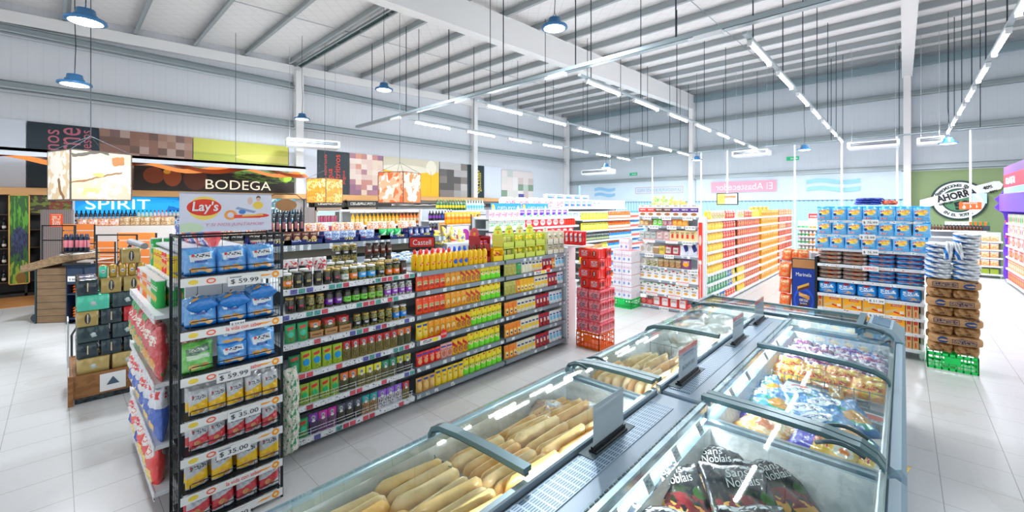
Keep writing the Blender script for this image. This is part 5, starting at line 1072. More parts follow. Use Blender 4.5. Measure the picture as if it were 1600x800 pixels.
def beer(desc, base, end, n=3, w=.0405, h=.16):
    sh = [('e', .5, .5, .14, .34, '20262A'), ('r', .5, .5, .03, .28, 'C8C0A8')] if end else [('d', .5, .42, .08, .12, 'A8B8B4', 0), ('n', .5, .5, .5, .4, base, 4), ('e', .5, .5, .07, .1, 'C8D0CC')]
    return P_cans('beer_pack', 'beer pack', desc, pack(desc + ' wrap', base, sh, .2, coat=.7, metal=.2), n, 2 if not end else 3, w if not end else w * 1.0, h)
GO, GE = beer('gold beer pack', 'B09C68', 0), beer('gold beer pack end on', 'A8945E', 1, 2)
DK, DE = beer('dark green beer pack', '263A3E', 0), beer('dark beer pack end on', '1E3036', 1, 2)
TE = beer('mint green beer pack', '5CBFA4', 0); RE = beer('red beer pack end on', 'A81824', 1, 2)
lay = [[GO, GO], [DE, DE, DE], [DK, DK], [GE, DE, RE], [TE, DK], [DE, GE, GE]]
z = .285; k = 0; YO_ = .10
for li, L_ in enumerate(lay):
    n = {}; y = .07; 
    for bi in range(2):
        y = .115
        for p in L_:
            n[(p.desc, bi)] = n.get((p.desc, bi), 0) + 1
            w_ = .26 if len(L_) == 2 else .175
            if bi == 1 and w_ < .2 and p is not DE: p2 = p
            place(p, (-6.15 - bi * .3, y + w_ / 2 - .0, z), R(90), f'{p.desc}, {ORD[n[(p.desc, bi)] - 1]} of its kind, {ORD[li]} layer{", behind" if bi else ""}, beer stack', 'beer packs on the wooden box')
            y += w_ + .002
    z += .162
GC = [Pr('beer_can', 'can', d_, MB().lathe([(.026, 0), (.033, .01), (.033, .115), (.026, .13), (.024, .132)], 14, 0, .033).mesh('beer_can', pack(d_ + ' print', c_, [('e', .5, .5, .25, .14, 'E8E4D8'), ('r', .5, .96, .5, .04, 'C8B070'), ('s', .5, .5, .2, .08, '3A4A6A')], .25, metal=.4), True), .066, .066, .132) for d_, c_ in (('mint green beer can', '5CBFA4'), ('gold beer can', 'B09450'))]
for i in range(5): place(GC[0 if i == 0 else 1], (-6.17, .32 + i * .075, z), R(90), f'{GC[0 if i == 0 else 1].desc} standing single on the beer stack, {ORD[i]} from left', 'single beer cans')
place(GE, (-6.17, .54, z + .134), R(90), 'gold beer pack end on, topmost of the beer stack')
ob('price_leaflet', MB().cbox(-.3, 0, -.006, .006, .28, .78, .002).mesh('price_leaflet', pack('leaflet', 'D8DCE0', [('s', .5, .5, .4, .4, 'A0A4B0')])), None, (-6.55, .067, 0), R(0), label='tall grey leaflet pocket at the side of the beer stack', cat='leaflet')

# ================================================================== grocery end display (faces -y)
def gshelf(x0, x1, y, zs, dep, top, **k): return shelving(k.pop('label'), (x0, y, 0), 0, x1 - x0, dep, zs, top, **k)
gz = [.06, .31, .58, .83, 1.08, 1.36, 1.64, 1.82]; NG = 8
gd = gshelf(-3.95, -2.75, 8.0, gz, .42, 1.82, label='white end display of packed groceries with red edged side panel', strip=STRIPG, body=WHITE, name='grocery_display')
UG = 'the grocery display'
ob('red_edge_panel', MB().box(1.2, 1.26, -.02, .0, .1, 1.72).mesh('red_edge_panel', pack('red edge print', 'E8432E', [('s', .5, .3, .25, .28, 'F6E4DC'), ('e', .5, .8, .4, .06, 'F4C8B8'), ('r', .5, .55, .4, .02, 'F4E4DC')], .5)), gd)
ob('white_post', MB().box(1.18, 1.3, .0, .03, 0, 1.82).mesh('white_post', WHITE), gd)
def bx(desc, base, sh, w, h, d=.1): return P_box('carton_box', 'box', desc, pack(desc + ' print', base, sh, .45), w, h, d)
CER = [bx(f'{c_n} banded tall carton', 'E8E2DC', [('r', .5, .55, .5, .17, c_), ('r', .5, .9, .5, .1, 'D8D4D0'), ('s', .5, .58, .36, .05, 'F4F0EC'), ('e', .5, .2, .34, .12, '9A6A44'), ('s', .5, .9, .2, .04, '5A5450')], .165, .23) for c_n, c_ in (('red', 'D03A2E'), ('brown', '5A3428'), ('purple', '54307A'))]
def rX(seq, u, i, n, y, a0, a1, z, **k): return row(seq, u, shelfword(n - 1 - i, n), y, a0, a1, z, axis='X', **k)
rX([(CER[0], 2), (CER[1], 2), (CER[2], 3)], UG, 7, NG, 8.02, -3.94, -2.76, 1.82, gap=.003)
def sm(desc, base, sh, w=.13, h=.16, seed=0, kind='pillow', cat='bag', name='food_bag', d=.07, **k): return P_film(name, cat, desc, pack(desc + ' film', base, sh, .32, mott=.1, **k), w, h, d, kind, seed)
q1 = sm('tan nut bag', 'C8A070', [('n', .5, .4, .4, .3, 'E8D0A0', 6), ('s', .5, .75, .3, .08, '6A3A2A')], seed=121); q2 = sm('dark raisin bag', '7A4A3A', [('n', .5, .4, .4, .3, 'B08A6A', 6), ('r', .5, .75, .3, .1, 'E0D8D0')], seed=122)
q3 = sm('bright green snack bag', '6CC83A', [('e', .5, .5, .3, .25, 'E4F0D0'), ('s', .5, .5, .25, .12, '2E7A30')], seed=123); q4 = sm('orange crisp bag', 'EE9A34', [('n', .5, .5, .4, .3, 'F4C870', 5)], seed=124); q5 = sm('pink sweets bag', 'B8707A', [('n', .5, .5, .4, .3, 'E8D8DC', 6)], seed=125)
q6 = sm('grey rice bag', 'A8A8A4', [('n', .5, .5, .4, .3, 'C8D0C8', 5), ('s', .5, .6, .3, .1, '4A6A50')], seed=126); q7 = sm('pale red oat bag', 'C8A8A4', [('e', .5, .5, .3, .25, 'E4DCD8'), ('s', .5, .5, .25, .12, 'A03A3A')], .15, .18, 127)
q8 = bx('cream tea carton', 'E0CFA0', [('r', .5, .45, .2, .2, 'C83A30'), ('s', .5, .75, .3, .08, '6A5A30')], .105, .2)
rX([(q1, 2), (q2, 1), (q3, 2), (q5, 2), (q4, 3)], UG, 6, NG, 8.03, -3.94, -2.78, 1.64, gap=-.015, scale=.86)
rX([(q6, 3), (q7, 2), (q8, 5)], UG, 5, NG, 8.03, -3.94, -2.78, 1.36, gap=-.01)
w1 = sm('white grain bag', 'E0DED8', [('e', .5, .45, .3, .25, 'B8B4A8'), ('s', .5, .75, .3, .08, '8A8A84')], .15, .19, 128); w2 = sm('brown lentil bag', '9A7A54', [('r', .5, .8, .5, .1, 'E0D8C8')], .13, .17, 129); w3 = sm('mustard bean bag', 'D0B848', [('s', .5, .6, .3, .15, '6A5A20')], .13, .17, 130)
w4 = sm('maroon coffee bag', 'A01E34', [('r', .45, .5, .32, .3, 'DCD4CC'), ('s', .45, .5, .25, .15, '6A4A3A')], .15, .18, 131); w5 = sm('white bag with navy corner', 'DCDCE4', [('d', .75, .7, .2, .3, '2A3470', .5)], .16, .22, 132)
rX([(w1, 2), (w2, 1), (w3, 1), (w4, 2), (w5, 2)], UG, 4, NG, 8.03, -3.94, -2.78, 1.08, gap=-.006)
jr = sm('olive and white legume bag', 'C8C4A8', [('n', .5, .4, .4, .3, '6A6A3A', 5), ('r', .5, .8, .5, .1, 'E4E4DC')], .13, .17, 133); jb = sm('brown seed bag', '8A6A44', [('n', .5, .4, .4, .3, 'C8A070', 5), ('r', .5, .8, .5, .12, 'C8B898')], .12, .17, 134); jp = sm('purple flour bag', '6E2A5E', [('e', .5, .5, .3, .25, 'E4A83A'), ('s', .5, .75, .3, .1, 'E8D0E0')], .19, .19, 135)
rX([(w1, 1), (jr, 2), (jb, 4), (jp, 2)], UG, 3, NG, 8.03, -3.94, -2.78, .83, gap=-.006)
wb = [bx(f'white carton with {n_} corner tab', 'F0EEEA', [('e', .5, .28, .28, .12, 'D8A850'), ('s', .5, .55, .3, .08, '3A3A3A'), ('e', .35, .8, .12, .06, '3A3A3A'), ('r', .85, .93, .15, .06, c_)], .145, .2) for n_, c_ in (('green', '2E9A50'), ('red', 'D03A30'), ('orange', 'E8A030'))]
rX([(wb[0], 3), (wb[1], 2), (wb[2], 2), (wb[0], 1)], UG, 2, NG, 8.03, -3.94, -2.78, .58, gap=.0)
rX([(wb[0], 3), (wb[1], 2), (wb[2], 2), (wb[0], 1)], UG, 1, NG, 8.03, -3.94, -2.78, .31, gap=.0)
rw = sm('red and white flour bag', 'D83A30', [('r', .5, .5, .33, .36, 'F0ECEA'), ('s', .5, .6, .25, .1, 'C87870')], .17, .2, 136); rn = sm('red net of sweets', 'B8242E', [('n', .5, .5, .5, .4, 'E08A80', 6)], .14, .12, 137)
rX([(rn, 2), (rw, 2), (rw, 1), (rw, 1), (rn, 1)], UG, 0, NG, 8.03, -3.94, -2.78, .06, gap=-.0)
for i, (z, xs, txts) in enumerate(((1.82, (-3.75, -3.35, -2.95), ('$ 89.99', '$ 109.99', '$ 109.99')), (1.64, (-3.6, -3.25, -2.9), ('$ 49.99', '$ 77.99', '$ 77.99')), (1.36, (-2.95,), ('$ 60.00',)), (1.08, (-3.7, -3.3), ('$ 50.00', '$ 55.99')), (.83, (-2.85,), ('$ 106.99',)), (.06, (-3.4, -3.0), ('$ 59.99', '$ 102.99')))):
    for x, tx in zip(xs, txts):
        c_ = ob('price_card', MB().box(x + 3.95 - .09, x + 3.95 + .09, -.014, -.01, z - .065, z + .01).mesh('price_card', PAPER), gd)
        lettering(tx, TXTDARK, c_, (x + 3.95, -.017, z - .028), .15, .035)
for z, x in ((1.36, .25), (1.36, .7), (.58, .9), (.31, .3), (.31, .75)):
    ob('price_card', MB().box(x - .12, x + .12, -.014, -.01, z - .055, z + .015).mesh('price_card', pack('pale promo card', 'F0ECEA', [('r', .5, .85, .5, .1, 'D86A60'), ('s', .5, .4, .35, .2, 'C8C4C4')])), gd)
# lettuce-like green bags and a dark board on top
GLB = sm('bright green leafy bag', '8ED03A', [('n', .5, .5, .5, .5, 'E8F0B0', 5), ('n', .3, .5, .3, .4, '3E9A30', 6)], .24, .22, 138); ORB2 = sm('orange chip bag', 'E87A2A', [('n', .5, .5, .5, .5, 'F0C060', 5)], .2, .16, 139)
for i, (p, x, z_) in enumerate(((GLB, -3.6, 2.055), (GLB, -3.42, 2.055), (ORB2, -3.2, 2.055), (ORB2, -3.08, 2.055))):
    place(p, (x, 8.1, z_), .2 * i, f'{p.desc} on top of the grocery display, {ORD[i]} from left', 'bags on top of the grocery display', rot=(R(-30 - 10 * i), 0, .2 * i))
# ---------------- long grocery gondola facing +x
lz = [.08, .30, .50, .70, .92, 1.13, 1.34, 1.55, 1.76]
LY = [(8.45, 10.6), (10.6, 12.75), (12.75, 14.9), (14.9, 17.0)]
words = ['nearest the end display', 'second along', 'third along', 'at the far end']
def lb(desc, base, sh, w=.17, h=.175, seed=0): return P_film('dry_goods_bag', 'bag', desc, pack(desc + ' film', base, sh, .3, mott=.05), w, h, .07, 'pillow', seed, 6, 6)
LB = dict(y=lb('yellow pasta bag', 'F0C828', [('n', .5, .45, .4, .3, 'E8DCA0', 5), ('s', .5, .75, .35, .08, 'C83A28')], seed=141), r=lb('red pasta bag', 'CC2E2A', [('e', .5, .4, .3, .2, 'E8B090'), ('s', .5, .75, .35, .08, 'F4E4DC')], seed=142),
     o=lb('brick red pasta bag', 'B85038', [('n', .5, .45, .4, .3, 'E0B080', 5), ('s', .5, .8, .35, .06, 'F4E4DC')], seed=143), g=lb('green soup bag', '1E7E58', [('d', .5, .5, .3, .2, 'B8D8C0', .4), ('s', .5, .75, .3, .08, 'E8F0E8')], seed=144),
     b=lb('blue rice bag', '2A6AC0', [('n', .5, .45, .4, .3, 'E8DC70', 5)], seed=145), a=P_box('dry_goods_box', 'box', 'amber cake mix box', pack('amber box print', 'EEA030', [('e', .5, .35, .3, .2, 'C86A2A'), ('s', .5, .75, .35, .1, 'F6E8C0')], .45), .16, .17, .08), c=P_box('dry_goods_box', 'box', 'coral dessert box', pack('coral box print', 'E07850', [('e', .5, .4, .3, .22, 'E8C098'), ('s', .5, .8, .35, .07, 'F6E8C0')], .45), .16, .17, .08),
     m=P_box('dry_goods_box', 'box', 'maroon dessert box', pack('maroon box print', 'A83828', [('e', .5, .4, .3, .22, 'D89070'), ('s', .5, .8, .35, .07, 'F0D0B0')], .45), .16, .17, .08), p=lb('pale mixed food bag', 'E4D4B8', [('n', .5, .5, .4, .4, 'D86A50', 5), ('n', .5, .3, .4, .2, '8AB050', 6)], seed=146))
for k, (a, b) in enumerate(LY):
    shelving(f'white gondola bay of dry goods, {words[k]}', (-2.75, a, 0), R(90), b - a - .02, .5, lz, 1.8, STRIPW, body=WHITE, name='gondola_bay')
U4 = ['the first dry goods bay', 'the second dry goods bay', 'the third dry goods bay', 'the far dry goods bay']
top_ = [[('y', 2), ('p', 5), ('r', 4)], [('p', 3), ('r', 4), ('y', 4)], [('a', 12)], [('c', 12)]]
body_ = [[('y', 6), ('r', 5)], [('o', 5), ('r', 1), ('o', 5)], [('a', 12)], [('c', 6), ('m', 6)]]
low_ = [[('g', 8), ('b', 2), ('y', 1)], [('y', 3), ('o', 8)], [('a', 12)], [('c', 12)]]
for k, (a, b) in enumerate(LY):
    for i, z in enumerate(lz):
        src = top_ if i == 8 else low_ if i < 3 else body_
        pat = src[k]
        if k == 0 and i == 0: pat = [('g', 5), ('b', 2), ('r', 4)]
        if k == 3 and i % 2: pat = [('m', 12)]
        row([(LB[c_], n_) for c_, n_ in pat], U4[k], shelfword(8 - i, 9), -2.77, a + .02, b - .02, z, gap=.008, scale=1 if i not in (2,) else .98)
for i in range(8):
    place(LB['a' if i % 2 else 'y'], (-3.0, 12.9 + i * .24, 1.765), R(90), f'{"amber cake mix box" if i % 2 else "yellow pasta bag"} behind the top row, {ORD[i]} along the far bays', 'second row on the dry goods gondola', scale=(1.3, 1.5, 1.45))
# ================================================================== blue cookie display (faces -y)
def Wd(px, d):
    r = (px - 800) / 658 * d; s_, c_ = math.sin(R(42.9)), math.cos(R(42.9))
    return c_ * r - s_ * d, s_ * r + c_ * d
def rowA(seq, unit, sw, org, ang, w, z, gap=.006, back=0, rows=1, tops=1, scale=1, word='from left', grp=None, rot=None):
    """products side by side along a shelf turned by ang (front faces the local -y)"""
    p = 0; n = {}; ca, sa = math.cos(ang), math.sin(ang)
    for pr, cnt in seq:
        ww = pr.w * scale + gap
        for _ in range(cnt):
            if p + ww > w + .001: return
            for rr in range(rows):
                for tt in range(tops):
                    k = (pr.desc, rr, tt); n[k] = n.get(k, 0) + 1
                    lx = p + ww / 2; ly = back + rr * (pr.d * scale + .012) + random.uniform(0, .006)
                    place(pr, (org[0] + ca * lx - sa * ly, org[1] + sa * lx + ca * ly, z + tt * pr.h * scale), ang + random.uniform(-.05, .05),
                          f"{pr.desc}{[' ', ' behind', ' far behind'][rr] if rr else ''}{' stacked' if tt else ''}, {ORD[min(n[k], 49) - 1]} {word}, {sw} of {unit}", grp or f"{pr.desc}s on {unit}", scale=scale if scale != 1 else None)
            p += ww
bz = [.143, .35, .548, .749, .968, 1.183, 1.414, 1.615, 1.82]
bd = shelving('black and white end display of blue cookie bags and yellow boxes', (-.93, 7.6, 0), 0, 1.14, .42, bz, 1.86, STRIPW, body=WHITE, backm=DGREY, name='cookie_display', lip=.04)
ob('black_post', MB().box(-.03, .0, .0, .42, .05, 1.28).mesh('black_post', BLACK), bd)
UB = 'the cookie display'
BB = P_film('cookie_bag', 'bag', 'bright blue cookie bag', pack('bright blue cookie film', '34A2DC', [('r', .5, .94, .5, .06, '3AA4E0'), ('e', .52, .56, .34, .2, 'E8E0B8'), ('s', .5, .64, .36, .08, 'D0402C'), ('e', .5, .5, .22, .09, 'F0C83A'), ('e', .25, .4, .1, .1, '243A6A'), ('d', .72, .66, .12, .05, 'E8B83A', .4), ('r', .36, .16, .2, .05, 'C83A34'), ('s', .36, .16, .18, .035, 'F4E8E4')], .22, mott=.25, coat=.5, bump=.7), .175, .215, .09, 'bag', 151, 12, 14)
for i, z in ((8, 1.82), (7, 1.615), (6, 1.414)):
    n_ = 7
    for j in range(n_):
        place(BB, (-.93 + .085 + j * .169 - (.02 if i == 6 else 0), 7.56, z + .0), random.uniform(-.08, .08), f'bright blue cookie bag, {ORD[j]} from left, {shelfword(8 - i, 9)} shelf of the cookie display', 'bright blue cookie bags', rot=(R(-6), 0, random.uniform(-.1, .1)), scale=(1, 1, .93))
        if i == 8: place(BB, (-.93 + .085 + j * .169, 7.72, z + .0), 0, f'bright blue cookie bag behind, {ORD[j]} from left, top shelf of the cookie display', 'bright blue cookie bags behind', scale=(1, 1, .9))
CRG = P_film('cracker_pack', 'cracker pack', 'grey cracker pack', pack('grey cracker film', 'A8A49C', [('n', .5, .45, .42, .3, 'C89868', 4), ('d', .5, .78, .5, .07, '9A2A30', .12), ('d', .5, .14, .5, .05, '8A2A30', -.1), ('r', .92, .6, .06, .2, 'D8D8D4')], .3), .28, .062, .2, 'slab', 161, 12, 6)
CRB = P_film('cracker_pack', 'cracker pack', 'pale blue cracker pack', pack('blue cracker film', '5AA6D6', [('n', .5, .5, .3, .3, 'D8A070', 4), ('d', .5, .7, .5, .1, 'A02A30', .12)], .3), .28, .062, .2, 'slab', 162, 12, 6)
for i, (si, z) in enumerate(((5, 1.183), (4, .968))):
    for j in range(4):
        for t_ in range(3 if si == 5 else 3):
            p = CRG if j < 2 else CRB
            place(p, (-.93 + .14 + j * .285, 7.625, z + t_ * .06), 0, f'{p.desc}, {ORD[j]} column, {ORD[t_]} up, {shelfword(8 - si, 9)} shelf of the cookie display', 'cracker packs on the cookie display')
SUR = P_film('cookie_bag', 'bag', 'broad blue cookie bag with white script', pack('broad blue film', '2A8CCB', [('s', .5, .62, .36, .13, 'F0F4F8'), ('d', .5, .48, .3, .03, 'E8F0F4', .15), ('e', .5, .84, .18, .07, 'C03A34'), ('n', .55, .2, .34, .16, 'D8B084', 7)], .28, coat=.3), .215, .18, .1, 'slab', 163, 12, 8)
rowA([(SUR, 5)], UB, 'sixth shelf', (-.93, 7.62), 0, 1.14, .749, gap=.008)
YBX = P_box('cookie_box', 'box', 'yellow biscuit box with red label', pack('yellow biscuit print', 'EFA81E', [('r', .6, .82, .24, .09, 'C03020'), ('s', .6, .82, .2, .05, 'F4E0C0'), ('d', .3, .3, .4, .12, 'D8B880', .5), ('d', .72, .22, .26, .06, 'C02A1E', -.4), ('r', .85, .3, .1, .12, 'E8DCC8'), ('r', .04, .5, .04, .5, 'CDA878')], .45), .215, .165, .09)
NBX = P_box('cookie_box', 'box', 'narrow tan biscuit box seen end on', pack('tan end print', 'CDA878', [('r', .5, .8, .3, .14, 'B83A2A'), ('r', .5, .3, .1, .2, 'C03020')], .45), .06, .165, .2)
rowA([(NBX, 1), (YBX, 4), (NBX, 2)], UB, 'seventh shelf', (-.93, 7.62), 0, 1.14, .548, gap=.006)
rowA([(NBX, 1), (YBX, 4), (NBX, 2)], UB, 'eighth shelf', (-.93, 7.62), 0, 1.14, .35, gap=.006)
rowA([(YBX, 4), (NBX, 3)], UB, 'bottom shelf', (-.93, 7.62), 0, 1.14, .143, gap=.006)
for i, (z, x, tx) in enumerate(((1.82, .6, '$ 76.99'), (1.615, .57, '$ 76.99'), (1.414, .60, '$ 76.99'), (1.183, .6, None), (.749, .66, '$ 51.99'), (.548, .66, '$ 35.99'))):
    y_ = -.07 if i < 3 else -.016
    c_ = ob('price_card', MB().box(x - .085, x + .085, y_, y_ + .004, z - .06, z + .012).mesh('price_card', PAPER if tx else pack('pink promo card', 'F0ECEC', [('s', .5, .5, .4, .25, 'D06A6A')])), bd)
    if tx: lettering(tx, TXTDARK, c_, (x, y_ - .004, z - .03), .145, .034)
    if i < 3: ob('card_arm', MB().box(x - .01, x + .01, y_, -.0, z - .01, z - .005).mesh('card_arm', MGREY), bd)
SOFT = P_film('soft_pack', 'bag', 'dark blue soft pack', pack('dark blue film', '1A3AA8', [('s', .5, .5, .4, .2, '8AA0E0')], .3), .3, .05, .2, 'slab', 164, 10, 6); SOFR = P_film('soft_pack', 'bag', 'orange red soft pack', pack('orange red film', 'E84A2A', [('s', .5, .5, .4, .2, 'F0C0A0')], .3), .16, .06, .16, 'slab', 165, 10, 6)
for j in range(3): place(SOFT, (-.37 + .02 * j, 7.70, 2.035 + .032 * j), .1 * j, f'dark blue soft pack, {ORD[j]} up in the pile on top of the cookie display', 'soft packs on the cookie display', scale=(1, 1, .7))
place(SOFR, (-.12, 7.70, 2.035), .2, 'orange red soft pack beside the dark blue pile on top of the cookie display')
# ---------------- chocolate bar stand and orange bags
ch = empty('poster_stand', 'blue chocolate bar poster stand with tan header left of the cookie display', 'poster stand', (-1.30, 7.92, 0))
ob('stand_frame', MB().cbox(0, .32, 0, .04, 0, 1.2, .004).mesh('stand_frame', BLACK), ch)
ob('poster_sheet', MB().box(.015, .305, -.004, 0, .06, 1.04).mesh('poster_sheet', pack('choc poster', '1B3C8E', [('e', .5, .5, .45, .2, '2C5CC0'), ('e', .5, .5, .38, .15, '1B3C8E'), ('d', .48, .72, .26, .028, 'E0B050', .15), ('d', .5, .69, .26, .022, '5A3020', .15), ('d', .52, .57, .24, .03, 'D8A040', -.1), ('d', .5, .43, .24, .025, '4A2818', .1), ('s', .5, .5, .2, .02, 'E0D0B0')], .35)), ch)
ob('header_board', MB().box(.015, .305, -.004, 0, 1.05, 1.185).mesh('header_board', mat('tan header', 'B8865A', .6)), ch)
for tx, z_, w_, m_ in (('Marinela', .95, .2, TXTWHITE), ('PALITO', .63, .09, TXTWHITE), ('BARRA', .5, .09, TXTWHITE), ('ESPERAN', .25, .2, mat('pink white print', 'F0C8D8', .5))): lettering(tx, m_, ch, (.16, -.008, z_), w_, w_ * .28)
ORG2 = P_film('chip_bag', 'bag', 'orange snack bag with bread picture', pack('orange snack film', 'D8642A', [('n', .5, .5, .44, .4, 'C89060', 4), ('s', .5, .75, .36, .08, 'F4D8B0')], .28, coat=.3), .19, .24, .1, 'pillow', 166)
for i in range(4): place(ORG2, (-1.44, 8.02, .12 + i * .25), 0, f'orange snack bag hanging beside the poster stand, {ORD[i]} from the bottom', 'orange snack bags hanging by the poster', rot=(R(-8), 0, R(-25)))
for i in range(3): place(ORG2, (-1.42 + i * .13, 8.12, 1.14), 0, f'orange snack bag above the poster stand, {ORD[i]} from left', 'orange snack bags above the poster', rot=(R(-15), 0, R(20 * i - 20)), scale=.8)
ob('hook_rail', MB().box(-1.50, -1.48, 8.16, 8.18, 0, 1.3).box(-1.1, -1.08, 8.16, 8.18, 0, 1.3).box(-1.5, -1.08, 8.16, 8.18, 1.1, 1.13).mesh('hook_rail', WHITE), label='thin white rack carrying orange snack bags behind the poster stand', cat='rack')

# ================================================================== aisles behind: snack gondola, hygiene shelves, bottles
# snack gondola with dark trays (faces +x)
sx = -6.5
shelving('black topped gondola of dark blue snack trays behind the jar bay', (sx, 1.2, 0), R(90), 3.9, .5, [.3, .8, 1.2, 1.45], 1.452, STRIPG, body=mat('dark green shelf', '1E3438', .4), backm=CREAMW, name='snack_gondola', lip=.09)
US = 'the snack gondola'
NAV = P_film('snack_bag', 'bag', 'small silver-blue snack bag', pack('silver blue film', '8AA8D8', [('n', .5, .5, .5, .5, 'E8ECF4', 5), ('s', .5, .7, .36, .1, '20408A')], .25, mott=.2), .14, .17, .05, 'bag', 171, 7, 7); NGR = P_film('snack_bag', 'bag', 'small green snack bag', pack('green foil', '2AA860', [('d', .5, .5, .5, .08, 'C8F0D4', .6), ('s', .5, .4, .3, .1, 'E8F4E8')], .25, metal=.2), .15, .17, .05, 'bag', 172, 7, 7)
NBK = P_film('snack_bag', 'bag', 'small brown coffee bag', pack('brown coffee film', '5A2E28', [('e', .5, .4, .3, .25, 'D8B890'), ('s', .5, .8, .3, .06, 'E8D8C0')], .3), .13, .18, .05, 'bag', 173, 7, 7); NDK = P_film('snack_bag', 'bag', 'small navy snack pouch', pack('navy pouch', '14204E', [('d', .5, .45, .25, .3, '8A9AC8', .2), ('e', .6, .5, .15, .15, 'E8E0E0')], .3), .13, .19, .05, 'bag', 174, 7, 7)
NWH = P_film('snack_bag', 'bag', 'small white and navy coffee bag', pack('coffee white', 'D8CFC0', [('r', .5, .75, .5, .25, '1C1A1C'), ('s', .5, .8, .36, .06, 'E8E4D8')], .3), .17, .18, .05, 'bag', 175, 7, 7)
trays = [(1.22, NWH, 3), (1.75, NWH, 3), (2.2, NBK, 4), (2.78, NAV, 4), (3.36, NAV, 2), (3.72, NGR, 4), (4.28, NDK, 5)]
for k, (y, p, n_) in enumerate(trays):
    w_ = .55
    t = empty('display_tray', f'dark blue shelf tray, {ORD[k]} from left on the snack gondola', 'tray', (sx - .01, y, 1.452), R(90), 'dark blue trays')
    ob('tray_body', MB().box(0, w_, 0, .006, 0, .07).box(0, w_, .2, .206, 0, .17).box(0, .006, 0, .2, 0, .11).box(w_ - .006, w_, 0, .2, 0, .11).box(0, w_, 0, .2, 0, .005).mesh('tray_body', pack('tray print', '16285E', [('s', .3, .5, .14, .25, 'C8D0E4'), ('r', .12, .5, .05, .18, 'B03A4A'), ('s', .72, .5, .14, .3, 'E0D070')], .5)), t)
    rowA([(p, n_)], f'{ORD[k]} tray', 'front', (sx - .035, y + .01), R(90), w_ - .01, 1.458, gap=-.01, grp=f'bags in the {ORD[k]} dark blue tray')
BRD = P_film('bread_bag', 'bread bag', 'bag of orange rolls', pack('roll bag', 'F0C8A0', [('n', .5, .5, .5, .5, 'E8703A', 5), ('n', .5, .5, .5, .5, 'F8F0EC', 6)], .25, coat=.4), .2, .16, .12, 'pillow', 176, 8, 7)
for i in range(17): place(BRD, (sx - .42, 1.3 + i * .21, 1.60), R(90), f'clear bag of rolls behind the dark blue trays, {ORD[i]} from left', 'bags of rolls behind the trays', rot=(R(-12), 0, R(90 + 15 * (i % 3 - 1))))
ob('raised_board', MB().cbox(-.14, .14, 0, 3.8, 0, .14, .005).mesh('raised_board', CREAMW), None, (sx - .48, 1.22, 1.455), label='cream riser board behind the dark blue trays', cat='shelf')
YBG = P_film('snack_bag', 'bag', 'yellow crumpled snack bag', pack('yellow crumple', 'E8D038', [('n', .5, .5, .5, .5, 'F4ECC8', 4), ('n', .5, .4, .4, .3, '5A6AA8', 7)], .25), .2, .2, .08, 'bag', 177, 8, 8)
for i in range(8): place(YBG, (sx - .05 - .1 * (i % 2), 5.0 + .1 * i, 1.3 + .07 * (i % 3)), R(90), f'yellow crumpled snack bag at the far end of the snack gondola, {ORD[i]} along', 'yellow crumpled bags', rot=(R(-20), R(10), R(90 + 20 * (i % 3))))
ob('bag_bin', MB().cbox(-.45, 0.02, 0, .95, 0, 1.3, .01).mesh('bag_bin', WHITE), None, (sx, 5.13, 0), label='white bin end of the snack gondola heaped with yellow bags', cat='bin')
# tube rack with oval wooden plaque
tr = empty('bottle_rack', 'small black rack of dark tubes with an oval wooden plaque on the snack gondola', 'rack', (sx - .24, 2.3, 1.455), R(90))
ob('rack_frame', MB().tube([(-.26, 0, 0), (-.26, 0, .65)], .008, 5).tube([(.26, 0, 0), (.26, 0, .65)], .008, 5).tube([(-.26, 0, .18), (.26, 0, .18)], .008, 5).tube([(-.26, 0, .42), (.26, 0, .42)], .008, 5).tube([(-.26, .0, .65), (-.15, 0, .74), (.15, 0, .74), (.26, 0, .65)], .006, 5).mesh('rack_frame', BLACK), tr)
tm = MB().lathe([(.03, 0), (.033, .02), (.033, .2), (.02, .24), (.02, .29)], 8).mesh('dark_tube', pack('tube print', '1A2230', [('r', .5, .3, .3, .18, 'A87078'), ('r', .5, .85, .5, .12, '0E1420')], .3), True)
for i in range(6): ob('dark_tube', tm, tr, (-.21 + i * .084, -.03, .19))
ob('oval_plaque', MB().add([(.15 * math.cos(a * math.pi / 12), -.02 + dy, .58 + .09 * math.sin(a * math.pi / 12)) for dy in (0, .01) for a in range(24)], [tuple(range(24)), tuple(range(47, 23, -1))] + [(i, (i + 1) % 24, 24 + (i + 1) % 24, 24 + i) for i in range(24)]).mesh('oval_plaque', mat('oval wood', '9A7450', .6)), tr)
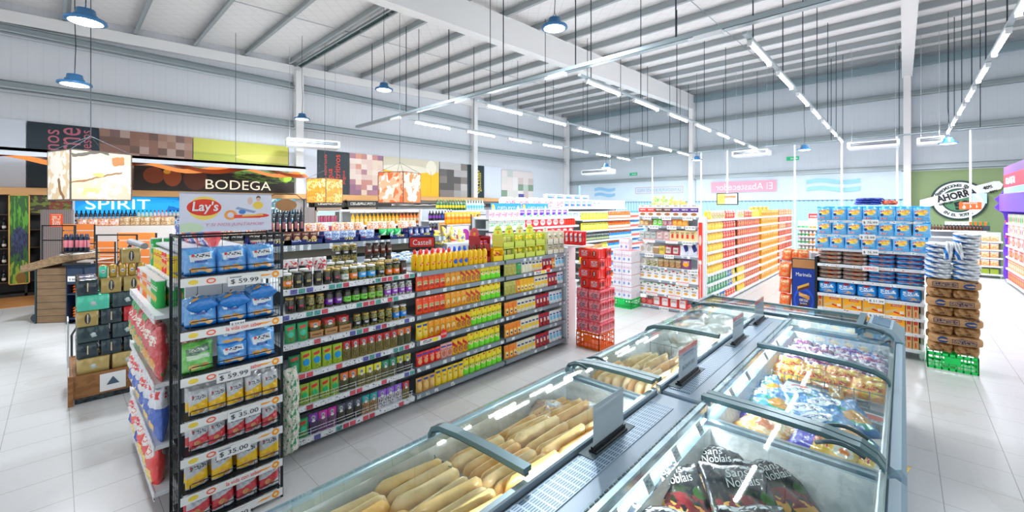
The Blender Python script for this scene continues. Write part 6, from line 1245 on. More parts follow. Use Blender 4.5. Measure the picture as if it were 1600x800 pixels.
# hygiene shelves (faces +x)
hx = -5.6
shelving('white gondola bay of red and purple packs behind the mayonnaise cartons', (hx, 5.4, 0), R(90), 2.95, .45, [.3, .75, 1.1, 1.36, 1.59, 1.79], 1.82, STRIPW, body=WHITE, name='gondola_bay')
UH = 'the hygiene gondola'
def fb(desc, base, sh, w, h, d=.09, cat='box', name='household_pack'): return P_box(name, cat, desc, pack(desc + ' print', base, sh, .4), w, h, d)
H = dict(r=fb('red and white pack', 'D8303A', [('e', .5, .5, .38, .36, 'F0DCD8'), ('s', .5, .5, .3, .1, 'B83A4A')], .22, .19), pu=fb('white and purple pack', 'ECE8F2', [('r', .4, .55, .34, .3, '6A2EB8'), ('s', .4, .65, .28, .1, 'F0E8F8'), ('e', .7, .25, .2, .16, '7AC090')], .2, .18),
         rb=P_bottle('detergent_bottle', 'bottle', 'red squat bottle', mat('red bottle', 'E0402C', .3), mat('red bottle cap', 'C83020', .3), .04, .19, 8, .4, .03), g=fb('white and green pack', 'E8ECE8', [('s', .5, .5, .4, .2, '4AA060'), ('r', .05, .5, .03, .5, 'B8A8B0')], .2, .16), w=fb('white and pink pack', 'F0E4EA', [('n', .5, .5, .45, .4, 'D87A9A', 6)], .16, .16))
rowA([(H['w'], 5), (H['pu'], 8)], UH, 'top shelf', (hx - .02, 5.42), R(90), 2.9, 1.79, gap=.01)
rowA([(H['g'], 5), (H['r'], 6), (H['rb'], 6)], UH, 'second shelf', (hx - .02, 5.42), R(90), 2.9, 1.59, gap=.006)
rowA([(H['w'], 8), (H['r'], 6)], UH, 'third shelf', (hx - .02, 5.42), R(90), 2.9, 1.36, gap=.01)
cp = empty('shelf_banner', 'blue shelf banner reading CUESTA POCO over the hygiene gondola', 'banner', (-7.06, 6.87, 1.74), R(90))
for k in range(2):
    o = ob('banner_card', MB().box(k * 1.1, k * 1.1 + 1.06, 0, .006, 0, .36).mesh('banner_card', pack('cuesta print', '3F9BD0', [('e', .08, .5, .06, .4, 'F0D0A0'), ('r', .9, .4, .07, .34, '88BCE0'), ('e', .9, .7, .03, .14, 'E8C8A8'), ('r', .5, .04, .5, .05, 'D88A60'), ('e', .07, .82, .035, .13, 'E8C040')], .5)), cp)
    lettering('CUESTA POCO', TXTWHITE, o, (k * 1.1 + .53, -.004, .23), .62, .1); ob('post', MB().tube([(k * 1.1 + .1, .02, -1.74), (k * 1.1 + .1, .02, .05)], .012, 5).mesh('post', WHITE), cp); lettering('PRECIOS TAN BAJOS', TXTWHITE, o, (k * 1.1 + .53, -.004, .12), .4, .035)
# household bottles bay further along
shelving('white gondola bay of yellow and orange household goods past the red packs', (hx, 8.5, 0), R(90), 3.5, .45, [.1, .4, .66, .92, 1.18, 1.44, 1.7], 1.75, STRIPW, body=WHITE, name='gondola_bay')
UG2 = 'the household gondola'
G_ = dict(y=P_film('sponge_pack', 'bag', 'yellow cleaning pack', pack('yellow clean', 'EBD23C', [('n', .5, .5, .45, .4, 'F4ECA0', 5), ('r', .5, .8, .4, .06, '4A8A3A')], .4), .15, .18, .08, 'pillow', 181, 6, 6),
          o=P_bottle('cleaner_bottle', 'bottle', 'orange capped white bottle', pack('orange white bottle', 'E87834', [('r', .5, .35, .5, .2, 'F0E8E0')], .3), mat('orange cap', 'F07828', .4), .036, .2, 8, .45, .04, .6),
          b=P_bottle('cleaner_bottle', 'bottle', 'blue cleaner bottle with orange cap', pack('blue clean bottle', '3A8ACC', [('r', .5, .3, .5, .2, 'D8ECF4')], .3), mat('orange cap', 'F07828', .4), .036, .2, 8, .45, .05, .6),
          w=P_bottle('cleaner_bottle', 'bottle', 'pale blue cleaner bottle', pack('pale clean bottle', 'BCD8EA', [('r', .5, .3, .5, .2, 'E07A6A')], .3), mat('blue cap2', '4A9AD8', .4), .036, .2, 8, .45, .05, .6),
          d=P_bottle('cleaner_bottle', 'bottle', 'dark small bottle', pack('dark small', '3A4A40', [('r', .5, .4, .5, .2, 'B8C09A')], .3), mat('white cap', 'F0F0F0', .4), .036, .15, 8, .45, .03, .6), k=fb('tan carton', 'C09A64', [('s', .5, .5, .3, .2, '8A6A40')], .3, .16), g=fb('bright yellow notice box', 'F0E020', [('n', .5, .5, .4, .3, 'C89A20', 5)], .3, .16))
rowA([(G_['y'], 8), (G_['o'], 15), (G_['w'], 12)], UG2, 'top shelf', (hx - .02, 8.52), R(90), 3.4, 1.7, gap=.005)
rowA([(G_['y'], 8), (G_['o'], 15), (G_['w'], 12)], UG2, 'second shelf', (hx - .02, 8.52), R(90), 3.4, 1.44, gap=.005)
rowA([(G_['d'], 16), (G_['b'], 15), (G_['w'], 12)], UG2, 'third shelf', (hx - .02, 8.52), R(90), 3.4, 1.18, gap=.005)
rowA([(G_['g'], 1), (G_['k'], 2), (G_['y'], 2), (G_['b'], 15), (G_['w'], 12)], UG2, 'fourth shelf', (hx - .02, 8.52), R(90), 3.4, .92, gap=.005)
rowA([(G_['g'], 2), (G_['k'], 1), (G_['y'], 2), (G_['b'], 15), (G_['w'], 12)], UG2, 'fifth shelf', (hx - .02, 8.52), R(90), 3.4, .66, gap=.005)
rowA([(G_['y'], 8), (G_['b'], 15), (G_['w'], 12)], UG2, 'sixth shelf', (hx - .02, 8.52), R(90), 3.4, .4, gap=.005)
rowA([(G_['y'], 8), (G_['o'], 15), (G_['w'], 12)], UG2, 'bottom shelf', (hx - .02, 8.52), R(90), 3.4, .1, gap=.005)
# far drink and diaper shelves (faces +x)
dx = -9.0
shelving('white drink shelves with rows of soft drink bottles', (dx, 4.4, 0), R(90), 4.2, .5, [.5, .95, 1.25, 1.6, 1.92], 1.95, STRIPW, body=WHITE, name='gondola_bay')
def sb(desc, c_, cap, lab=None, h=.3, r=.045): return P_bottle('soft_drink_bottle', 'bottle', desc, pack(desc + ' body', c_, [('r', .5, .38, .5, .14, lab)] if lab else [], .15, coat=.5), mat(cap[0], cap[1], .4), r, h, 8, .32, .03, .55)
D_ = dict(y=sb('golden soft drink bottle', 'E0B02C', ('dark green cap', '2A5A34'), 'F0D890'), n=sb('dark cola bottle', '241A1C', ('black cap', '1A1A1C'), '4A2030'), p=sb('orange soft drink bottle', 'E88A3A', ('blue cap3', '3A7AC8'), 'F4E4C0'), g=sb('bright green soft drink bottle', '34C05A', ('green cap', '30A050'), 'A8E8B8'), b=sb('navy soft drink bottle', '17264E', ('white cap', 'F0F0F0'), '3A5AA8'), pu=sb('black bottle with purple label', '1C1622', ('white cap', 'F0F0F0'), '7A4AA0'), gy=sb('dark green bottle with yellow label', '1E5A34', ('green cap', '30A050'), 'E0C84A'), w=sb('clear water bottle', 'C8E0E8', ('cyan cap', '4AC0D0'), '8AC8E0'))
UD = 'the drink shelves'
rowA([(D_['y'], 12), (D_['p'], 6), (D_['g'], 7), (D_['b'], 12), (D_['gy'], 0)], UD, 'second shelf', (dx - .02, 4.45), R(90), 4.1, 1.6, gap=.008)
rowA([(D_['n'], 14), (D_['y'], 10), (D_['g'], 4), (D_['b'], 12)], UD, 'third shelf', (dx - .02, 4.45), R(90), 4.1, 1.25, gap=.008)
rowA([(D_['gy'], 10), (D_['w'], 10), (D_['p'], 0)], UD, 'top shelf', (dx - .02, 6.8), R(90), 1.75, 1.92, gap=.008)
shelving('white drink shelves with purple labelled bottles near the yellow display', (-8.2, 5.95, 0), R(90), .8, .4, [.6, 1.0, 1.35, 1.68], 1.95, STRIPW, body=WHITE, name='gondola_bay')
rowA([(D_['pu'], 4), (D_['b'], 4)], 'the small drink bay', 'second shelf', (-8.22, 5.97), R(90), .78, 1.35, gap=.008, scale=.95)
rowA([(D_['pu'], 4), (D_['b'], 4)], 'the small drink bay', 'top shelf', (-8.22, 5.97), R(90), .78, 1.68, gap=.008, scale=.9)
# orange-yellow pouch display and blue bag rack
YO = P_film('juice_pouch', 'pouch', 'golden powdered juice pouch', pack('golden juice', 'F2AC1E', [('r', .5, .5, .5, .08, 'E07A2A'), ('s', .5, .75, .36, .08, 'F8E8C0')], .35), .12, .27, .05, 'pouch', 191, 6, 6)
o = shelving('tan display stand of golden juice pouches', (-7.4, 5.85, 0), R(90), 1.05, .3, [.8, 1.2, 1.62], 1.66, STRIPW, body=mat('tan stand', 'C8A878', .6), name='display_stand', lip=.04)
rowA([(YO, 9)], 'the tan display stand', 'top shelf', (-7.42, 5.87), R(90), 1.05, 1.62, gap=-.004, rows=2)
FLR = P_film('flour_bag', 'bag', 'tan flour bag', pack('tan flour', 'D8C09A', [('s', .5, .6, .3, .15, 'B03A3A')], .6), .17, .26, .08, 'pouch', 192, 6, 6)
rowA([(FLR, 6)], 'the tan display stand', 'second shelf', (-7.4, 5.87), R(90), 1.05, 1.2, gap=0)
LC = ob('round_logo_sign', MB().cbox(0, .62, 0, .02, 0, .42, .01).mesh('round_logo_sign', pack('round logo print', 'F0E0E4', [('e', .55, .4, .4, .5, 'E8E8F0'), ('d', .5, .5, .4, .1, '5A8AD0', .4), ('e', .8, .5, .2, .35, 'B04A9A'), ('e', .2, .3, .18, .25, 'E84A3A'), ('s', .5, .45, .3, .12, 'D83A4A')], .5)), None, (-6.9, 5.45, 1.18), R(90), label='pale sign with coloured arcs in front of the tan display stand', cat='sign')
ob('leg', MB().box(.3, .33, .005, .02, -1.18, 0).mesh('leg', WHITE), LC)
BRK = empty('bag_rack', 'black wire rack of blue detergent bags', 'display rack', (-6.7, 6.12, 0), R(90))
ob('rack_frame', MB().tube([(0, 0, 0), (0, 0, 1.85)], .012, 5).tube([(.55, 0, 0), (.55, 0, 1.85)], .012, 5).tube([(0, 0, 1.45), (.55, 0, 1.45)], .008, 5).tube([(0, 0, 1.84), (.55, 0, 1.84)], .008, 5).tube([(0, .2, 0), (0, .2, 1.85)], .012, 5).tube([(.55, .2, 0), (.55, .2, 1.85)], .012, 5).mesh('rack_frame', BLACK), BRK)
for z in (.2, .8, 1.12, 1.47): ob('shelf', MB().box(0, .55, 0, .2, z - .01, z).mesh('shelf', BLACK), BRK)
DTB = P_film('detergent_bag', 'bag', 'blue detergent bag', pack('blue detergent', '1E50C8', [('n', .5, .5, .4, .4, '4A8AE8', 5), ('s', .5, .7, .3, .1, 'E8F0FC')], .28, coat=.3), .17, .3, .1, 'pillow', 193, 7, 7); DTG = P_film('detergent_bag', 'bag', 'blue and green detergent bag', pack('green detergent', '3A7AB8', [('n', .5, .5, .45, .45, '8AD080', 5), ('s', .5, .6, .3, .12, 'F0F8F4')], .28, coat=.3), .17, .3, .1, 'pillow', 194, 7, 7)
for z, sw in ((1.47, 'top'), (1.12, 'second')): rowA([(DTB, 3)], 'the black bag rack', sw + ' shelf', (-6.72, 6.14), R(90), .55, z, gap=.005)
rowA([(DTG, 4)], 'the white stand', 'top', (-6.75, 6.72), R(90), .8, 1.555, gap=.01)
ob('side_shelf', MB().cbox(0, .8, 0, .3, 1.5, 1.55, .004).box(.02, .05, .02, .05, 0, 1.5).box(.75, .78, .02, .05, 0, 1.5).box(.02, .05, .25, .28, 0, 1.5).box(.75, .78, .25, .28, 0, 1.5).mesh('side_shelf', WHITE), None, (-6.72, 6.70, 0), R(90), label='white stand with blue and green bags beside the black bag rack', cat='stand')
# diaper shelves
shelving('long white shelves of diaper and paper packs along the far aisle', (-8.3, 9.3, 0), R(90), 6.5, .5, [.6, 1.1, 1.55, 1.98], 2.0, STRIPW, body=WHITE, name='gondola_bay')
DP = [fb('white and blue diaper pack', 'D8E4F0', [('r', .5, .5, .36, .3, '3A78C8'), ('s', .5, .6, .3, .12, 'F0F4F8'), ('e', .8, .3, .1, .15, 'D8708A')], .34, .28, .14, 'pack', 'diaper_pack'), fb('white paper pack with pink dots', 'F2F0F2', [('n', .5, .5, .4, .4, 'E0B0C0', 9)], .36, .28, .14, 'pack', 'paper_towel_pack'), fb('white pack with blue letter', 'EEF0F4', [('r', .5, .6, .2, .06, '3A68B0'), ('r', .5, .4, .05, .2, '3A68B0')], .3, .28, .14, 'pack', 'paper_towel_pack')]
UP = 'the diaper shelves'
rowA([(DP[0], 9), (DP[2], 6), (DP[1], 3)], UP, 'second shelf', (-8.32, 9.32), R(90), 6.4, 1.55, gap=.01, scale=1.1)
rowA([(DP[1], 4), (DP[0], 7), (DP[2], 2), (DP[1], 6)], UP, 'top shelf', (-8.32, 9.32), R(90), 6.4, 1.98, gap=.01)
for i in range(5): place(DP[0 if i < 5 else 2], (-8.32, 10.8 + i * .5, 2.262), R(90), f'{DP[0 if i < 5 else 2].desc} laid on the top row of the diaper shelves, {ORD[i]} along', 'packs piled above the diaper shelves', scale=(1.35, 1, .6))
WPK = P_film('paper_roll_pack', 'pack', 'white pink-dotted roll pack', pack('roll pack', 'F4F0F2', [('n', .5, .5, .4, .4, 'D8889A', 10)], .4), .5, .3, .3, 'slab', 195, 8, 8)
for i in range(5): place(WPK, (-7.65, 8.2 + i * .55, 1.975), R(90), f'white pink-dotted roll pack on the high shelf behind the blue banner, {ORD[i]} along', 'roll packs on the high shelf')
ob('high_shelf', MB().cbox(0, 2.9, 0, .45, 1.94, 1.97, .004).box(.02, .06, .02, .06, 0, 1.94).box(2.84, 2.88, .02, .06, 0, 1.94).box(.02, .06, .38, .42, 0, 1.94).box(2.84, 2.88, .38, .42, 0, 1.94).mesh('high_shelf', WHITE), None, (-7.6, 7.9, 0), R(90), label='white high shelf of roll packs behind the blue banner', cat='shelf')
# ================================================================== the wine and spirits corner
DKW = mat('dark cabinet', '1C1815', .5); BACKLIT = mat('dark niche', '2A2620', .6)
wc = empty('wine_cabinet', 'black wine cabinet with bottle shelves at the wine corner', 'cabinet', (-14.45, -6.5, 0), R(90))
ob('cabinet_body', MB().box(0, 6.7, .4, .45, 0, 2.27).box(0, 6.7, 0, .45, 0, .08).box(6.66, 6.7, 0, .45, 0, 2.27).box(5.98, 6.02, 0, .45, 0, 2.27).mesh('cabinet_body', DKW), wc)
for z in (.35, .75, 1.1, 1.5, 1.85): ob('shelf', MB().box(0, 6.66, .02, .4, z - .02, z).mesh('shelf', mat('dark shelf board', '4A3524', .5)), wc)
WB_ = P_bottle('wine_bottle', 'bottle', 'dark wine bottle with pale label', pack('wine body', '161C1A', [('r', .5, .32, .5, .13, 'D8D0C4')], .15), mat('wine foil', '3A2028', .4), .038, .3, 8, .35, .07, .6)
for z, sw in ((1.5, 'fourth'), (1.1, 'third'), (.35, 'lowest'), (.75, 'second')): rowA([(WB_, 7)], 'the wine cabinet', sw + ' shelf up', (-14.47, -1.45 + .03), R(90), 1.5, z, gap=.02, scale=.9)
gp = empty('grape_poster', 'tall gold framed poster of green and purple grapes before the wine cabinet', 'poster', (-14.32, -.73, .32), R(90))
ob('picture', MB().box(0, .27, 0, .03, 0, 1.94).mesh('picture', pack('grape print', '2E5A22', [('n', .5, .8, .6, .2, '5E9A3A', 5), ('n', .5, .45, .6, .2, '20263A', 7), ('e', .5, .5, .4, .14, '1A1E34'), ('n', .5, .5, .4, .14, '3A4468', 16), ('n', .5, .12, .6, .15, '8A9A3A', 5), ('e', .6, .06, .3, .06, '7A5A24')], .4)), gp)
ob('gold_frame', MB().box(-.02, 0, -.01, .04, -.02, 1.96).box(.27, .29, -.01, .04, -.02, 1.96).box(-.02, .29, -.01, .04, 1.94, 1.96).box(-.02, .29, -.01, .04, -.02, 0).mesh('gold_frame', mat('gold frame', 'C8A060', .35, .4)), gp)
vf = ob('vineyard_photo', MB().box(0, .75, 0, .02, 0, .42).mesh('vineyard_photo', pack('cellar photo', '3A2E20', [('n', .5, .5, .6, .5, '6A7A34', 5), ('n', .8, .5, .3, .5, '7A3A2A', 6)], .5)), None, (-14.42, -.55, 1.86), R(90), label='dark leafy photo panel above the wine shelves beside the grape poster', cat='photo panel')
# grey planked board with orange notice
gx, gy = Wd(86, 9.2)
gb = empty('plank_board', 'grey planked board with an orange notice beside the wine cabinet', 'board', (gx, gy, 0), R(47))
m = mat('grey planks', '8A8280', .6); T = NT(m); q = T.sep(T.coord('Object'))
T.l.new(T.mix(T.math('LESS_THAN', T.math('FRACT', T.math('MULTIPLY', q[0], 22)), .2), lin('908886'), lin('6A6260')), T.n['Principled BSDF'].inputs['Base Color'])
ob('board', MB().cbox(-.30, .33, 0, .06, 0, 1.95, .004).mesh('board', m), gb)
on = ob('orange_notice', MB().box(-.1, .16, -.006, 0, 1.57, 1.86).mesh('orange_notice', pack('orange notice print', 'E8602E', [('s', .5, .5, .34, .34, 'F8D8C8'), ('r', .5, .93, .4, .015, 'F8D8C8'), ('r', .5, .07, .4, .015, 'F8D8C8')], .5)), gb)
# spirits wall
sp = empty('spirits_shelving', 'white spirits shelving with a bright blue back panel and SPIRIT lettering', 'shelving unit', (-14.5, .26, 0), R(90))
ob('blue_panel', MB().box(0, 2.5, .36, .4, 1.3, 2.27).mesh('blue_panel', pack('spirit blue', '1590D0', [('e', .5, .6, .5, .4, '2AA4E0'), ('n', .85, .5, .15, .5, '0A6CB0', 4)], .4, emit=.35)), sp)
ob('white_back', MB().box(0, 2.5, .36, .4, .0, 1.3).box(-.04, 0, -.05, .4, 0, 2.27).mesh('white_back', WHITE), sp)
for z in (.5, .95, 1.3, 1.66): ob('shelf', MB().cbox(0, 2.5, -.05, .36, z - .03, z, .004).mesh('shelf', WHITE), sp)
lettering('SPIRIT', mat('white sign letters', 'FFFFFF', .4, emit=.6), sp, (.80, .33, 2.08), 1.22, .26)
SPB = [P_bottle('spirit_bottle', 'bottle', d_, pack(d_ + ' body', c_, [('r', .5, .35, .5, .15, l_)], .15, coat=.4), mat(cn2, cc2, .4), .036, .27, 8, .35, .05, .6) for d_, c_, l_, cn2, cc2 in (('dark spirit bottle', '1C2430', 'C8CCD0', 'dark spirit cap', '14161C'), ('green and white spirit bottle', 'D8ECE0', '2EA070', 'green spirit cap', '1E8050'), ('red and white spirit bottle', 'ECDCD8', 'D83A2E', 'red spirit cap', 'C02A22'), ('pale spirit bottle', 'D8D4C8', '6A5A40', 'black spirit cap', '1A1A1A'), ('amber spirit bottle', 'C8962A', 'E8D8A0', 'black spirit cap', '1A1A1A'))]
rowA([(SPB[0], 14), (SPB[1], 4), (SPB[2], 4), (SPB[3], 4), (SPB[4], 4)], 'the spirits shelving', 'top shelf', (-14.47, .25), R(90), 2.45, 1.66, gap=.004, back=.02)
rowA([(SPB[3], 10), (SPB[0], 10), (SPB[4], 6)], 'the spirits shelving', 'second shelf', (-14.47, .25), R(90), 2.45, 1.3, gap=.006, back=.02)
s2 = empty('spirits_shelving', 'white spirits shelving with a turquoise photo back panel right of the snack poster', 'shelving unit', (-14.5, 4.3, 0), R(90))
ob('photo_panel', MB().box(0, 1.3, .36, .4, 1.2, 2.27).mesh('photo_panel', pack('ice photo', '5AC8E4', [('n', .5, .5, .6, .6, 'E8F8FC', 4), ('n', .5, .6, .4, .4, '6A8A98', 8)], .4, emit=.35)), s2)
ob('white_back', MB().box(0, 1.3, .36, .4, .0, 1.2).box(1.3, 1.34, -.05, .4, 0, 2.27).mesh('white_back', WHITE), s2)
for z in (.5, .95, 1.3, 1.66): ob('shelf', MB().cbox(0, 1.3, -.05, .36, z - .03, z, .004).mesh('shelf', WHITE), s2)
rowA([(SPB[0], 14)], 'the turquoise backed shelving', 'top', (-14.47, 4.33), R(90), 1.2, 1.66, gap=.004, back=.02)
rowA([(SPB[3], 4), (SPB[0], 10)], 'the turquoise backed shelving', 'second shelf', (-14.47, 4.33), R(90), 1.2, 1.3, gap=.004, back=.02)
# coolers with chalk headers
CHK = pack('chalk header', '2A2826', [('s', .5, .5, .4, .2, 'C8C4BC')], .6)
for k, (y, w_) in enumerate(((5.75, .95), (6.85, 1.15))):
    t = empty('drink_cooler', f'glass door drink cooler with black chalk header, {ORD[k]} right of the turquoise shelving', 'cooler', (-14.2, y, 0), R(90))
    mb = MB().box(0, .05, 0, .6, 0, 2.0).box(w_ - .05, w_, 0, .6, 0, 2.0).box(0, w_, .55, .6, 0, 2.0).box(0, w_, 0, .6, 1.9, 2.0).box(0, w_, 0, .6, 0, .15)
    ob('wood_casing', mb.mesh('wood_casing', mat('taupe casing', '9A8878', .6)), t)
    ob('chalk_header', MB().box(-.02, w_ + .02, -.03, .0, 2.02, 2.24).mesh('chalk_header', CHK), t)
    ob('header_edge', MB().box(-.03, w_ + .03, -.04, .3, 2.24, 2.27).mesh('header_edge', OAKB), t)
    ob('lit_interior', MB().box(.06, w_ - .06, .5, .54, .16, 1.88).mesh('lit_interior', mat('lit cooler back', 'E4F4F4', .5, emit=.5)), t)
    for z in (.3, .75, 1.15, 1.5): ob('shelf', MB().box(.06, w_ - .06, .08, .5, z - .01, z).mesh('shelf', WHITE), t)
    dr = ob('glass_door', MB().box(.05, w_ - .05, .02, .026, .16, 1.89).mesh('glass_door', glass('cooler glass', 'F4FCFC', .6)), t)
    ob('door_frame', MB().box(.05, .08, .0, .04, .16, 1.89).box(w_ - .08, w_ - .05, 0, .04, .16, 1.89).box(.05, w_ - .05, 0, .04, 1.85, 1.89).box(.05, w_ - .05, 0, .04, .16, .2).mesh('door_frame', LGREY), dr)
    CAN_ = Pr('drink_can', 'can', f'{"pink" if k == 0 else "red"} drink can', MB().lathe([(.05, 0), (.058, .01), (.058, .2), (.05, .22)], 8, 0, .058).mesh('drink_can', mat('pink can' if k == 0 else 'red can', 'D0607A' if k == 0 else 'D83A34', .3), True), .116, .116, .22)
    rowA([(CAN_, 8)], f'{ORD[k]} cooler', 'upper shelf', (-14.3, y + .08), R(90), w_ - .15, 1.5, gap=.005)
    rowA([(CAN_, 8)], f'{ORD[k]} cooler', 'lower shelf', (-14.3, y + .08), R(90), w_ - .15, 1.15, gap=.005)
ob('notice_board', MB().cbox(0, .42, 0, .05, 0, 2.0, .004).mesh('notice_board', m), None, (-14.15, 5.3, 0), R(90), label='grey planked board between the turquoise shelving and the coolers', cat='board')
ob('chalk_menu', MB().cbox(0, 6.2, 0, .03, 0, .16, .004).mesh('chalk_menu', CHK), None, (-14.43, 8.1, 2.02), R(90), label='long black chalk menu strip above the drink shelves', cat='sign')
# wooden planter stand with sloped basket
px_, py_ = Wd(57, 7.25)
pl = empty('produce_stand', 'brown plank stand with a sloped basket top near the wine corner', 'stand', (px_, py_, 0), R(53))
mp = mat('weathered planks', '7A6450', .6); T = NT(mp); q = T.sep(T.coord('Object'))
T.l.new(T.mix(T.math('LESS_THAN', T.math('FRACT', T.math('MULTIPLY', q[2], 8.5)), .07), T.mix(T.noise(T.vm('MULTIPLY', T.coord('Object'), (1, 1, 6)), 3, 3), lin('5E4C3C'), lin('9A8062')), lin('2E241C')), T.n['Principled BSDF'].inputs['Base Color'])
ob('plank_body', MB().cbox(0, .52, 0, .5, 0, .95, .006).mesh('plank_body', mp), pl)
ob('dark_edge', MB().box(-.02, .0, -.01, .5, 0, .95).mesh('dark_edge', mat('dark green trim', '22393C', .5)), pl)
mb = MB(); mb.add([(-.22, -.02, .88), (.55, -.02, 1.08), (.55, .5, 1.08), (-.22, .5, .88), (-.22, -.02, 1.0), (.55, -.02, 1.24), (.55, .5, 1.24), (-.22, .5, 1.0)], [(0, 3, 2, 1), (4, 5, 6, 7), (0, 1, 5, 4), (1, 2, 6, 5), (2, 3, 7, 6), (3, 0, 4, 7)])
ob('sloped_basket', mb.mesh('sloped_basket', pack('woven basket', '86705A', [('n', .5, .5, .6, .6, '9A8468', 12), ('s', .6, .9, .4, .1, 'E8E4E0')], .8)), pl)
ob('caster', MB().tube([(-.1, .1, .07), (-.1, .16, .07)], .07, 10).tube([(-.04, .13, .07), (-.1, .13, .07)], .02, 5).mesh('caster', DGREY), pl)
qx, qy = Wd(103, 7.2)
bs_ = empty('blue_shelf', 'narrow dark blue shelf of orange bags beside the brown stand', 'shelf', (qx, qy, 0), R(50))
NB = mat('dark blue shelf', '1A2E44', .4)
ob('shelf_body', MB().box(0, .27, .28, .3, 0, 1.0).box(0, .015, 0, .3, 0, 1.0).box(.255, .27, 0, .3, 0, 1.0).box(0, .27, 0, .3, .08, .1).box(0, .27, 0, .3, .5, .52).box(0, .27, 0, .3, .95, 1.0).box(0, .27, 0, .02, .68, 1.0).mesh('shelf_body', NB), bs_)
ob('price_card', MB().box(.03, .24, -.006, -.002, .73, .82).mesh('price_card', PAPER), bs_); lettering('$ 85.00', TXTDARK, bs_, (.135, -.01, .765), .16, .04)
OB_ = P_film('snack_bag', 'bag', 'folded orange bag', pack('folded orange film', 'EE6A1E', [('n', .5, .5, .5, .5, 'F4A050', 5)], .3), .2, .045, .18, 'slab', 201, 8, 6)
for k in range(8): z = (.102 if k < 4 else .522) + (k % 4) * .046; a_ = R(50); place(OB_, (qx + math.cos(a_) * .135 - math.sin(a_) * .05, qy + math.sin(a_) * .135 + math.cos(a_) * .05, z), a_, f'folded orange bag, {ORD[k % 4]} up on the {"lower" if k < 4 else "upper"} blue shelf', 'folded orange bags on the blue shelf')
TB = P_bottle('tube_bottle', 'bottle', 'dark bottle with pink label', pack('dark tube body', '1A2434', [('r', .5, .45, .5, .22, 'C8808A')], .3), mat('navy cap', '182A48', .4), .036, .3, 10, .6, .06, .75)
rowA([(TB, 5)], 'the blue shelf', 'on top', (qx - .12, qy - .05), R(50), .42, 1.24, gap=.004, rows=1)
ob('bottle_carrier', MB().tube([(0, 0, 0), (0, 0, .45)], .01, 5).box(-.2, .2, -.02, .1, -.02, -.005).tube([(-.19, 0, 0), (-.19, 0, .25)], .006, 4).tube([(.19, 0, 0), (.19, 0, .25)], .006, 4).box(-.19, .19, .0, .08, -.24, -.2).mesh('bottle_carrier', BLACK), None, (qx + .03, qy + .1, 1.24), R(50), label='small black carrier behind the dark bottles on the blue shelf', cat='carrier')
# orange-backed bread racks
ORW = mat('orange wood boards', 'D9884A', .55)
def bread_rack(px0, px1, d, ztop, label, unit, zs, seq):
    x0, y0 = Wd(px0, d); w_ = (px1 - px0) / 658 * d; a_ = R(45)
    t = empty('bread_rack', label, 'display rack', (x0, y0, 0), a_)
    mb = MB()
    for x in (0, w_):
        for y_ in (0, .4): mb.tube([(x, y_, 0), (x, y_, ztop)], .014, 5)
    for z in (ztop - .01, ztop - .3, .15): mb.tube([(0, 0, z), (w_, 0, z)], .012, 5)
    ob('black_frame', mb.mesh('black_frame', BLACK), t)
    for k in range(4): ob('orange_board', MB().cbox(.01, w_ - .01, .38, .4, ztop - .12 - k * .145, ztop + .005 - k * .145, .003).mesh('orange_board', ORW), t)
    for z in zs: ob('shelf', MB().box(.01, w_ - .01, 0, .38, z - .02, z).mesh('shelf', mat('pale shelf', 'D8D0C8', .5)), t)
    for k, z in enumerate(zs): rowA(seq, unit, f'{ORD[k]} shelf up', (x0 - math.sin(a_) * .03, y0 + math.cos(a_) * .03), a_, w_, z, gap=0)
BGB = P_film('bread_bag', 'bread bag', 'clear bag of brown rolls', pack('brown rolls', 'B8946A', [('n', .5, .5, .5, .5, 'D8C8B0', 5), ('n', .5, .5, .5, .5, '8A6A44', 7)], .25), .2, .2, .12, 'pillow', 202, 8, 7)
OGB = P_film('bread_bag', 'bread bag', 'bag of orange crisps', pack('orange crisps', 'E8783A', [('n', .5, .5, .5, .5, 'F4C8A0', 6)], .25), .17, .19, .1, 'pillow', 203, 8, 7)
bread_rack(66, 116, 8.3, 1.65, 'black framed rack with orange boards behind the brown stand', 'the orange board rack', [.4, .7], [(BGB, 3)])
bread_rack(118, 150, 8.2, 1.30, 'short rack of roll and crisp bags between the two orange board racks', 'the short bread rack', [.3, .62, .98], [(OGB, 1), (BGB, 1)])
bread_rack(151, 212, 7.0, 1.55, 'black framed rack with orange boards behind the beer stack', 'the second orange rack', [.4, .8], [(BGB, 3)])
x0, y0 = Wd(112, 9.3)
ob('bread_counter', MB().cbox(0, 1.9, 0, .6, 0, 1.58, .01).mesh('bread_counter', mat('white counter', 'E4E0DC', .5)), None, (x0, y0, 0), R(58), label='white counter of bagged breads in front of the blue spirits shelving', cat='counter')
TAN = P_film('bread_bag', 'bread bag', 'clear bag of pale buns', pack('pale buns', 'D8BC98', [('n', .5, .5, .5, .5, 'F0E4D4', 4), ('n', .5, .5, .5, .5, 'B89468', 7)], .25), .2, .2, .14, 'pillow', 204, 8, 7)
a_ = R(58)
rowA([(BRD, 4), (TAN, 5)], 'the counter', 'front', (x0 - math.sin(a_) * .08, y0 + math.cos(a_) * .08), a_, 1.9, 1.582, gap=0, rows=2)
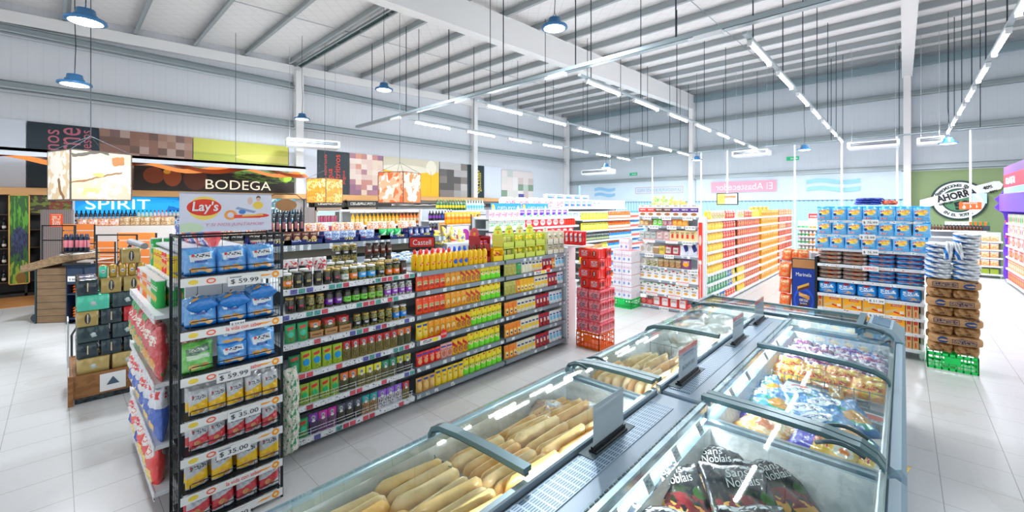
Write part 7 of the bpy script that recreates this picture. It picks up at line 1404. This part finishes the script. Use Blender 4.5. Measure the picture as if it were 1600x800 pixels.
# diagonal black pole with grey roller by the beer stack
xa, ya = Wd(112, 5.6); xb, yb = Wd(204, 5.4)
lp = empty('leaning_pole', 'black leaning pole with a grey roller behind the beer stack', 'pole', (xa, ya, 0))
ob('pole', MB().tube([(0, 0, .3), (xb - xa, yb - ya, 1.53)], .012, 6).tube([(0, 0, .3), (0, 0, 0)], .012, 6).mesh('pole', BLACK), lp)
xc, yc = Wd(226, 5.2)
ob('roller', MB().tube([(xb - xa, yb - ya, 1.56), (xc - xa, yc - ya, 1.52)], .04, 10).mesh('roller', mat('roller grey', '8A8C90', .4)), lp)
ob('support_leg', MB().tube([(xb - xa, yb - ya, 1.53), (xb - xa, yb - ya, 0)], .01, 6).mesh('support_leg', BLACK), lp)

# ================================================================== right side: green wall sign, shelves, fridge, purple display
sg = empty('discount_sign', 'round dark green and white AHORRA discount sign on the olive wall', 'sign', (1.38, YB - .03, 2.24))
def disc(r0, r1, y, m_, nm, cx_=0, cz_=0, n=48, th=.03):
    vs = []
    for yy in (y, y - th):
        for rr in (r0, r1): vs += [(cx_ + rr * math.cos(2 * math.pi * k / n), yy, cz_ + rr * math.sin(2 * math.pi * k / n)) for k in range(n)]
    fs = []
    for k in range(n):
        j = (k + 1) % n; fs += [(2 * n + k, 3 * n + k, 3 * n + j, 2 * n + j), (k, j, n + j, n + k), (n + k, n + j, 3 * n + j, 3 * n + k), (k, 2 * n + k, 2 * n + j, j)]
    return ob(nm, MB().add(vs, fs).mesh(nm, m_), sg)
DG = mat('dark green sign', '1E3A38', .5); WS = mat('white sign face', 'F2F2F0', .5)
disc(.58, .68, 0, DG, 'dark_rim'); disc(.40, .62, -.02, WS, 'white_ring'); disc(.02, .42, -.015, mat('green sign face', '5E8A6A', .5), 'green_centre'); disc(.37, .41, -.03, DG, 'inner_rim')
def arc(txt, rad, a0, a1, flip=False):
    for i, ch_ in enumerate(txt):
        if ch_ == ' ': continue
        a = R(a0 + (a1 - a0) * i / (len(txt) - 1))
        o = ob('lettering', text_mesh(ch_, DG, None, .095 if ch_ != 'Ñ' else .115, bold=.04), sg, (rad * math.cos(a), -.056, rad * math.sin(a)))
        o.rotation_euler = (0, -(a - math.pi / 2) if not flip else -(a + math.pi / 2), 0)
arc('SIN PROMOCIONES ENGAÑOSAS', .51, 172, 22); arc('EN EL TOTAL', .51, 232, 305, True)
bn = MB(); bn.add([(-.95, -.06, -.30), (.85, -.06, .32), (.95, -.06, .36), (1.0, -.06, .5), (.92, -.06, .62), (.8, -.06, .62), (-.95, -.06, .02)] + [(-.95, -.08, -.30), (.85, -.08, .32), (.95, -.08, .36), (1.0, -.08, .5), (.92, -.08, .62), (.8, -.08, .62), (-.95, -.08, .02)],
       [tuple(range(6, -1, -1))[::-1], tuple(range(13, 6, -1))] + [(i, 7 + i, 7 + (i + 1) % 7, (i + 1) % 7) for i in range(7)])
ob('slanted_band', bn.mesh('slanted_band', WS), sg)
def sl(t_, x, z, w_, h_, m_=TXTDARK):
    o = ob('lettering', text_mesh(t_, m_, w_, h_, bold=.045), sg, (x, -.09, z)); o.rotation_euler = (0, R(-16), 0)
DGT = DG
sl('AHORRA', -.06, .17, .98, .24); sl('HASTA UN', -.30, -.10, .34, .08); sl('50%', .20, -.12, .62, .27); sl('20%', .16, .40, .14, .08); sl('35%', -.50, .22, .16, .08); sl('40%', .66, .42, .22, .11); sl('40%', .78, .28, .2, .08)
# shelves under the sign
sy = 18.6
shelving('low dark bottle shelf below the olive wall sign', (.45, sy, 0), 0, 1.35, .4, [.3, .7, 1.1, 1.3], 1.32, STRIPW, body=LGREY, name='bottle_shelf')
BBt = P_bottle('beer_bottle', 'bottle', 'brown bottle with dark cap', mat('brown bottle', '4A2E1E', .2), mat('dark cap', '1C1C1E', .4), .032, .17, 8, .4, .03, .5)
rowA([(BBt, 19)], 'the low bottle shelf', 'top', (.47, sy + .03), 0, 1.3, 1.3, gap=.002)
WCN = fb('white tin with blue print', 'E8ECF0', [('s', .5, .5, .4, .3, '6A8AB0')], .1, .1, .1, 'tin', 'food_tin'); OCN = fb('orange and green tin', 'E8662E', [('r', .8, .5, .3, .5, '3A7A4A')], .1, .1, .1, 'tin', 'food_tin')
rowA([(WCN, 5), (OCN, 4)], 'the low bottle shelf', 'raised row', (.95, sy + .16), 0, 1.0, 1.46, gap=.002, rows=1)
ob('raised_crate', MB().cbox(0, .95, 0, .14, 0, .15, .005).mesh('raised_crate', DGREY), None, (.93, sy + .14, 1.302), label='dark riser box carrying tins on the low bottle shelf', cat='riser')
OT = P_box('salmon_tray', 'tray', 'salmon coloured tray', pack('salmon tray print', 'EC9A6A', [('n', .5, .5, .45, .35, 'F4D0B0', 4), ('r', .5, .9, .5, .1, 'F0F0EE')], .35), .16, .17, .1)
shelving('white chiller shelf of salmon coloured trays beside the green panel', (1.42, 17.9, 0), 0, .62, .4, [.12, .35, .58, .81, 1.04], 1.28, STRIPW, body=LGREY, name='tray_shelf')
for i, z in enumerate((.35, .58, .81, 1.04)): rowA([(OT, 3)], 'the tray shelf', ['fourth', 'third', 'second', 'top'][i] + ' row', (1.44, 17.92), 0, .56, z, gap=.015)
rowA([(P_box('olive_tray', 'tray', 'olive green tray', mat('olive tray', '8A9A3A', .5), .16, .14, .1), 3)], 'the tray shelf', 'bottom row', (1.44, 17.92), 0, .56, .12, gap=.015)
gp_ = empty('advert_panel', 'green advert panel with a smiling face photo beside the tray shelf', 'sign', (2.1, 17.9, 0))
ob('panel', MB().cbox(0, .40, 0, .04, .05, 1.32, .004).mesh('panel', pack('green advert', '178048', [('e', .5, .88, .3, .05, '0E4A2A'), ('s', .5, .88, .3, .04, 'E8F0E8'), ('d', .5, .62, .5, .05, 'E85A6A', .1), ('d', .5, .74, .36, .04, '103A26', .1), ('r', .5, .36, .5, .2, 'E8E0D8'), ('e', .55, .36, .34, .15, 'C8905A'), ('e', .5, .5, .4, .06, '3A2A1E'), ('s', .5, .1, .36, .04, 'F0F4F0')], .4)), gp_)
pr_ = empty('priority_sign', 'small orange priority sign with white pictograms on the pole before the olive wall', 'sign', (1.28, 18.86, 1.94))
ob('sign_face', MB().box(-.02, .44, -.01, .0, 0, .22).mesh('sign_face', mat('priority orange', 'EE5A28', .5, emit=.15)), pr_)
lettering('PRIORIDAD', TXTWHITE, pr_, (.21, -.014, .185), .3, .035)
for k, x in enumerate((.08, .21, .34)):
    mb = MB().lathe([(.001, -.012), (.015, 0), (.001, .012)], 8, x, -.014, True, .13).box(x - .012, x + .012, -.016, -.01, .05, .11).box(x - .004, x + .03, -.016, -.01, .07, .082)
    if k == 0: mb.tube([(x + .035 * math.cos(a * .785), -.014, .06 + .035 * math.sin(a * .785)) for a in range(9)], .005, 4)
    ob('pictogram', mb.mesh('pictogram', TXTWHITE), pr_)
ob('blue_leaflet', MB().box(0, .3, 0, .01, 0, .3).mesh('blue_leaflet', pack('blue leaflet print', 'A8C8E8', [('d', .5, .5, .1, .5, 'F0F4F8', .5)], .4)), None, (1.53, 18.88, 2.12), label='pale blue leaflet hanging from the pole beside the priority sign', cat='leaflet')
# far dairy shelf between the dry goods gondola and the cookie display
shelving('white far shelf of small white bottles left of the cookie display', (-2.62, 16.8, 0), 0, 1.4, .4, [.3, .55, .8, 1.05, 1.3], 1.55, STRIPW, body=WHITE, name='dairy_shelf')
DB = [P_bottle('dairy_bottle', 'bottle', f'white bottle with {n_} label', pack(n_ + ' dairy', 'F0F2F0', [('r', .5, .4, .5, .2, c_)], .35), mat('white cap', 'F0F0F0', .4), .045, .17, 8, .5, .03, .6) for n_, c_ in (('green', '4AB070'), ('orange', 'F09A3A'), ('violet', '8A5AB0'))]
for i, z in enumerate((.55, .8, 1.05, 1.3)): rowA([(DB[0], 3), (DB[1], 4), (DB[2], 3), (DB[0], 3)], 'the far dairy shelf', ['fourth', 'third', 'second', 'top'][i] + ' shelf', (-2.6, 16.83), 0, 1.36, z, gap=.01)
rd = ob('red_price_sign', MB().cbox(0, .26, 0, .02, 0, .24, .004).mesh('red_price_sign', pack('red price print', 'D83A3A', [('s', .5, .65, .36, .12, 'F4E8E8'), ('r', .5, .2, .5, .18, 'F0E8E8')], .5)), None, (-2.3, 16.9, 1.552), label='small red price sign standing on the far dairy shelf', cat='sign')
# purple shelving at the frame edge
pu = shelving('white shelf bay of red and orange packs with purple scalloped surround', (1.98, 17.0, 0), R(-90), 3.2, .4, [.12, .42, .72, 1.02, 1.32, 1.60], 1.85, STRIPW, body=WHITE, name='purple_display')
PUR_ = mat('violet board', '6A4AC4', .45)
mb = MB()
def prism(pts, y0, y1): n = len(pts); mb.add([(x, y0, z) for x, z in pts] + [(x, y1, z) for x, z in pts], [tuple(range(n)), tuple(range(2 * n - 1, n - 1, -1))] + [(i, n + i, n + (i + 1) % n, (i + 1) % n) for i in range(n)])
pts = [(.42, 0.05)] + [(.0 - .05 * abs(math.sin(t_ * 1.2)), .05 + t_ * .2) for t_ in range(10)] + [(-.12, 1.9), (-.2, 2.0), (-.12, 2.12), (-.2, 2.22), (-.1, 2.32), (-.02, 2.5), (.42, 2.5)]
prism(pts, 0, .03)
side = ob('scalloped_side', mb.mesh('scalloped_side', PUR_), None); side.parent = pu; side.rotation_euler = (0, 0, R(90)); side.location = (0, 0, 0)
ob('violet_header', MB().cbox(.0, 3.2, -.12, .02, 1.9, 2.35, .02).mesh('violet_header', PUR_), pu)
ob('tall_header', MB().cbox(.1, 3.2, -.05, .0, 2.35, 3.05, .01).mesh('tall_header', pack('header picture', '6A4A7A', [('r', .5, .45, .5, .25, 'C83A4A'), ('s', .3, .45, .2, .12, 'F0D8D8'), ('r', .5, .12, .5, .1, '8AB8D8')], .5)), pu)
for k, z in enumerate((1.62, 1.25)): ob('round_flag', MB().add([(.25 + .0, -.02 - .0, z)] + [(.25 + .09 * math.cos(a), -.03 , z + .05 * math.sin(a)) for a in [i * math.pi / 6 for i in range(12)]], [(0, i + 1, (i + 1) % 12 + 1) for i in range(12)]).mesh('round_flag', mat('red flag2', 'D8342A', .5)), pu)
RPK = [P_box('food_pack', 'pack', d_, pack(d_ + ' print', c_, [('e', .5, .4, .3, .25, e_), ('s', .5, .8, .36, .08, 'F4E8E0')], .4), .2, .2, .1) for d_, c_, e_ in (('pink and white pack', 'ECC0C4', 'C84A5A'), ('red pack with orange picture', 'C83A2A', 'E8A050'), ('orange pack with white band', 'E8864A', 'F4E4D0'), ('pale green pack', 'A8CC9A', '4A8A5A'))]
for i, z in enumerate((.12, .42, .72, 1.02, 1.32, 1.60)):
    s0 = [RPK[1], RPK[2], RPK[1], RPK[0], RPK[0], RPK[3]][i]
    n_ = 0
    for j in range(14):
        place(s0 if j % 3 else RPK[(i + 1) % 3], (2.01, 16.85 - j * .215, z), R(-90), f'{(s0 if j % 3 else RPK[(i + 1) % 3]).desc}, {ORD[j]} from the violet end, {shelfword(5 - i, 6)} shelf', 'packs on the violet ended shelf', scale=(1, 1, 1.15))
